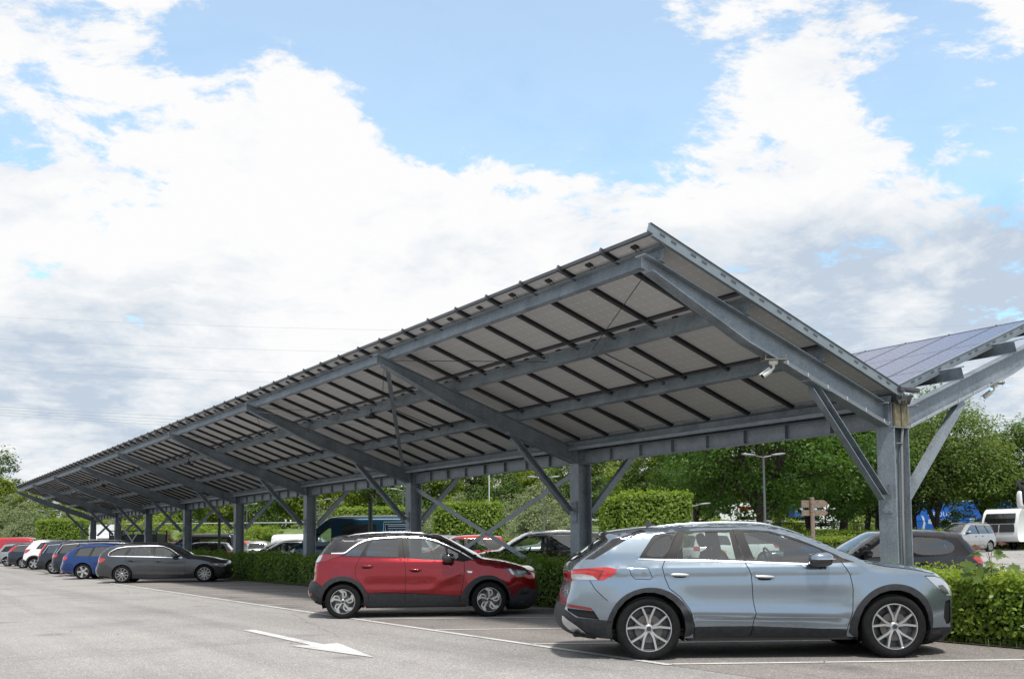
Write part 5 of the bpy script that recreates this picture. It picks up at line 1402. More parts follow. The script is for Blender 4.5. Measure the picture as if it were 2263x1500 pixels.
    regs.append(dict(name='headlamp', poly=[(xF - .60, nose + .09), (xF - .25, nose + .08), (xF + .1, nose + .02), (xF + .1, nose - .10), (xF - .3, nose - .06)], mat=M_LCLR, off=.004))
    regs += [seam(sB, 'g2'), seam(sF, 'g3')] + ([seam(sC, 'g1')] if kind != 'van' else [])
    if kw.get('rail'):
        sp['rail'] = [(rx + .25, H - .02), (rx + .4, H + .03), (lerp(rx, wsx, .55), H + .05), (wsx - .15, H + .02), (wsx, H - .03)]; sp['raily'] = W / 2 - .36; sp['railmat'] = kw['rail']
    sp['regs'] = regs + kw.get('extra', [])
    sp['handles'] = [(xB - .40, zbr - .13, xB - .18, zbr - .135), (xA0 - .95, zbf - .10, xA0 - .73, zbf - .105)]; sp['hmat'] = pnt; sp['hpar'] = [('rd', -1, xB), ('fd', xB, 9)]
    return sp

P_NAVY = paint('paint_navy', (.012, .018, .035), .4, .28)
P_BLU = paint('paint_deep_blue', (.002, .030, .15), .3, .24)
P_WHITE = paint('paint_white', (.72, .73, .74), 0., .30)
P_SILV = paint('paint_silver', (.42, .43, .44), .75, .32)
P_LGREY = paint('paint_light_grey', (.27, .28, .29), .6, .32)
P_BLACK = paint('paint_black', (.007, .007, .009), .2, .24)
P_PLUM = paint('paint_aubergine', (.011, .009, .013), .1, .3)
P_BRED = paint('paint_bright_red', (.42, .018, .02), .2, .28)
P_VRED = paint('paint_van_red', (.36, .02, .03), .1, .30)
P_PETROL = paint('paint_petrol_blue', (.003, .030, .055), .3, .28)
H_NEAR = math.radians(-27.5); H_OPP = math.radians(152.5)
GRP = 'cars parked in the left row by the aisle'

# deep blue estate next to the dark grey one
sp = gen('estate', 4.55, 1.40, 1.80, 2.66, .93, P_BLU, wheel='star', chrome=False, R=.316, rail=M_CHRS, tail=[(-1, .91), (-.58, .89), (-.62, .80), (-.69, .75), (-1, .76)], glass=GL_CLEAR, xb=1.08, xc=.24, dlo0=-.28)
sp['out'][:9] = [(-.45, .22, 'rbumper'), (-.80, .235, 'rbumper'), (-.94, .33, 'rbumper'), (-.945, .50, 'rbumper'), (-.865, .64, 'tailgate'), (-.82, .78, 'tailgate'), (-.80, .90, 'tailgate'), (-.69, 1.02, 'rear_window'), (-.36, 1.245, 'roof')]
make_car('estate_car', 'deep blue estate directly behind the dark grey estate', (7.71, 44.02, 0), H_NEAR, sp, GRP)
sp = gen('estate', 4.75, 1.53, 1.83, 2.80, .90, P_NAVY, wheel='seven', chrome=True, rail=M_CHRS, R=.325)
make_car('estate_car', 'navy estate mostly hidden between deep blue estate and chrome-trimmed dark one', (8.15, 48.6, 0), H_NEAR, sp, GRP)
sp = gen('suv', 4.80, 1.50, 1.86, 2.815, .96, P_NAVY, wheel='seven', chrome=True, rail=M_BLKG, R=.345, clad=True, glass_r=GL_CLEAR, xb=.98, xc=.25, dlo0=-.40, tail=[(-.95, .85), (-.63, .85), (-.62, 1.05), (-.40, 1.40), (-.52, 1.40), (-.95, 1.03)], tum=.28)
sp['out'][:9] = [(-.46, .21, 'rbumper'), (-.80, .25, 'rbumper'), (-.88, .42, 'rbumper'), (-.88, .62, 'rbumper'), (-.80, .70, 'tailgate'), (-.79, .83, 'tailgate'), (-.755, .98, 'rear_window'), (-.54, 1.39, 'roof'), (-.47, 1.455, 'roof')]
make_car('estate_car', 'dark rugged estate with tall red tail lamps and grey cladding', (7.99, 53.12, 0), H_NEAR, sp, GRP)
sp = gen('suv', 4.28, 1.65, 1.78, 2.555, .85, P_WHITE, wheel='star', R=.345, clad=True, rail=M_BLKG, belt=.70, tail=[(-.9, .98), (-.42, 1.14), (-.19, 1.15), (-.30, 1.03), (-.44, .93), (-.9, .84)], xb=1.02, xc=.36, dlo0=.22)
sp['out'][:9] = [(-.44, .22, 'rbumper'), (-.62, .28, 'rbumper'), (-.70, .42, 'rbumper'), (-.71, .56, 'rbumper'), (-.68, .68, 'tailgate'), (-.60, .94, 'tailgate'), (-.53, 1.15, 'rear_window'), (-.30, 1.40, 'roof'), (-.19, 1.54, 'roof')]
make_car('crossover', 'white crossover with black wheel arches and sloping red lamp', (8.48, 63.79, 0), H_NEAR, sp, GRP)
sp = gen('estate', 4.72, 1.50, 1.84, 2.80, .90, P_NAVY, wheel='seven', chrome=True, R=.33, tail=[(-1.1, 1.00), (-.70, .98), (-.40, 1.32), (-.48, 1.36), (-.95, 1.02)], xb=1.0, xc=.1)
AE = make_car('estate_car', 'navy estate with a folded bicycle carrier behind its tail', (8.44, 68.07, 0), H_NEAR, sp, GRP)
sp = gen('hatch', 4.26, 1.47, 1.80, 2.63, .86, P_LGREY, wheel='ten', R=.316)
make_car('hatchback', 'light grey hatchback at the far left end of row', (8.38, 75.46, 0), H_NEAR, sp, GRP)
# bicycle carrier on the tow bar
t = empty('bicycle_carrier', (8.44 - 1.16 * math.cos(H_NEAR), 68.07 - 1.16 * math.sin(H_NEAR), 0), H_NEAR); tag(t, 'silver bicycle carrier on the tow bar of a navy estate', 'bike rack')
m = MB()
for x in (-.10, .10): m.box((x - .05, -.62, .46), (x + .05, .62, .49))
m.build('wheel_tray', M_CHRS, t)
m = MB(); m.tube([(0.05, -.18, .48), (.02, -.18, 1.02), (.02, .18, 1.02), (.05, .18, .48)], .018, 6); m.build('frame', M_CHRS, t)
m = MB(); m.box((-.22, -.55, .40), (-.17, .55, .50)); m.build('lamp_board', M_BLK, t)
m = MB(); m.box((-.223, -.52, .42), (-.222, -.36, .48)); m.build('lamp', M_RED, t)
m = MB(); m.tube([(-.15, 0, .44), (.30, 0, .42)], .03, 6); m.build('tow_bar', M_BLK, t)

def place(px, depth, ycam=None, z=None):
    p = at(px, 1200, depth); return (p[0], p[1], gz(p[0], p[1]))
def car_at(name, label, px, depth, heading, sp, end='tail', group=None, lat=None, cat='car'):
    """put the near tail (or nose) corner of a car at photo column px and the given distance"""
    p = np.array(place(px, depth)); hd = np.array([math.cos(heading), math.sin(heading)]); lf = np.array([-hd[1], hd[0]])
    xs = [q[0] for q in sp['out']]; xe = min(xs) if end == 'tail' else max(xs)
    side = np.sign(lf @ p[:2]) if lat is None else lat            # shift the axis to the side away from the viewer
    o = p[:2] - hd * xe + lf * side * sp['W'] * .42
    return make_car(name, label, (o[0], o[1], gz(*o)), heading, sp, group, cat, detail=0 if sp['step'] > .09 else 1)
G2 = 'cars parked nose to the hedge on the far side'
# dark hatch right behind the first column
sp = gen('hatch', 3.96, 1.47, 1.74, 2.54, .80, P_PLUM, R=.30, step=.055, glass_r=glass_mat('rear_side_glass', (.40, .45, .43), boost=1.5), belt=.645, mirmat=M_BLK, tail=[(-.75, .95), (-.38, .97), (-.28, .90), (-.40, .80), (-.75, .76)], xb=1.04, xc=.05)
sp['regs'] = [r for r in sp['regs'] if r['name'] not in ('door_window',)]
zbb = .955
sp['regs'] += [dict(name='door_window', parent='fd', id='w2', poly=[(1.12, zbb), (1.10, 1.335), (1.35, 1.32), (1.62, 1.20), (1.90, 1.02), (1.93, .945)], mat=GL_CLEAR, off=-.008),
               dict(name='rear_side_window', parent='rd', id='w1', poly=round_poly([(.98, zbb + .01), (.98, 1.335), (.60, 1.34), (.22, 1.30), (.02, 1.19), (.06, 1.06), (.25, zbb + .03)], 2), mat=MATS['rear_side_glass'], off=-.006)]
car_at('hatchback', 'dark aubergine hatchback behind the nearest steel column', 2178, 20.9, H_OPP, sp, group=G2)
sp = gen('mpv', 4.38, 1.60, 1.82, 2.65, .90, P_BLACK, R=.32, step=.07, rail=M_CHRS, cowl=2.55, glass_r=GL_DARK)
car_at('people_carrier', 'black people carrier with silver roof rails behind second column', 1347, 32.0, H_OPP, sp, group=G2)
sp = gen('hatch', 3.62, 1.54, 1.60, 2.385, .62, P_BRED, R=.28, step=.07, belt=.655, cowl=2.25, glass=GL_CLEAR, glass_r=GL_CLEAR)
car_at('hatchback', 'small bright red hatchback behind the crossed steel braces', 1134, 37.0, H_OPP, sp, group=G2)
sp = gen('hatch', 3.55, 1.48, 1.62, 2.34, .70, P_WHITE, R=.28, step=.08, belt=.62, cowl=2.2, mirmat=M_BLK, extra=[dict(name='roof_side', poly=[(-.5, 1.10), (-.2, 1.55), (1.3, 1.55), (2.25, 1.02), (2.15, 1.0), (1.35, 1.40), (.1, 1.41)], mat=P_BROOF, off=.003)])
sp['sregs']['roof'] = [(-1, 1, 'roof_panel', P_BROOF)]
car_at('hatchback', 'small white hatchback with black roof, nose at long hedge', 545, 50.3, H_OPP, sp, end='nose', group=G2)
sp = gen('hatch', 4.05, 1.45, 1.72, 2.52, .80, P_LGREY, R=.30, glass=GL_DARK)
car_at('hatchback', 'grey hatchback half hidden beside small white black-roofed one', 528, 54.5, H_OPP, sp, end='nose', group=G2)
sp = gen('hatch', 4.2, 1.44, 1.78, 2.6, .85, P_BLACK, R=.316, glass=GL_DARK)
car_at('hatchback', 'low black hatchback in front of tall black minibus', 514, 60.5, H_OPP, sp, group=G2)
sp = gen('estate', 4.6, 1.46, 1.8, 2.7, .9, P_BLACK, R=.316, glass=GL_DARK)
car_at('estate_car', 'black car beside the blue board sign', 440, 71.0, H_OPP, sp, group=G2)

# vans
def van(L, H, W, wb, fo, pnt, **kw):
    ro = L - wb - fo; xR, xF = -ro, wb + fo; cx = wb + .38; zc = kw.get('zc', H * .52); wx = cx - (H - zc) * kw.get('rake', .82)
    out = [(-.5, .30, 'rbumper'), (xR + .04, .34, 'rbumper'), (xR, .5, 'rbumper'), (xR + .02, .7, 'tailgate'), (xR + .03, H * .52, 'rear_window'), (xR + .10, H - .22, 'tailgate'), (xR + .16, H - .05, 'roof'), (xR + .5, H, 'roof'), (wx - .6, H, 'roof'), (wx - .15, H - .06, 'roof'), (wx, H - .14, 'windscreen'), (lerp(wx, cx, .5), lerp(H - .14, zc, .48), 'windscreen'), (cx, zc, 'hood'),
           (lerp(cx, xF, .55), zc - .12, 'hood'), (xF - .12, zc - .30, 'nose'), (xF, zc - .50, 'grille'), (xF + .02, .55, 'grille'), (xF + .02, .40, 'bumper'), (xF - .05, .28, 'bumper'), (wb + .45, .26, 'bumper')]
    R = .34; sp = dict(W=W, wb=wb, zw=R, Ra=R + .06, sill=.30, paint=pnt, belt=(xR, H * .56, wb, H * .54), tum=.12, tum2=.05, zmax=.8, step=kw.get('step', .10), out=out, tyre=(R, .21, .22), wheel='ten', plan_r=(.05, .3), plan_f=(.22, .9), rows=1,
              sregs=dict(windscreen=[(-.88, .88, 'windscreen', GL_SCREEN)], rear_window=[(-.8, -.05, 'rear_window', GL_DARK), (.05, .8, 'rear_window', GL_DARK)], grille=[(-.6, .6, 'grille', M_BLKG)]),
              round=dict(roof=.16), mirror=(wb - .05, H * .60, .10, .16), mirmat=M_BLK, raily=.5)
    zb = H * .56; zt = H - .36
    sp['regs'] = [dict(name='front_door', id='fd', poly=[(wb - 1.05, H - .24), (wb - 1.05, .40), (wb - .42, .40), (wb - .30, .8), (cx - .10, zc - .02), (wx + .02, H - .24)]),
        dict(name='door_window', parent='fd', id='w2', poly=[(wb - .92, zb), (wb - .92, zt), (wx - .10, zt), (lerp(wx, cx, .55) - .16, lerp(zt, zb, .6)), (cx - .42, zb - .04)], mat=GL_CLEAR, off=-.008),
        dict(name='window_divider', parent='fd', poly=[(wb - .28, zb - .03), (wb - .28, zt), (wb - .235, zt), (wb - .235, zb - .03)], mat=M_BLK, off=-.004)]
    if kw.get('panel'): sp['regs'].append(dict(name='side_window', poly=kw['panel'], mat=GL_DARK if not kw.get('opaque') else M_BLKG, off=-.004))
    sp['regs'] += [dict(name='tail_lamp', poly=[(xR - .1, 1.25), (xR + .10, 1.25), (xR + .10, .72), (xR - .1, .72)], mat=M_RED, off=.005),
        dict(name='headlamp', poly=[(xF - .46, zc - .18), (xF - .16, zc - .30), (xF + .1, zc - .48), (xF + .1, zc - .60), (xF - .30, zc - .44)], mat=M_LCLR, off=.005), seam([(wb - 1.05, H - .24), (wb - 1.05, .40)], 'v1')] + kw.get('extra', [])
    return sp
sp = van(5.75, 2.47, 2.05, 3.50, 1.02, P_PETROL, step=.09, rake=.95, zc=1.30, panel=[(.65, 1.42), (.65, 2.10), (2.10, 2.10), (2.15, 1.42)], opaque=True)
VB = car_at('van', 'dark petrol-blue high van with lettering behind the hedge', 630, 44.0, H_OPP, sp, end='nose', group=None, cat='van')
def text_obj(name, body, size, mat, parent, loc, rot, sx=1.):
    o = text_mesh(name, body, size, mat, parent); o.location = loc; o.rotation_euler = rot; o.scale = (sx, 1, 1)
    return o
M_LOGO = simple('logo_grey_blue', (.24, .36, .46), .4); M_LOGOD = simple('logo_black', (.010, .010, .013), .3)
# the big outlined P with PROJECTS below it (left side of the van faces the viewer: forward is to the left)
yv = 2.05 / 2 - .048
m = MB()
def ribbon(pts, w):
    b = band(pts, w)
    n = len(pts); m.add([(x, yv + .003, z) for x, z in b], [(i, i + 1, 2*n - 2 - i, 2*n - 1 - i) for i in range(n - 1)])
# letters read right-to-left in x because forward (+x) is to the viewer's left
Pp = [(.30, 1.62), (.30, 2.15), (-.62, 2.15), (-.70, 2.13), (-.735, 2.08), (-.735, 2.04), (-.70, 1.99), (-.62, 1.97), (.16, 1.97)]
m.mat(0); ribbon(Pp, .135); mm = MB()
m2_ = m; m = MB(); 
b = band(Pp, .09); n = len(Pp); m.add([(x, yv + .0055, z) for x, z in b], [(i, i + 1, 2*n - 2 - i, 2*n - 1 - i) for i in range(n - 1)])
lo_ = m2_.build('logo_outline', M_LOGO, VB); m.build('logo_stroke', M_LOGOD, VB)
text_obj('van_lettering', '-PROJECTS', .215, M_LOGO, VB, (.20, yv + .006, 1.68), (PI/2, 0, PI), sx=1.0)
sp = van(5.0, 2.0, 1.92, 3.1, .95, P_BLACK, panel=[(-.4, 1.12), (-.4, 1.64), (1.75, 1.64), (1.85, 1.12)], rake=1.0)
sp['regs'] = [r if r['name'] != 'side_window' else dict(r, mat=GL_CLEAR) for r in sp['regs']]
car_at('minibus', 'tall black minibus beyond the low black hatchback', 519, 71.0, H_OPP, sp, cat='van')
sp = van(4.5, 1.85, 1.8, 2.8, .85, P_WHITE, rake=.9)
car_at('van', 'white van with rear window beyond the white black-roofed car', 596, 68.0, math.radians(-27.5), sp, end='tail', cat='van')
sp = van(4.9, 1.97, 1.90, 3.0, .92, P_VRED, panel=[(.55, 1.12), (.55, 1.58), (1.80, 1.58), (1.86, 1.12)], rake=1.05, extra=[dict(name='grey_band', poly=[(-.9, .42), (2.5, .42), (2.5, .34), (-.9, .34)], mat=M_BLK, off=.004)])
car_at('van', 'red van beyond the far end of the left row', 117, 79.0, H_NEAR, sp, end='nose', cat='van')

# farther cars seen between and above the others
sp = gen('suv', 4.5, 1.62, 1.84, 2.68, .9, P_SILV, R=.34, rail=M_BLKG); car_at('suv', 'silver car roof with black rails above the red crossover', 962, 47, H_OPP, sp, group='cars in the middle of the far lot')
sp = gen('suv', 4.4, 1.60, 1.82, 2.65, .88, P_LGREY, R=.33); car_at('suv', 'grey car roof behind the small bright red hatchback', 1026, 51, H_OPP, sp, group='cars in the middle of the far lot')
sp = gen('mpv', 4.3, 1.60, 1.80, 2.6, .9, P_SILV, R=.32); car_at('people_carrier', 'silver car with big pale windscreen beyond black people carrier', 1136, 47, H_OPP, sp, end='nose', group='cars in the middle of the far lot')
sp = gen('hatch', 4.0, 1.46, 1.74, 2.5, .8, P_LGREY, R=.30, glass_r=GL_SCREEN); RH = car_at('hatchback', 'grey hatchback showing its yellow rear number plate', 566, 60, math.radians(66), sp, lat=0, group='cars in the middle of the far lot')
add_plate(RH, -.72, .84, -1, None)
sp = gen('hatch', 3.9, 1.48, 1.7, 2.45, .75, P_BRED, R=.30, glass_r=GL_SCREEN); car_at('hatchback', 'red hatchback tail beside the grey hatchback', 543, 65, math.radians(66), sp, lat=0, group='cars in the middle of the far lot')
sp = gen('hatch', 4.0, 1.50, 1.76, 2.55, .8, P_WHITE, R=.31, glass_r=GL_SCREEN, tail=[(-.8, .98), (-.30, 1.0), (-.40, .86), (-.8, .82)]); WP = car_at('hatchback', 'white hatchback seen through the windows of nearest SUV', 1588, 36, math.radians(62), sp, lat=0, group='cars in the middle of the far lot')
add_plate(WP, -.69, .80, -1, 'G-77', .26)
sp = gen('hatch', 4.1, 1.48, 1.76, 2.58, .8, P_WHITE, R=.31); car_at('hatchback', 'white car beyond the windscreen of the nearest SUV', 1725, 43, math.radians(150), sp, group='cars in the middle of the far lot')
sp = gen('mpv', 4.5, 1.66, 1.83, 2.72, .92, P_SILV, R=.33, step=.08, rail=M_CHRS, chrome=True, wheel='seven', glass_r=GL_DARK)
TH_ = math.radians(181)
TC = car_at('people_carrier', 'silver people carrier towing a white caravan', 2203, 60.0, TH_, sp)
# caravan
p = np.array(TC.location); hd = np.array([math.cos(TH_), math.sin(TH_)]); q = p[:2] - hd * 2.35
cv = empty('caravan', (q[0], q[1], gz(*q)), TH_); tag(cv, 'white touring caravan with dark front windows', 'caravan')
prof = [(-6.0, .55), (-6.1, 1.2), (-6.0, 2.35), (-5.7, 2.55), (-.9, 2.55), (-.45, 2.40), (-.15, 1.75), (-.02, 1.05), (-.06, .62), (-.3, .52)]
m = MB(); prof = [tuple(p_) for p_ in smooth_poly(prof, 2)]
n = len(prof); vs = []
for yy, sc in ((-1.12, .97), (-1.15, 1.), (1.15, 1.), (1.12, .97)): vs += [(-3 + (x + 3) * (1 - (1 - sc) * .4), yy, 1.5 + (z - 1.5) * sc) for x, z in prof]
fs = [tuple(range(n))[::-1], tuple(range(3*n, 4*n))] + [(a*n+i, a*n+(i+1)%n, (a+1)*n+(i+1)%n, (a+1)*n+i) for a in range(3) for i in range(n)]
m.add(vs, fs); m.build('body', P_WHITE, cv, smooth=True, autos=40)
m = MB()
def fx(z): 
    for (x0, z0), (x1, z1) in ((( -.45, 2.40), (-.15, 1.75)), ((-.15, 1.75), (-.02, 1.05))):
        if z1 <= z <= z0: return x0 + (x1 - x0) * (z - z0) / (z1 - z0)
    return -.02
for a, b_, nm in ((1.62, 2.22, 'front_window'), (1.10, 1.56, 'gas_locker')):
    for y0, y1 in (((-.98, .98),) if nm == 'front_window' else ((-.98, -.03), (.03, .98))):
        w = MB(); w.add([(fx(a) + .035, y0, a), (fx(a) + .035, y1, a), (fx((a+b_)/2) + .04, y1, (a+b_)/2), (fx((a+b_)/2) + .04, y0, (a+b_)/2), (fx(b_) + .035, y1 * .95, b_), (fx(b_) + .035, y0 * .95, b_)], [(0, 1, 2, 3), (3, 2, 4, 5)])
        w.build(nm, M_BLKG if nm == 'front_window' else M_CLAD, cv)
for x0, x1 in ((-2.3, -1.0), (-4.9, -3.4)):
    w = MB(); w.box((x0, 1.152, 1.35), (x1, 1.158, 1.95)); w.build('side_window', M_BLKG, cv)
w = MB(); w.bar((-.1, .25, .5), (1.05, 0, .45), R_sec(.06, .09)); w.bar((-.1, -.25, .5), (1.05, 0, .45), R_sec(.06, .09)); w.build('drawbar', M_BLK, cv)
for sd in (-1, 1): wheel(cv, -3.2, sd * 1.1, .33, .33, .2, .2, 'ten', sd)
# white lorry whose mirror arm reaches into the picture from the right
q = at(2263 + 95, 1180, 25.0); lo = empty('lorry', (q[0], q[1], gz(q[0], q[1])), math.radians(150)); tag(lo, 'white lorry, only its black and white mirror showing at the right edge', 'lorry')
m = MB(); m.box((-2.2, -1.22, .75), (0, 1.22, 2.95)); m.build('cab', P_WHITE, lo)
m = MB(); m.box((-9.5, -1.25, 1.0), (-2.35, 1.25, 3.6)); m.build('box_body', P_WHITE, lo)
m = MB(); m.box((.002, -1.1, 1.75), (.012, 1.1, 2.75)); m.build('windscreen', M_BLKG, lo)
for sd in (-1, 1):
    for x in (-1.2, -7.5): wheel(lo, x, sd * 1.2, .48, .48, .28, .3, 'ten', sd)
mq = at(2259, 1098, 25.0) ; ml = Matrix.Rotation(-math.radians(150), 4, 'Z') @ Vector((mq[0] - q[0], mq[1] - q[1], 0)); mz = mq[2] - gz(q[0], q[1])
m = MB(); m.mat(0).blob((ml.x + .02, ml.y, mz - .06), (.10, .10, .22), 3.5, 12, 8); m.mat(1).blob((ml.x - .03, ml.y + .03, mz + .03), (.09, .11, .25), 3.5, 12, 8); m.tube([(ml.x, ml.y, mz + .22), (ml.x - .05, ml.y * .75 + 1.2 * .25 * (1 if ml.y > 0 else -1), mz + .38), (-.3, 1.2 * (1 if ml.y > 0 else -1), mz + .35)], .045, 6)
m.build('wing_mirror', [P_WHITE, M_BLK], lo, smooth=True, autos=50)
# white box truck and other far vehicles
def box_truck(px, depth, rz, label, mat, boxm, Lb=4.2, Hb=3.1, extra=None, name='box_truck'):
    q = at(px, 1200, depth); z0 = gz(q[0], q[1]); t = empty(name, (q[0], q[1], z0), rz); tag(t, label, 'lorry')
    m = MB(); m.box((-Lb, -1.1, .75), (0, 1.1, Hb)); m.build('box_body', boxm, t)
    m = MB(); pr = smooth_poly([(.08, .45), (.08, 2.2), (.5, 2.22), (.95, 1.95), (1.45, 1.25), (1.9, 1.08), (2.05, .85), (2.05, .42)], 1); n = len(pr)
    m.add([(x, y, z) for y in (-1., 1.) for x, z in pr], [tuple(range(n))[::-1], tuple(range(n, 2*n))] + [(i, (i+1) % n, n + (i+1) % n, n + i) for i in range(n)]); m.build('cab', mat, t)
    m = MB(); m.add([(1.02, -.88, 1.93), (1.02, .88, 1.93), (1.47, .92, 1.30), (1.47, -.92, 1.30)], [(0, 1, 2, 3)]); ws_ = m.build('windscreen', GL_DARK if False else M_LDRK, t); 
    for sd in (-1, 1):
        m = MB(); m.add([(.35, sd * 1.006, 1.30), (.35, sd * 1.006, 1.88), (.85, sd * 1.006, 1.88), (1.25, sd * 1.006, 1.30)], [(0, 1, 2, 3)]); m.build('door_window', M_BLKG, t)
        m = MB(); m.blob((2.0, sd * .72, .85), (.08, .18, .12), 3, 10, 6); m.build('headlamp', M_LCLR, t)
        for x in (-3.0, 1.25): wheel(t, x, sd * 1.0, .35, .35, .22, .22, 'ten', sd)
    return t
box_truck(228, 88, math.radians(-82), 'white box truck with rounded cab near the black enclosure', P_WHITE, P_WHITE)
# ------------------------------------------------------------------ vegetation
def leaf_mesh(name, C, Nn, size, mat, asp=.62, fold=.0, jitter=.35, rng=RNG):
    """kite-shaped leaves at points C facing Nn"""
    n = len(C); C = np.asarray(C, float); Nn = np.asarray(Nn, float) + rng.normal(0, jitter, (n, 3)); Nn /= np.linalg.norm(Nn, axis=1)[:, None] + 1e-9
    a = rng.normal(0, 1, (n, 3)); a -= Nn * (a * Nn).sum(1)[:, None]; a /= np.linalg.norm(a, axis=1)[:, None] + 1e-9
    b = np.cross(Nn, a); s = (size * rng.uniform(.6, 1.3, n))[:, None] if np.isscalar(size) else size[:, None]
    V = np.empty((n, 4, 3)); V[:, 0] = C - a * s * .5; V[:, 1] = C + b * s * asp * .5 + Nn * s * fold; V[:, 2] = C + a * s * .5 - Nn * s * fold * 1.5; V[:, 3] = C - b * s * asp * .5 + Nn * s * fold
    me = bpy.data.meshes.new(name)
    me.vertices.add(4 * n); me.vertices.foreach_set('co', V.reshape(-1))
    me.loops.add(4 * n); me.loops.foreach_set('vertex_index', np.arange(4 * n, dtype=np.int32))
    me.polygons.add(n); me.polygons.foreach_set('loop_start', np.arange(0, 4 * n, 4, dtype=np.int32)); me.polygons.foreach_set('loop_total', np.full(n, 4, np.int32))
    me.materials.append(mat); me.update(calc_edges=True)
    return me
def vnoise(P, f, seed=0):
    """cheap smooth 3-D noise from sines"""
    r = np.random.default_rng(seed); o = np.zeros(len(P))
    for k in range(5):
        d = r.normal(0, 1, 3) * f * (1 + .6 * k); o += np.sin(P @ d + r.uniform(0, 6.3)) / (1 + .5 * k)
    return o / 2.6
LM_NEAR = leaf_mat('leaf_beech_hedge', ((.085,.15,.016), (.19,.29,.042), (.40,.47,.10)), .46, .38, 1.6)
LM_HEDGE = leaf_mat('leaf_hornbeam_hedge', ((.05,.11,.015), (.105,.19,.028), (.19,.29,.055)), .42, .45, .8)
LM_BLOCK = leaf_mat('leaf_clipped_block', ((.085,.155,.018), (.17,.265,.036), (.29,.38,.07)), .45, .45, .9)
LM_OAK = leaf_mat('leaf_oak', ((.028,.075,.012), (.06,.135,.020), (.115,.21,.036)), .42, .45, .45)
LM_ACER = leaf_mat('leaf_lime_tree', ((.06,.11,.022), (.115,.185,.042), (.21,.28,.08)), .48, .5, .5)
LM_POP = leaf_mat('leaf_poplar', ((.075,.14,.018), (.17,.25,.038), (.31,.38,.07)), .5, .45, .35)
LM_POPD = leaf_mat('leaf_alder', ((.04,.085,.018), (.085,.15,.034), (.16,.23,.06)), .45, .5, .35)
LM_WIL = leaf_mat('leaf_willow', ((.10,.14,.065), (.20,.25,.125), (.33,.38,.21)), .45, .55, .6)
LM_RED = leaf_mat('leaf_copper', ((.045,.016,.012), (.10,.035,.022), (.18,.085,.05)), .35, .5, 1.)
LM_MAPLE = leaf_mat('leaf_maple', ((.05,.10,.02), (.09,.15,.03), (.17,.22,.05)), .45, .4, 6.)
BARK = simple('bark', (.040, .031, .024), .95, noise=.5, nscale=9., bump=.6)
BARKL = simple('bark_pale', (.15, .13, .105), .9, noise=.4, nscale=7.)
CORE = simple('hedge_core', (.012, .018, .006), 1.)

def hedge(name, label, a, b, width, height, z0, lm, size, dens_, seed, group=None, bulge=.10, cat='hedge', depthj=.10, ragged=.05, core=True):
    """clipped hedge from a to b (its axis); leaves over all five faces of a slightly wavy box"""
    a = np.array(a, float); b = np.array(b, float); L_ = np.linalg.norm(b - a); d = (b - a) / L_; nrm = np.array([-d[1], d[0]])
    rng = np.random.default_rng(seed)
    root = empty(name, (*((a + b) / 2), z0), math.atan2(d[1], d[0])); tag(root, label, cat, group)
    faces = [('t', L_ * width), ('p', L_ * height), ('m', L_ * height), ('e0', width * height), ('e1', width * height)]
    Cs, Ns = [], []
    for f, ar in faces:
        n = int(ar * dens_ * (1.15 if f == 't' else 1.)); u = rng.uniform(-.5, .5, n); v = rng.uniform(0, 1, n)
        if f == 't': P = np.stack([u * L_, (v - .5) * width, np.full(n, height)], 1); Nn = np.tile((0, 0, 1.), (n, 1))
        elif f in 'pm': s = 1 if f == 'p' else -1; P = np.stack([u * L_, np.full(n, s * width / 2), v * height], 1); Nn = np.tile((0, s * 1., .45), (n, 1))
        else: s = 1 if f == 'e1' else -1; P = np.stack([np.full(n, s * L_ / 2), u * width, v * height], 1); Nn = np.tile((s * 1., 0, .45), (n, 1))
        Cs.append(P); Ns.append(Nn)
    P = np.concatenate(Cs); Nn = np.concatenate(Ns)
    nu = Nn / np.linalg.norm(Nn, axis=1)[:, None]
    P = P + nu * (vnoise(P, 1.3, seed)[:, None] * bulge + vnoise(P, 4.5, seed + 1)[:, None] * bulge * .4) - nu * (np.abs(rng.normal(0, depthj, len(P))))[:, None] + nu * (rng.exponential(ragged, len(P)))[:, None]
    low = P[:, 2] < .15 * height
    P[low] -= nu[low] * .12 * np.array([1, 1, 0])
    P[:, 2] = np.maximum(P[:, 2], .03)
    me = leaf_mesh('foliage', P, Nn, size, lm, jitter=.55, fold=.06, rng=rng)
    link_mesh('foliage', me, root)
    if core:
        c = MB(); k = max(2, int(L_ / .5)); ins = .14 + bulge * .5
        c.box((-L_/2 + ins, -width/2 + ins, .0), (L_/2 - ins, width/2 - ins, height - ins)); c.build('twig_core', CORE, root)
    return root

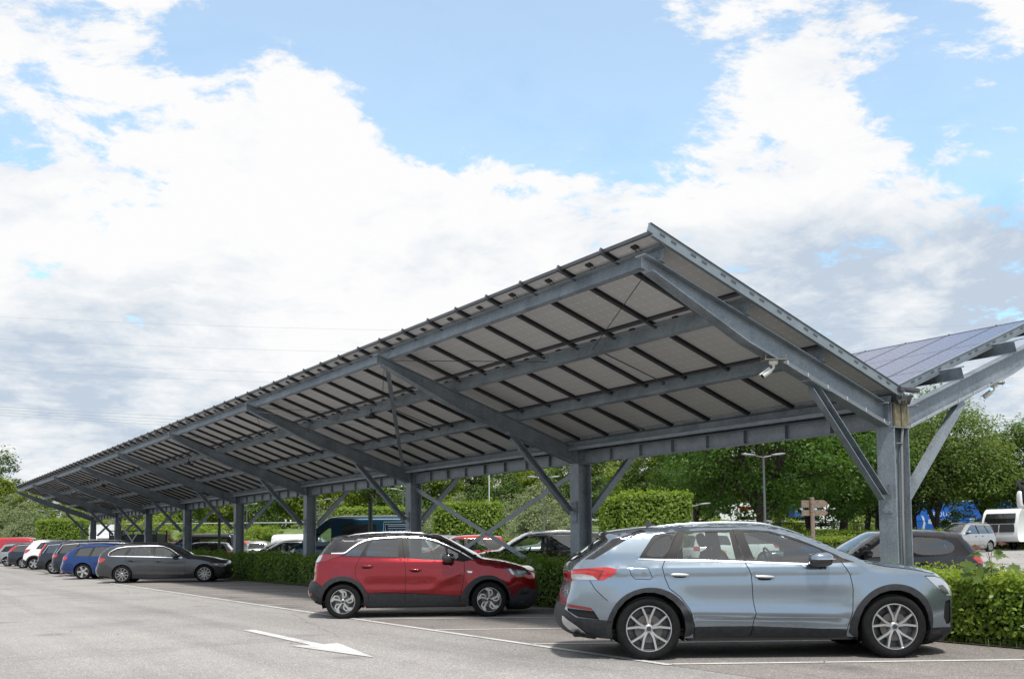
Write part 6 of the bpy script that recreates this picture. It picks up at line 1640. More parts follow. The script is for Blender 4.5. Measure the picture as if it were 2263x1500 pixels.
def limb(mb, p, q, r0, r1, bend, rng, n=5):
    p = np.array(p, float); q = np.array(q, float); side = rng.normal(0, 1, 3) * bend * np.linalg.norm(q - p); pts = []
    for i in range(n + 1):
        t = i / n; pts.append(p + (q - p) * t + side * math.sin(PI * t) + np.array([0, 0, -.06 * np.linalg.norm(q - p)]) * math.sin(PI * t) * .6)
    mb.tube(pts, list(np.linspace(r0, r1, n + 1)), 7, cap=False)
    return pts
def tree_meshes(seed, H, crown_r, crown_z0, trunk_r, fork, lm, bark, nclus, nleaf, lsize, clus_r, shape='round', lean=.05, multi=1):
    rng = np.random.default_rng(seed)
    # cluster centres spread through an uneven crown
    cz = (H + crown_z0) / 2; rz_ = (H - crown_z0) / 2; cl = []
    lob = [(rng.normal(0, .45, 3), rng.uniform(.55, .8)) for _ in range(7)]
    while len(cl) < nclus:
        v = rng.normal(0, 1, 3); v /= np.linalg.norm(v); r = rng.uniform(.15, 1) ** .45
        p = v * r
        if shape == 'round':
            ok = any(np.linalg.norm(p - l) < s for l, s in lob) or r < .8
        elif shape == 'column': ok = abs(p[2]) < 1
        else: ok = True
        if not ok: continue
        q = np.array([p[0] * crown_r, p[1] * crown_r, cz + p[2] * rz_])
        if shape == 'dome': q[2] = crown_z0 + abs(p[2]) * (H - crown_z0); k = math.sqrt(max(.05, 1 - ((q[2] - crown_z0) / (H - crown_z0)) ** 2)); q[0] *= k ** .3; q[1] *= k ** .3
        if shape == 'column': t = (q[2] - crown_z0) / (H - crown_z0); k = .55 + .9 * t * (1 - t) * 1.6 - .35 * t; q[0] *= k; q[1] *= k
        cl.append(q)
    cl = np.array(cl)
    tb = MB(); stems = []
    for m_ in range(multi):
        base = np.array([rng.normal(0, .12) * (multi > 1), rng.normal(0, .12) * (multi > 1), -.15]); topp = np.array([rng.normal(0, lean) * H * .5, rng.normal(0, lean) * H * .5, fork + rng.uniform(-.2, .3)])
        pts = limb(tb, base, topp, trunk_r * 1.15, trunk_r * .8, .03, rng); stems.append(pts[-1])
        # root flare
        tb.tube([base, base + (0, 0, .45)], [trunk_r * 1.45, trunk_r * 1.1], 8, cap=False)
        cl_m = cl[m_::multi]
        nl = 6 if nclus > 60 else 4
        ang = np.arctan2(cl_m[:, 1], cl_m[:, 0]); order_ = np.argsort(ang + rng.uniform(0, 6))
        for gi in range(nl):
            g = cl_m[order_[gi::nl]] if False else cl_m[np.array_split(order_, nl)[gi]]
            if len(g) == 0: continue
            c = g.mean(0); start = topp * (.75 + .25 * rng.uniform()) ; start[2] = topp[2] * rng.uniform(.72, 1.)
            mid = start + (c - start) * .62
            limb(tb, start, mid, trunk_r * .52, trunk_r * .27, .10, rng)
            for q in g[: max(3, len(g) // (1 if nclus < 60 else 2))]:
                limb(tb, mid + rng.normal(0, .05, 3), q, trunk_r * .20, trunk_r * .05, .10, rng, 4)
    tm = bpy.data.meshes.new('trunk'); tm.from_pydata(tb.v, [], tb.f); tm.materials.append(bark); tm.polygons.foreach_set('use_smooth', [True] * len(tm.polygons)); tm.update()
    n = nclus * nleaf; ci = rng.integers(0, nclus, n)
    cr = clus_r * rng.uniform(.55, 1.35, nclus)
    off = rng.normal(0, 1, (n, 3)); off /= np.linalg.norm(off, axis=1)[:, None]; off *= (rng.uniform(0, 1, n) ** .5)[:, None]
    P = cl[ci] + off * cr[ci][:, None] * np.array([1.15, 1.15, .75])
    P[:, 2] = np.maximum(P[:, 2], .1)
    out_ = P - np.array([0, 0, cz]); out_ /= np.linalg.norm(out_, axis=1)[:, None] + 1e-6
    Nn = out_ * .5 + np.array([0, 0, .75]) + off * .3
    lmsh = leaf_mesh('crown', P, Nn, lsize, lm, jitter=.45, fold=.05, rng=rng)
    return tm, lmsh
TREES = {}
def plant_tree(kind, px, depth, label, sc=1., rz=None, group='trees', name='tree', cat='tree', sz=None, dz=0.):
    tm, lm_ = TREES[kind]; p = at(px, 1200, depth)
    t = empty(name, (p[0], p[1], gz(p[0], p[1]) + dz), random.uniform(0, 6.28) if rz is None else rz); t.scale = (sc, sc, sz or sc); tag(t, label, cat, group)
    link_mesh('trunk', tm, t); link_mesh('crown', lm_, t)
    return t
# ------------------------------------------------------------------ hedges between the two rows (their axis is the carport's)
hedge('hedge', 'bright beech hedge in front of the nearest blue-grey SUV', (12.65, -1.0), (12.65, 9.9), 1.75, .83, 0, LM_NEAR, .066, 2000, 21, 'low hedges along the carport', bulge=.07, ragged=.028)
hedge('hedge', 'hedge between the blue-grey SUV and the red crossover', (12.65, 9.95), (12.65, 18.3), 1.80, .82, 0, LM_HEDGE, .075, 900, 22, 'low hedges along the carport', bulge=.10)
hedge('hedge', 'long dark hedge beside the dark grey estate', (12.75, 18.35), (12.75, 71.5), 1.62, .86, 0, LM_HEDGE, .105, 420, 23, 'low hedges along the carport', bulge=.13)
# grass tufts and weeds along the foot of the hedge
rng = np.random.default_rng(5)
def tufts(name, x, y0, y1, n, h, mat, seed):
    r = np.random.default_rng(seed); P = []; F = []
    for i in range(n):
        y = r.uniform(y0, y1); xx = x + abs(r.normal(0, .10)) * (1 if r.uniform() < .8 else -.6); hh = h * r.uniform(.4, 1.3); a = r.uniform(0, 6.3); b = len(P); w = .006
        dx, dy = math.cos(a), math.sin(a); ln = r.uniform(.1, .6) * hh
        P += [(xx - dy*w, y + dx*w, 0), (xx + dy*w, y - dx*w, 0), (xx + dx*ln*.4 + dy*w*.8, y + dy*ln*.4 - dx*w*.8, hh*.6), (xx + dx*ln*.4 - dy*w*.8, y + dy*ln*.4 + dx*w*.8, hh*.6), (xx + dx*ln, y + dy*ln, hh)]
        F += [(b, b+1, b+2, b+3), (b+3, b+2, b+4)]
    me = bpy.data.meshes.new(name); me.from_pydata(P, [], F); me.materials.append(mat); me.update()
    o = link_mesh(name, me); tag(o, kind='stuff'); return o
LM_GRASS = leaf_mat('leaf_grass', ((.05,.09,.02), (.10,.16,.035), (.20,.25,.08)), .4, .5, 2.)
tufts('grass_tufts', 11.80, -1, 9.5, 500, .11, LM_GRASS, 3)
tufts('grass_tufts_row', 11.82, 9.5, 45, 1200, .10, LM_GRASS, 4)
# maple seedling standing out of the hedge
s_ = at(2190, 1262, 12.9)
ms = empty('maple_sapling', (s_[0], s_[1], .0)); tag(ms, 'young maple shoot with lobed leaves growing out of the beech hedge', 'sapling')
m = MB(); m.tube([(0, 0, .6), (.01, .0, .95), (.0, .02, 1.12), (.02, .03, 1.24)], [.008, .006, .004, .003], 6); m.build('stem', BARK, ms)
def maple_leaf(c, nrm_, up_, s):
    c = np.array(c); n = np.array(nrm_, float); n /= np.linalg.norm(n); u = np.array(up_, float); u -= n * (u @ n); u /= np.linalg.norm(u); v = np.cross(n, u)
    o = [(0, 0), (.16, .05), (.34, -.08), (.30, .14), (.52, .28), (.32, .36), (.30, .50), (.14, .46), (.16, .62), (.06, .64), (0, .95)]
    o = o + [(-a, b) for a, b in o[::-1][1:-1]]
    m = MB(); vs = [c + v * a * s + u * b * s - n * (a * a + max(0, b - .3) ** 2) * s * .35 for a, b in o]; vs.append(c + u * .3 * s); k = len(o)
    m.add(vs, [(i, (i + 1) % k, k) for i in range(k)]); return m
rr_ = np.random.default_rng(8)
vw = -FW
for i, (dx, dz, sz_) in enumerate([(-.26, 1.04, .22), (-.13, 1.14, .19), (.07, 1.14, .22), (.20, 1.00, .25), (-.26, .90, .22), (-.10, .97, .23), (.05, .93, .19), (.12, .87, .20), (-.16, .84, .22), (-.16, 1.24, .14), (.12, 1.27, .13), (-.02, 1.04, .17)]):
    c = R3 * dx + np.array([0, 0, dz]) + FW * rr_.uniform(-.10, .10); tip = np.array([np.sign(dx) * .5, 0, -.85]); tip = R3 * np.sign(dx) * .6 + np.array([0, 0, -.7]) + rr_.normal(0, .15, 3)
    maple_leaf(c, vw * .6 + np.array([0, 0, .7]) + rr_.normal(0, .25, 3), tip, sz_).build('leaf', LM_MAPLE if i not in (9, 10) else LM_RED, ms, smooth=True)
    m = MB(); m.tube([(0, 0, dz * .62 + .3), (c[0] * .5, c[1] * .5, dz + .01), tuple(c)], .0025, 4); m.build('leaf_stalk', BARK, ms)

# ------------------------------------------------------------------ clipped hedge blocks standing in the far lot
def block(px, depth, w, h, label, ang=None, gap=True, z_from=None):
    p = at(px, 1200, depth); z0 = gz(p[0], p[1]); hd = math.radians(-32) if ang is None else ang
    d = np.array([math.cos(hd), math.sin(hd)]); c = p[:2]
    g = 'tall clipped hedge blocks'
    t = hedge('hedge_block', label, c - d * w / 2, c + d * w / 2, 1.5, h, z0, LM_BLOCK, .15, 330, int(px), g, bulge=.05, depthj=.07, ragged=.05)
    if gap:                                                    # the recess near its left end: a dark opening with a bare stem
        pass
    return t
block(138, 76, 3.2, 3.15, 'square clipped hedge block beyond the carport end', gap=False)
block(826, 60, 4.0, 3.2, 'clipped hedge block whose top shows above the petrol-blue van')
block(1046, 53, 2.75, 3.15, 'clipped hedge block behind the small red hatchback')
block(978, 53.6, .72, 2.95, 'narrow pillar of clipped hedge, left of block behind the red hatchback')
block(1446, 46, 3.05, 3.2, 'wide clipped hedge block above the rear of blue-grey SUV')
block(1358, 46.6, 1.05, 3.02, 'narrow clipped hedge pillar above the tail of blue-grey SUV')
# low hedges of the far lot
def low_hedge(p0, d0, p1, d1, w, h, label, lm=LM_BLOCK, size=.13, dn=260, seed=1):
    a = at(p0, 1200, d0)[:2]; b = at(p1, 1200, d1)[:2]; z = min(gz(*a), gz(*b)); hedge('hedge', label, a, b, w, h, z, lm, size, dn, seed, 'low hedges of the far lot', bulge=.06)
low_hedge(1650, 62, 2330, 67, 1.6, 1.40, 'long trimmed hedge in front of the fence and oaks', LM_BLOCK, .13, 230, 31)
low_hedge(1784, 45, 1900, 45.5, 1.3, 1.12, 'short pale hedge by the wooden signpost', LM_POP, .11, 330, 32)
low_hedge(1120, 50, 1180, 50.5, 1.4, 1.25, 'short pale hedge right of the small red hatchback', LM_POP, .11, 300, 33)

# ------------------------------------------------------------------ trees
TREES['oak'] = tree_meshes(1, 11.0, 5.3, 2.3, .34, 2.6, LM_OAK, BARK, 150, 210, .21, 1.08, lean=.04)
TREES['oak2'] = tree_meshes(2, 10.5, 4.6, 2.4, .24, 3.0, LM_OAK, BARK, 130, 210, .21, 1.05, lean=.06)
TREES['lime'] = tree_meshes(3, 9.6, 4.4, 2.5, .16, 2.4, LM_ACER, BARK, 120, 165, .19, .98, lean=.10, multi=2)
TREES['lime2'] = tree_meshes(4, 8.6, 4.1, 2.5, .15, 2.6, LM_ACER, BARK, 110, 165, .19, .95, lean=.08)
TREES['poplar'] = tree_meshes(5, 15.0, 3.4, 1.6, .20, 5.0, LM_POP, BARKL, 85, 75, .36, 1.15, 'column', lean=.03)
TREES['poplar2'] = tree_meshes(6, 13.0, 3.9, 1.2, .18, 4.0, LM_POP, BARKL, 85, 75, .36, 1.2, 'column', lean=.04)
TREES['alder'] = tree_meshes(7, 14.0, 3.7, 1.5, .20, 4.5, LM_POPD, BARKL, 90, 75, .34, 1.1, 'column', lean=.03)
TREES['willow'] = tree_meshes(8, 5.6, 3.4, .2, .12, .8, LM_WIL, BARK, 110, 120, .20, .75, 'dome', multi=2)
TREES['shrub'] = tree_meshes(9, 3.4, 2.4, .1, .08, .5, LM_POP, BARK, 70, 90, .20, .55, 'dome', multi=2)
TREES['globe'] = tree_meshes(10, 3.0, .95, 1.35, .06, 1.5, LM_BLOCK, BARK, 50, 120, .12, .34, 'ball', lean=.01)
TREES['copper'] = tree_meshes(12, 2.2, 1.0, .3, .05, .4, LM_RED, BARK, 45, 90, .13, .32, 'dome')
GO = 'oaks along the far fence'
for px, d, k, sc, lab, rz in [(1545, 74, 'oak2', .95, 'oak with thin trunk above the rear of the blue-grey SUV', .4), (1672, 61, 'oak', 1.02, 'big spreading oak behind the double lamp post', 2.1), (1800, 70, 'oak2', 1.0, 'oak right behind the wooden signpost', 1.2), (1868, 66, 'oak', .88, 'oak with forked trunk left of nearest column', 3.5),
                              (1908, 74, 'oak2', .95, 'slim oak close to nearest column', 5.0), (1946, 78, 'oak2', 1.0, 'oak whose trunk the nearest column almost hides', 2.7)]:
    plant_tree(k, px, d, lab, sc, rz, GO)
GO = 'airy trees before the blue trailer'
for px, d, k, sc, lab, rz in [(2022, 71, 'lime', 1.0, 'airy tree just right of nearest column', .2), (2084, 70, 'lime', 1.14, 'airy tree with several stems before the blue trailer', 1.9), (2176, 76, 'lime2', 1.0, 'small straight tree above the silver people carrier', 4.2), (2252, 72, 'lime2', 1.05, 'tree with low fork above the white caravan', 2.6), (2330, 71, 'lime', 1.0, 'tree at the right edge of photo', 5.2)]:
    plant_tree(k, px, d, lab, sc, rz, GO)
GO = 'young poplars and alders of the far wood'
kinds = ['poplar', 'poplar2', 'alder', 'poplar', 'alder', 'poplar2']
rt = np.random.default_rng(77)
spots = []
for i, px in enumerate(np.linspace(-80, 1560, 38)):
    spots.append((px + rt.uniform(-12, 12), rt.uniform(118, 138)))
for i, px in enumerate(np.linspace(-60, 1520, 22)):
    spots.append((px + rt.uniform(-15, 15), rt.uniform(142, 165)))
for i, px in enumerate(np.linspace(1560, 2330, 26)):
    spots.append((px + rt.uniform(-12, 12), rt.uniform(122, 150)))
for i, (px, d) in enumerate(spots):
    if px < 330: k = ['poplar2', 'alder', 'poplar2'][i % 3]; sc = rt.uniform(.62, .80)
    elif px < 760: k = ['poplar', 'poplar2', 'poplar', 'alder'][i % 4]; sc = rt.uniform(.85, 1.1)
    elif px < 1180: k = ['poplar', 'alder', 'poplar2', 'alder'][i % 4]; sc = rt.uniform(.85, 1.05)
    else: k = ['alder', 'alder', 'poplar'][i % 3]; sc = rt.uniform(.9, 1.15)
    if px > 1560: sc *= .62 if px > 1980 else .85
    lab = 'slender tree in the wood behind the far embankment'
    plant_tree(k, px, d, lab, sc, None, GO)
plant_tree('alder', 4, 128, 'tall tree standing above the wood at the left edge', .98, .6, None)
GO = 'silvery willows by the fence'
for px, d, sc, lab in [(1190, 84, 1.0, 'silvery willow bush behind the crossed braces, largest'), (1120, 92, .75, 'silvery willow right of clipped block behind the red hatchback'), (1010, 95, .95, 'silvery willow above the clipped block and red hatchback'), (742, 104, .95, 'silvery willow left of the petrol-blue van windscreen'), (925, 98, .75, 'silvery willow beside the third column'), (1250, 90, .8, 'silvery willow just left of the second column'),
                       (60, 112, 1.1, 'silvery willow thicket above the red van'), (20, 118, 1.25, 'silvery willow at the left edge'), (150, 116, .9, 'silvery willow behind the square hedge block'), (200, 122, 1.1, 'silvery willow right of square hedge block')]:
    plant_tree('willow', px, d, lab, sc, None, GO, 'willow_bush', 'bush')
GO = 'bright shrubs along the fence'
for px, d, sc, lab in [(345, 108, 1.5, 'bright shrub behind the black enclosure'), (290, 116, 1.3, 'bright shrub left of black enclosure'), (400, 104, 1.0, 'bright shrub by the sixth column'), (575, 100, .9, 'bright shrub beside the globe trees'), (668, 106, 1.1, 'bright shrub left of fourth column'), (1735, 72, .75, 'bright shrub under the big oak'), (1648, 70, .7, 'shrub at foot of the big oak'), (2130, 72, .85, 'shrub before the blue trailer'), (1890, 82, .6, 'shrub under the forked oak'), (480, 112, 1.1, 'bright shrub behind the black minibus'), (440, 94, .95, 'bright shrub low beside the sixth column and a globe tree'), (505, 95, 1.0, 'bright shrub just left of the fifth column'), (555, 94, .9, 'bright shrub just right of the fifth column'), (320, 98, 1.2, 'bright shrub beside the seventh column'), (260, 99, 1.2, 'bright shrub beside the white box truck'), (640, 97, .55, 'low bright shrub under the guardrail'), (1760, 92, .8, 'shrub left of the wooden signpost, far back'), (1920, 94, .9, 'shrub left of nearest column, far back'), (1580, 90, .9, 'shrub right of the wide clipped block')]:
    plant_tree('shrub', px, d, lab, sc, None, GO, 'shrub', 'bush')
GO = 'small globe-crowned trees'
for px, d, sc, lab in [(455, 88, 1.0, 'small globe tree above the black minibus'), (603, 92, .95, 'small globe tree right of another, by the guardrail'), (575, 96, 1.0, 'small globe tree left of another above grey hatchback'), (420, 92, 1.0, 'small globe tree right of the sixth column')]:
    plant_tree('globe', px, d, lab, sc, None, GO, 'globe_tree', 'tree')
plant_tree('copper', 363, 80, 'copper-leaved bush beside black enclosure', 1.0, .3, None, 'copper_bush', 'bush')

# ------------------------------------------------------------------ embankment with its road, guardrail and traffic
Fh = FW * np.array([1, 1, 0]); Fh /= np.linalg.norm(Fh); Rh = np.array([Fh[1], -Fh[0], 0])
def dk(s, D, z): q = Fh * D + Rh * s; return (q[0], q[1], z)
DK = [(88, -.2), (93, .9), (101, 2.75), (112, 2.8), (120, 1.0), (126, -.3)]
v = []; f = []; ss = list(range(-130, 131, 10))
for s in ss:
    k = max(.0, min(1., (s + 58) / 16)) if s < -42 else (1. if s < 18 else max(.72, 1 - (s - 18) * .012))
    for D, z in DK: v.append(dk(s, D, z * k))
n = len(DK)
for i in range(len(ss) - 1):
    for j in range(n - 1): f.append((i*n+j, (i+1)*n+j, (i+1)*n+j+1, i*n+j+1))
me = bpy.data.meshes.new('embankment'); me.from_pydata(v, [], f); me.materials.append(M_GRASS); me.polygons.foreach_set('use_smooth', [True]*len(f)); me.update(); o = link_mesh('embankment', me); o['kind'] = 'structure'
def kz(s): return max(.0, min(1., (s + 58) / 16)) if s < -42 else (1. if s < 18 else max(.72, 1 - (s - 18) * .012))
gr = empty('guardrail', dk(0, 102.5, 2.7)); tag(gr, 'pale steel guardrail along the road on the embankment', 'guardrail')
gb_ = np.array(gr.location)
m = MB(); m.tube([np.array(dk(s, 102.5, 2.78 * kz(s) + .62)) - gb_ for s in ss if s >= -42], .075, 6); m.build('rail', simple('guardrail_zinc', (.26, .275, .285), .55, .3), gr)
for s in range(-40, 80, 8):
    m = MB(); q = np.array(dk(s, 102.6, 2.7 * kz(s))) - gb_; m.box((q[0]-.05, q[1]-.05, q[2]-.1), (q[0]+.05, q[1]+.05, q[2]+.65)); m.build('post', M_RAIL, gr)
# blue trailer and trucks
RZI = math.atan2(Rh[1], Rh[0])
M_BLUE = simple('trailer_blue', (.003, .085, .40), .45, noise=.06, nscale=.5)
M_WTXT = simple('trailer_white', (.42, .52, .68), .5)
q = at(2150, 1135, 96.); tz = 1.05
tb = empty('blue_trailer', (q[0], q[1], tz), RZI); tag(tb, 'long blue trailer with white lettering behind the airy trees', 'trailer')
m = MB(); m.box((-5.9, -1.25, .35), (9.0, 1.25, 3.62)); m.build('box_body', M_BLUE, tb)
m = MB(); m.box((-5.92, -1.27, 3.62), (9.02, 1.27, 3.72)); m.build('roof_edge', M_WTXT, tb)
t_ = text_mesh('trailer_lettering', 'GROUP', .62, M_WTXT, tb, 'LEFT', .01); t_.location = (-4.75, -1.262, 2.25); t_.rotation_euler = (PI/2, 0, 0); t_.scale = (1.0, 1, 1)
for x0, x1, z0, z1 in ((-4.75, -3.9, 1.55, 1.98), (-3.7, -2.55, 1.55, 1.98), (-.9, -.1, 1.75, 2.05), (2.1, 3.2, 1.75, 1.95)):
    m = MB(); m.blob(((x0+x1)/2, -1.255, (z0+z1)/2), ((x1-x0)/2, .012, (z1-z0)/2), 5, 16, 6); m.build('lettering_block', M_WTXT, tb, smooth=True)
m = MB(); m.add([(-5.35, -1.262, 1.0), (-5.1, -1.262, 1.1), (-4.98, -1.262, 1.6), (-5.1, -1.262, 2.2), (-5.35, -1.262, 2.4), (-5.16, -1.262, 1.7)], [(0, 1, 2, 5), (5, 2, 3, 4)]); m.build('logo_arc', M_WTXT, tb)
for x in (5.0, 6.3, 7.6):
    for sd in (-1, 1): wheel(tb, x, sd * 1.1, .3, .48, .28, .3, 'ten', sd)
M_LBLUE = simple('tanker_light_blue', (.06, .42, .75), .35)
q = at(2252, 1125, 99.); t2 = empty('blue_tanker', (q[0], q[1], 1.1), RZI); tag(t2, 'lighter blue rounded truck behind the caravan', 'lorry')
m = MB(); pr = smooth_poly([(-4.2, .4), (-3.9, 1.8), (-2.6, 3.1), (-1.2, 3.35), (6, 3.35), (6, .4)], 2); n = len(pr)
m.add([(x, y, z) for y in (-1.2, 1.2) for x, z in pr], [tuple(range(n))[::-1], tuple(range(n, 2*n))] + [(i, (i+1) % n, n+(i+1) % n, n+i) for i in range(n)]); m.build('body', M_LBLUE, t2)
for x in (-2.5, 4.0):
    for sd in (-1, 1): wheel(t2, x, sd * 1.1, .25, .48, .28, .3, 'ten', sd)
def truck(px, py, depth, label, Lb, Hb, cm, bm_, z, stripe=None, face=1):
    q = at(px, py, depth); t = empty('lorry', (q[0], q[1], z), RZI + (0 if face > 0 else PI)); tag(t, label, 'lorry', 'lorries on the embankment road')
    m = MB(); m.box((-Lb, -1.2, .95), (0, 1.2, Hb)); m.build('box_body', bm_, t)
    m = MB(); m.box((.15, -1.15, .55), (1.9, 1.15, Hb - .35)); m.box((.15, -1.0, Hb - .348), (1.2, 1.0, Hb + .05)); m.build('cab', cm, t)
    for sd in (-1, 1):
        m = MB(); m.box((.75, sd*1.153 - .003, Hb * .52), (1.7, sd*1.153 + .003, Hb - .5)); m.build('door_window', M_BLKG, t)
        for x in (1.1, -Lb + 1., -Lb + 2.2): wheel(t, x, sd * 1.05, .45, .45, .26, .28, 'ten', sd)
        if stripe: m = MB(); m.box((-Lb + .1, sd*1.203 - .003, Hb - .7), (-.1, sd*1.203 + .003, Hb - .35)); m.build('stripe', stripe, t)
    return t
truck(1626, 1130, 106, 'white lorry with red stripe beyond the big oak', 2.0, 2.3, P_WHITE, P_WHITE, 2.75, M_RED, -1)
truck(1800, 1132, 105, 'dark blue and grey lorry seen behind the wooden signpost', 2.4, 2.2, P_WHITE, simple('lorry_blue', (.02, .07, .25), .5), 2.6, M_WTXT)

# ------------------------------------------------------------------ chain-link fence at the back of the lot
M_FPOST = simple('fence_green', (.012, .035, .028), .5)
def mesh_wire():
    m = bpy.data.materials.new('fence_wire'); m.use_nodes = True; nt = m.node_tree; nt.nodes.clear(); L = nt.links
    out = N(nt, 'ShaderNodeOutputMaterial'); tr = N(nt, 'ShaderNodeBsdfTransparent'); df = N(nt, 'ShaderNodeBsdfDiffuse'); df.inputs['Color'].default_value = (.03, .06, .05, 1)
    mx_ = N(nt, 'ShaderNodeMixShader'); tc = N(nt, 'ShaderNodeTexCoord'); sp = N(nt, 'ShaderNodeSeparateXYZ'); L.new(tc.outputs['Object'], sp.inputs[0]); o = []
    for sg in (1, -1):
        a = N(nt, 'ShaderNodeMath', operation='MULTIPLY_ADD'); a.inputs[1].default_value = sg; L.new(sp.outputs['Z'], a.inputs[0]); L.new(sp.outputs['X'], a.inputs[2])
        p = N(nt, 'ShaderNodeMath', operation='PINGPONG'); p.inputs[1].default_value = .035; L.new(a.outputs[0], p.inputs[0])
        l = N(nt, 'ShaderNodeMath', operation='LESS_THAN'); l.inputs[1].default_value = .0032; L.new(p.outputs[0], l.inputs[0]); o.append(l.outputs[0])
    mm = N(nt, 'ShaderNodeMath', operation='MAXIMUM'); L.new(o[0], mm.inputs[0]); L.new(o[1], mm.inputs[1]); L.new(mm.outputs[0], mx_.inputs[0]); L.new(tr.outputs[0], mx_.inputs[1]); L.new(df.outputs[0], mx_.inputs[2]); L.new(mx_.outputs[0], out.inputs['Surface'])
    return m
M_WIRE = mesh_wire()
def fence(pts, label):
    P = [at(px, 1200, d)[:2] for px, d in pts]; Q = []
    root = empty('chain_link_fence', (P[0][0], P[0][1], gz(*P[0]))); tag(root, label, 'fence'); o = np.array([P[0][0], P[0][1], 0.])
    allp = []
    for a, b in zip(P[:-1], P[1:]):
        L_ = np.linalg.norm(b - a); n = max(1, round(L_ / 3.0))
        for i in range(n): allp.append(a + (b - a) * i / n)
    allp.append(P[-1]); z = lambda p: gz(*p) - gz(*P[0])
    for p in allp:
        m = MB(); q = p - o[:2]; m.lathe([(0, 0), (.03, 0), (.03, 1.95), (0, 1.96)], (q[0], q[1], z(p)), n=8); m.build('post', M_FPOST, root)
    m = MB(); m.tube([(*(p - o[:2]), z(p) + 1.92) for p in allp], .022, 6); m.build('top_rail', M_FPOST, root)
    for a, b in zip(P[:-1], P[1:]):
        d = b - a; L_ = np.linalg.norm(d); w = MB(); w.add([(0, 0, .05), (L_, 0, .05 + z(b) - z(a)), (L_, 0, 1.9 + z(b) - z(a)), (0, 0, 1.9)], [(0, 1, 2, 3)])
        x = w.build('wire_mesh', M_WIRE, root); x.location = (a[0] - o[0], a[1] - o[1], z(a)); x.rotation_euler = (0, 0, math.atan2(d[1], d[0]))
fence([(2340, 73), (1700, 70), (1200, 84), (640, 110), (340, 122)], 'green chain-link fence along the back of the parking lot')

# ------------------------------------------------------------------ lamp posts, sign, boards, enclosure
M_POLE = simple('lamp_pole_grey', (.10, .105, .11), .45, .4)
M_HEAD = simple('lamp_head', (.24, .255, .27), .4, .3)
def lamp_post(px, depth, label, H=5.0, double=True, rz=RZI):
    p = at(px, 1200, depth); t = empty('lamp_post', (p[0], p[1], gz(p[0], p[1])), rz); tag(t, label, 'lamp post', 'lamp posts of the far lot')
    m = MB(); m.lathe([(.075, 0), (.075, H * .40), (.055, H * .41), (.045, H - .02), (0, H)], n=10); m.build('pole', M_POLE, t, smooth=True, autos=30)
    m = MB(); m.tube([(-.42 if double else 0, 0, H + .06), (-.2 if double else 0, 0, H), (0, 0, H - .03), (.2, 0, H), (.42, 0, H + .05)], .028, 6); m.build('arm', M_POLE, t)
    for s in ((-1, 1) if double else (1,)):
        m = MB(); m.blob((s * .68, 0, H + .10), (.34, .12, .045), 3.2, 14, 8, rot=np.array([[math.cos(.10*s), 0, -math.sin(.10*s)], [0, 1, 0], [math.sin(.10*s), 0, math.cos(.10*s)]])); m.build('lamp_head', M_HEAD, t, smooth=True)
lamp_post(1692, 47, 'double-headed lamp post before the big oak', 4.9)
lamp_post(1203, 62, 'double-headed lamp post by the silvery willow and crossed braces', 4.9)
lamp_post(706, 88, 'lamp post right beside the fourth column', 4.8)
lamp_post(891, 74, 'lamp post whose head shows left of the third column', 4.9)
lamp_post(104, 102, 'distant double-headed lamp post above the square hedge block', 4.7)
lamp_post(545, 96, 'distant lamp post right of the fifth column', 4.8)
p = at(1531, 1200, 62); lamp_post(1531, 55, 'low lamp post right of the wide clipped block', 2.9, False)
def pole(px, depth, h, r, label, mat):
    p = at(px, 1200, depth); t = MB(); t.lathe([(r, 0), (r, h - .03), (r * .7, h), (0, h)], n=8); o = t.build('pole', mat, None); o.location = (p[0], p[1], gz(p[0], p[1])); tag(o, label, 'pole')
pole(818.5, 33.5, 2.75, .075, 'dark square-topped pole in front of the petrol-blue van', M_FPOST)
pole(484.5, 52, 2.95, .075, 'dark pole in front of the low black hatchback', M_FPOST)
pole(180.5, 73, 3.0, .06, 'thin pole at the right side of the square hedge block', M_FPOST)
pole(1082, 120, 10.5, .07, 'tall thin pale mast in the wood', simple('mast_pale', (.5, .55, .58), .5))
M_WOOD = simple('sign_oak', (.20, .15, .115), .8, noise=.35, nscale=12.)
p = at(1797.5, 1200, 41.); sg_ = empty('wooden_signpost', (p[0], p[1], gz(p[0], p[1])), RZI); tag(sg_, 'wooden signpost with two blank arrow boards pointing right', 'signpost')
m = MB(); m.lathe([(.085, 0), (.085, 2.78), (.07, 2.80), (0, 2.80)], n=12); m.build('post', M_WOOD, sg_, smooth=True, autos=30)
for z0, z1 in ((2.40, 2.69), (2.07, 2.30)):
    m = MB(); zc = (z0 + z1) / 2; pl = [(-.40, z0), (.52, z0), (.66, zc), (.52, z1), (-.40, z1)]; m.add([(x, .09, z) for x, z in pl] + [(x, .135, z) for x, z in pl], [(0, 1, 2, 3, 4), (9, 8, 7, 6, 5)] + [(i, (i+1) % 5, 5+(i+1) % 5, 5+i) for i in range(5)]); m.build('arrow_board', M_WOOD, sg_)
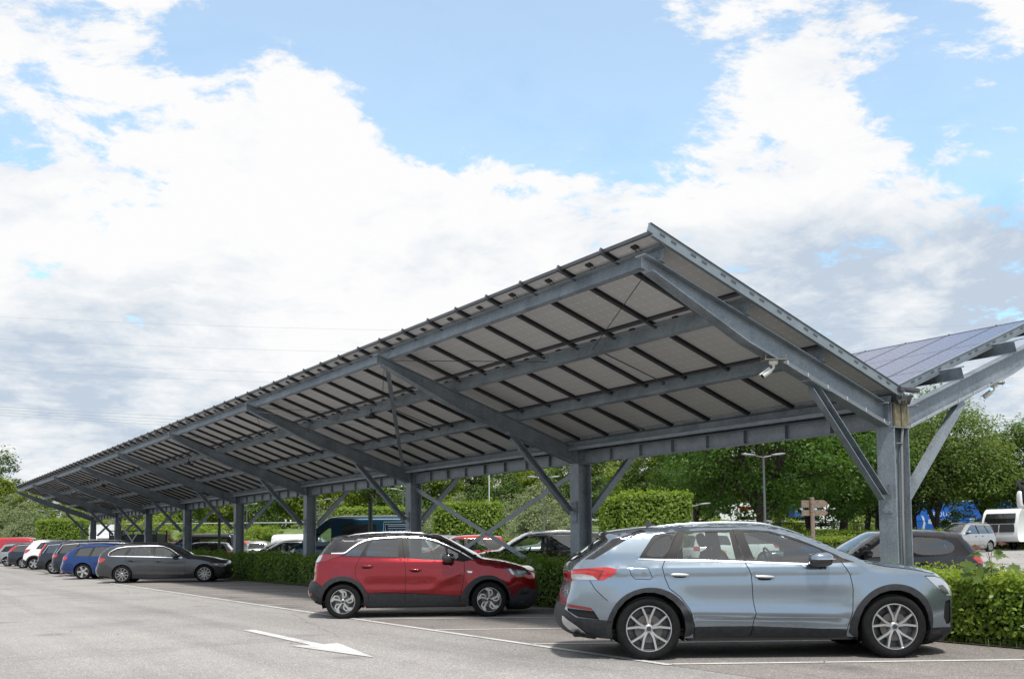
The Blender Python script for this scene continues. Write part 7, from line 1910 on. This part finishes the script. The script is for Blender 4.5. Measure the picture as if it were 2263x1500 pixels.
# blue board sign
p = at(389, 1200, 69); bs = empty('board_sign', (p[0], p[1], gz(p[0], p[1])), RZI); tag(bs, 'blue folding board sign with white marks beside black cars', 'sign')
for sd, nm in ((-1, 'front_board'), (1, 'back_board')):
    m = MB(); m.extr([(-.32, 0), (.32, 0), (.32, 1.32), (-.32, 1.32)], ((0, sd * .30, .03), (1, 0, 0), (0, -sd * .21, .97)), ((0, sd * .28, .03), (1, 0, 0), (0, -sd * .21, .97))); m.build(nm, simple('board_blue', (.02, .14, .45), .45), bs)
m = MB()
for z in (1.05, .75, .45): m.extr([(-.02, -.08), (.16, -.08), (.16, .08), (-.02, .08)], ((0, -.305 + .21 * z, .03 + .97 * z), (1, 0, 0), (0, .21, .97)), ((0, -.309 + .21 * z, .03 + .97 * z), (1, 0, 0), (0, .21, .97)))
m.build('white_marks', M_WTXT, bs)
# black slatted enclosure
p = at(306, 1200, 70); en = empty('black_enclosure', (p[0], p[1], gz(p[0], p[1])), RZI); tag(en, 'black slatted enclosure with railing on top under the carport end', 'enclosure')
M_SLAT = simple('slat_black', (.008, .009, .012), .5)
def slats(x0, x1, y, zt):
    m = MB(); n = int((x1 - x0) / .11)
    for i in range(n): xa = x0 + (x1 - x0) * i / n; m.box((xa, y - .02, .1), (xa + (x1 - x0) / n * .985, y + .02, zt))
    return m
slats(-.70, 1.55, -1.0, 2.05).build('slatted_wall', M_SLAT, en); slats(-.70, 1.55, 1.0, 2.05).build('slatted_wall', M_SLAT, en)
slats(-1.55, -.78, -1.0, 2.0).build('gate', simple('gate_black', (.016, .018, .022), .5), en)
m = MB()
for x in (-1.58, -.74, 1.58):
    for y in (-1.0, 1.0): m.box((x - .04, y - .045, 0), (x + .04, y + .045, 2.33))
for y in (-1.0, 1.0): m.box((-1.58, y - .03, 2.25), (1.58, y + .03, 2.31))
for x in (-1.58, 1.58): m.box((x - .03, -.95, 2.25), (x + .03, .95, 2.31))
m.build('frame', M_SLAT, en)
m = MB(); m.box((-1.02, -1.030, 1.55), (-.92, -1.024, 1.95)); m.build('notice', M_WTXT, en)
m = MB(); m.box((1.50, -.97, .1), (1.56, .97, 2.05)); m.build('side_wall', M_SLAT, en)

# ------------------------------------------------------------------ overhead lines far behind
M_LINE = simple('overhead_wire', (.34, .37, .42), .6)
def wire(y0, sag_px, depth, label, r=.045, x0=1300):
    a = sag_px / (1300 ** 2); pts = []
    for px in np.linspace(-400, 2700, 32): pts.append(at(px, y0 + sag_px - a * (px - x0) ** 2, depth))
    b = np.array(pts[0]); m = MB(); m.tube([q - b for q in pts], r, 5); o = m.build('power_line', M_LINE); o.location = tuple(b); tag(o, label, 'cable', 'overhead power lines in the sky')
for i, (y0, sg, lab) in enumerate([(700, 33, 'highest thin overhead wire at left'), (749, 34, 'thin overhead wire, second from the top'), (797, 36, 'overhead wire, upper of the middle pair at left'), (817, 38, 'overhead wire, lower of the middle pair at left'),
                                   (898, 42, 'overhead wire, topmost of four close lines at left'), (905, 43, 'overhead wire, second of the four close lines'), (911, 44, 'overhead wire, third of four close lines'), (917, 45, 'overhead wire, lowest of the four close lines')]):
    wire(y0, sg, 190 + 2 * i, lab, .03 if i > 3 else .017)

# ------------------------------------------------------------------ small litter on the asphalt
def litter(name, n, area, smin, smax, mats, seed, z=.006):
    r = np.random.default_rng(seed); mb = MB()
    for i in range(n):
        x = r.uniform(area[0], area[1]); y = r.uniform(area[2], area[3]); s = r.uniform(smin, smax); a = r.uniform(0, 6.3); zz = z + r.uniform(0, .006)
        mb.mat(int(r.integers(len(mats)))); pts = []
        for k, rad in zip(range(6), (1., .55, .5, .9, .5, .6)): pts.append((x + s * rad * math.cos(a + k * 1.047) , y + s * rad * .6 * math.sin(a + k * 1.047), zz + r.uniform(0, s * .35)))
        mb.add(pts, [(0, 1, 2, 3, 4, 5)])
    o = mb.build(name, mats); tag(o, kind='stuff'); return o
LB = [simple('dry_leaf', (.10, .065, .03), .9), simple('dry_leaf_dark', (.045, .03, .018), .9), simple('green_leaf_bit', (.07, .11, .03), .8), simple('grit', (.30, .28, .25), .9)]
litter('leaf_litter', 420, (10.9, 11.85, 2, 40), .012, .035, LB[:3], 51)
litter('lane_litter', 120, (1.5, 11, 7, 40), .010, .028, LB, 52)
litter('twig_litter', 60, (7.2, 11.8, 5.5, 20), .010, .03, LB[:2], 53)
bpy.context.view_layer.update()
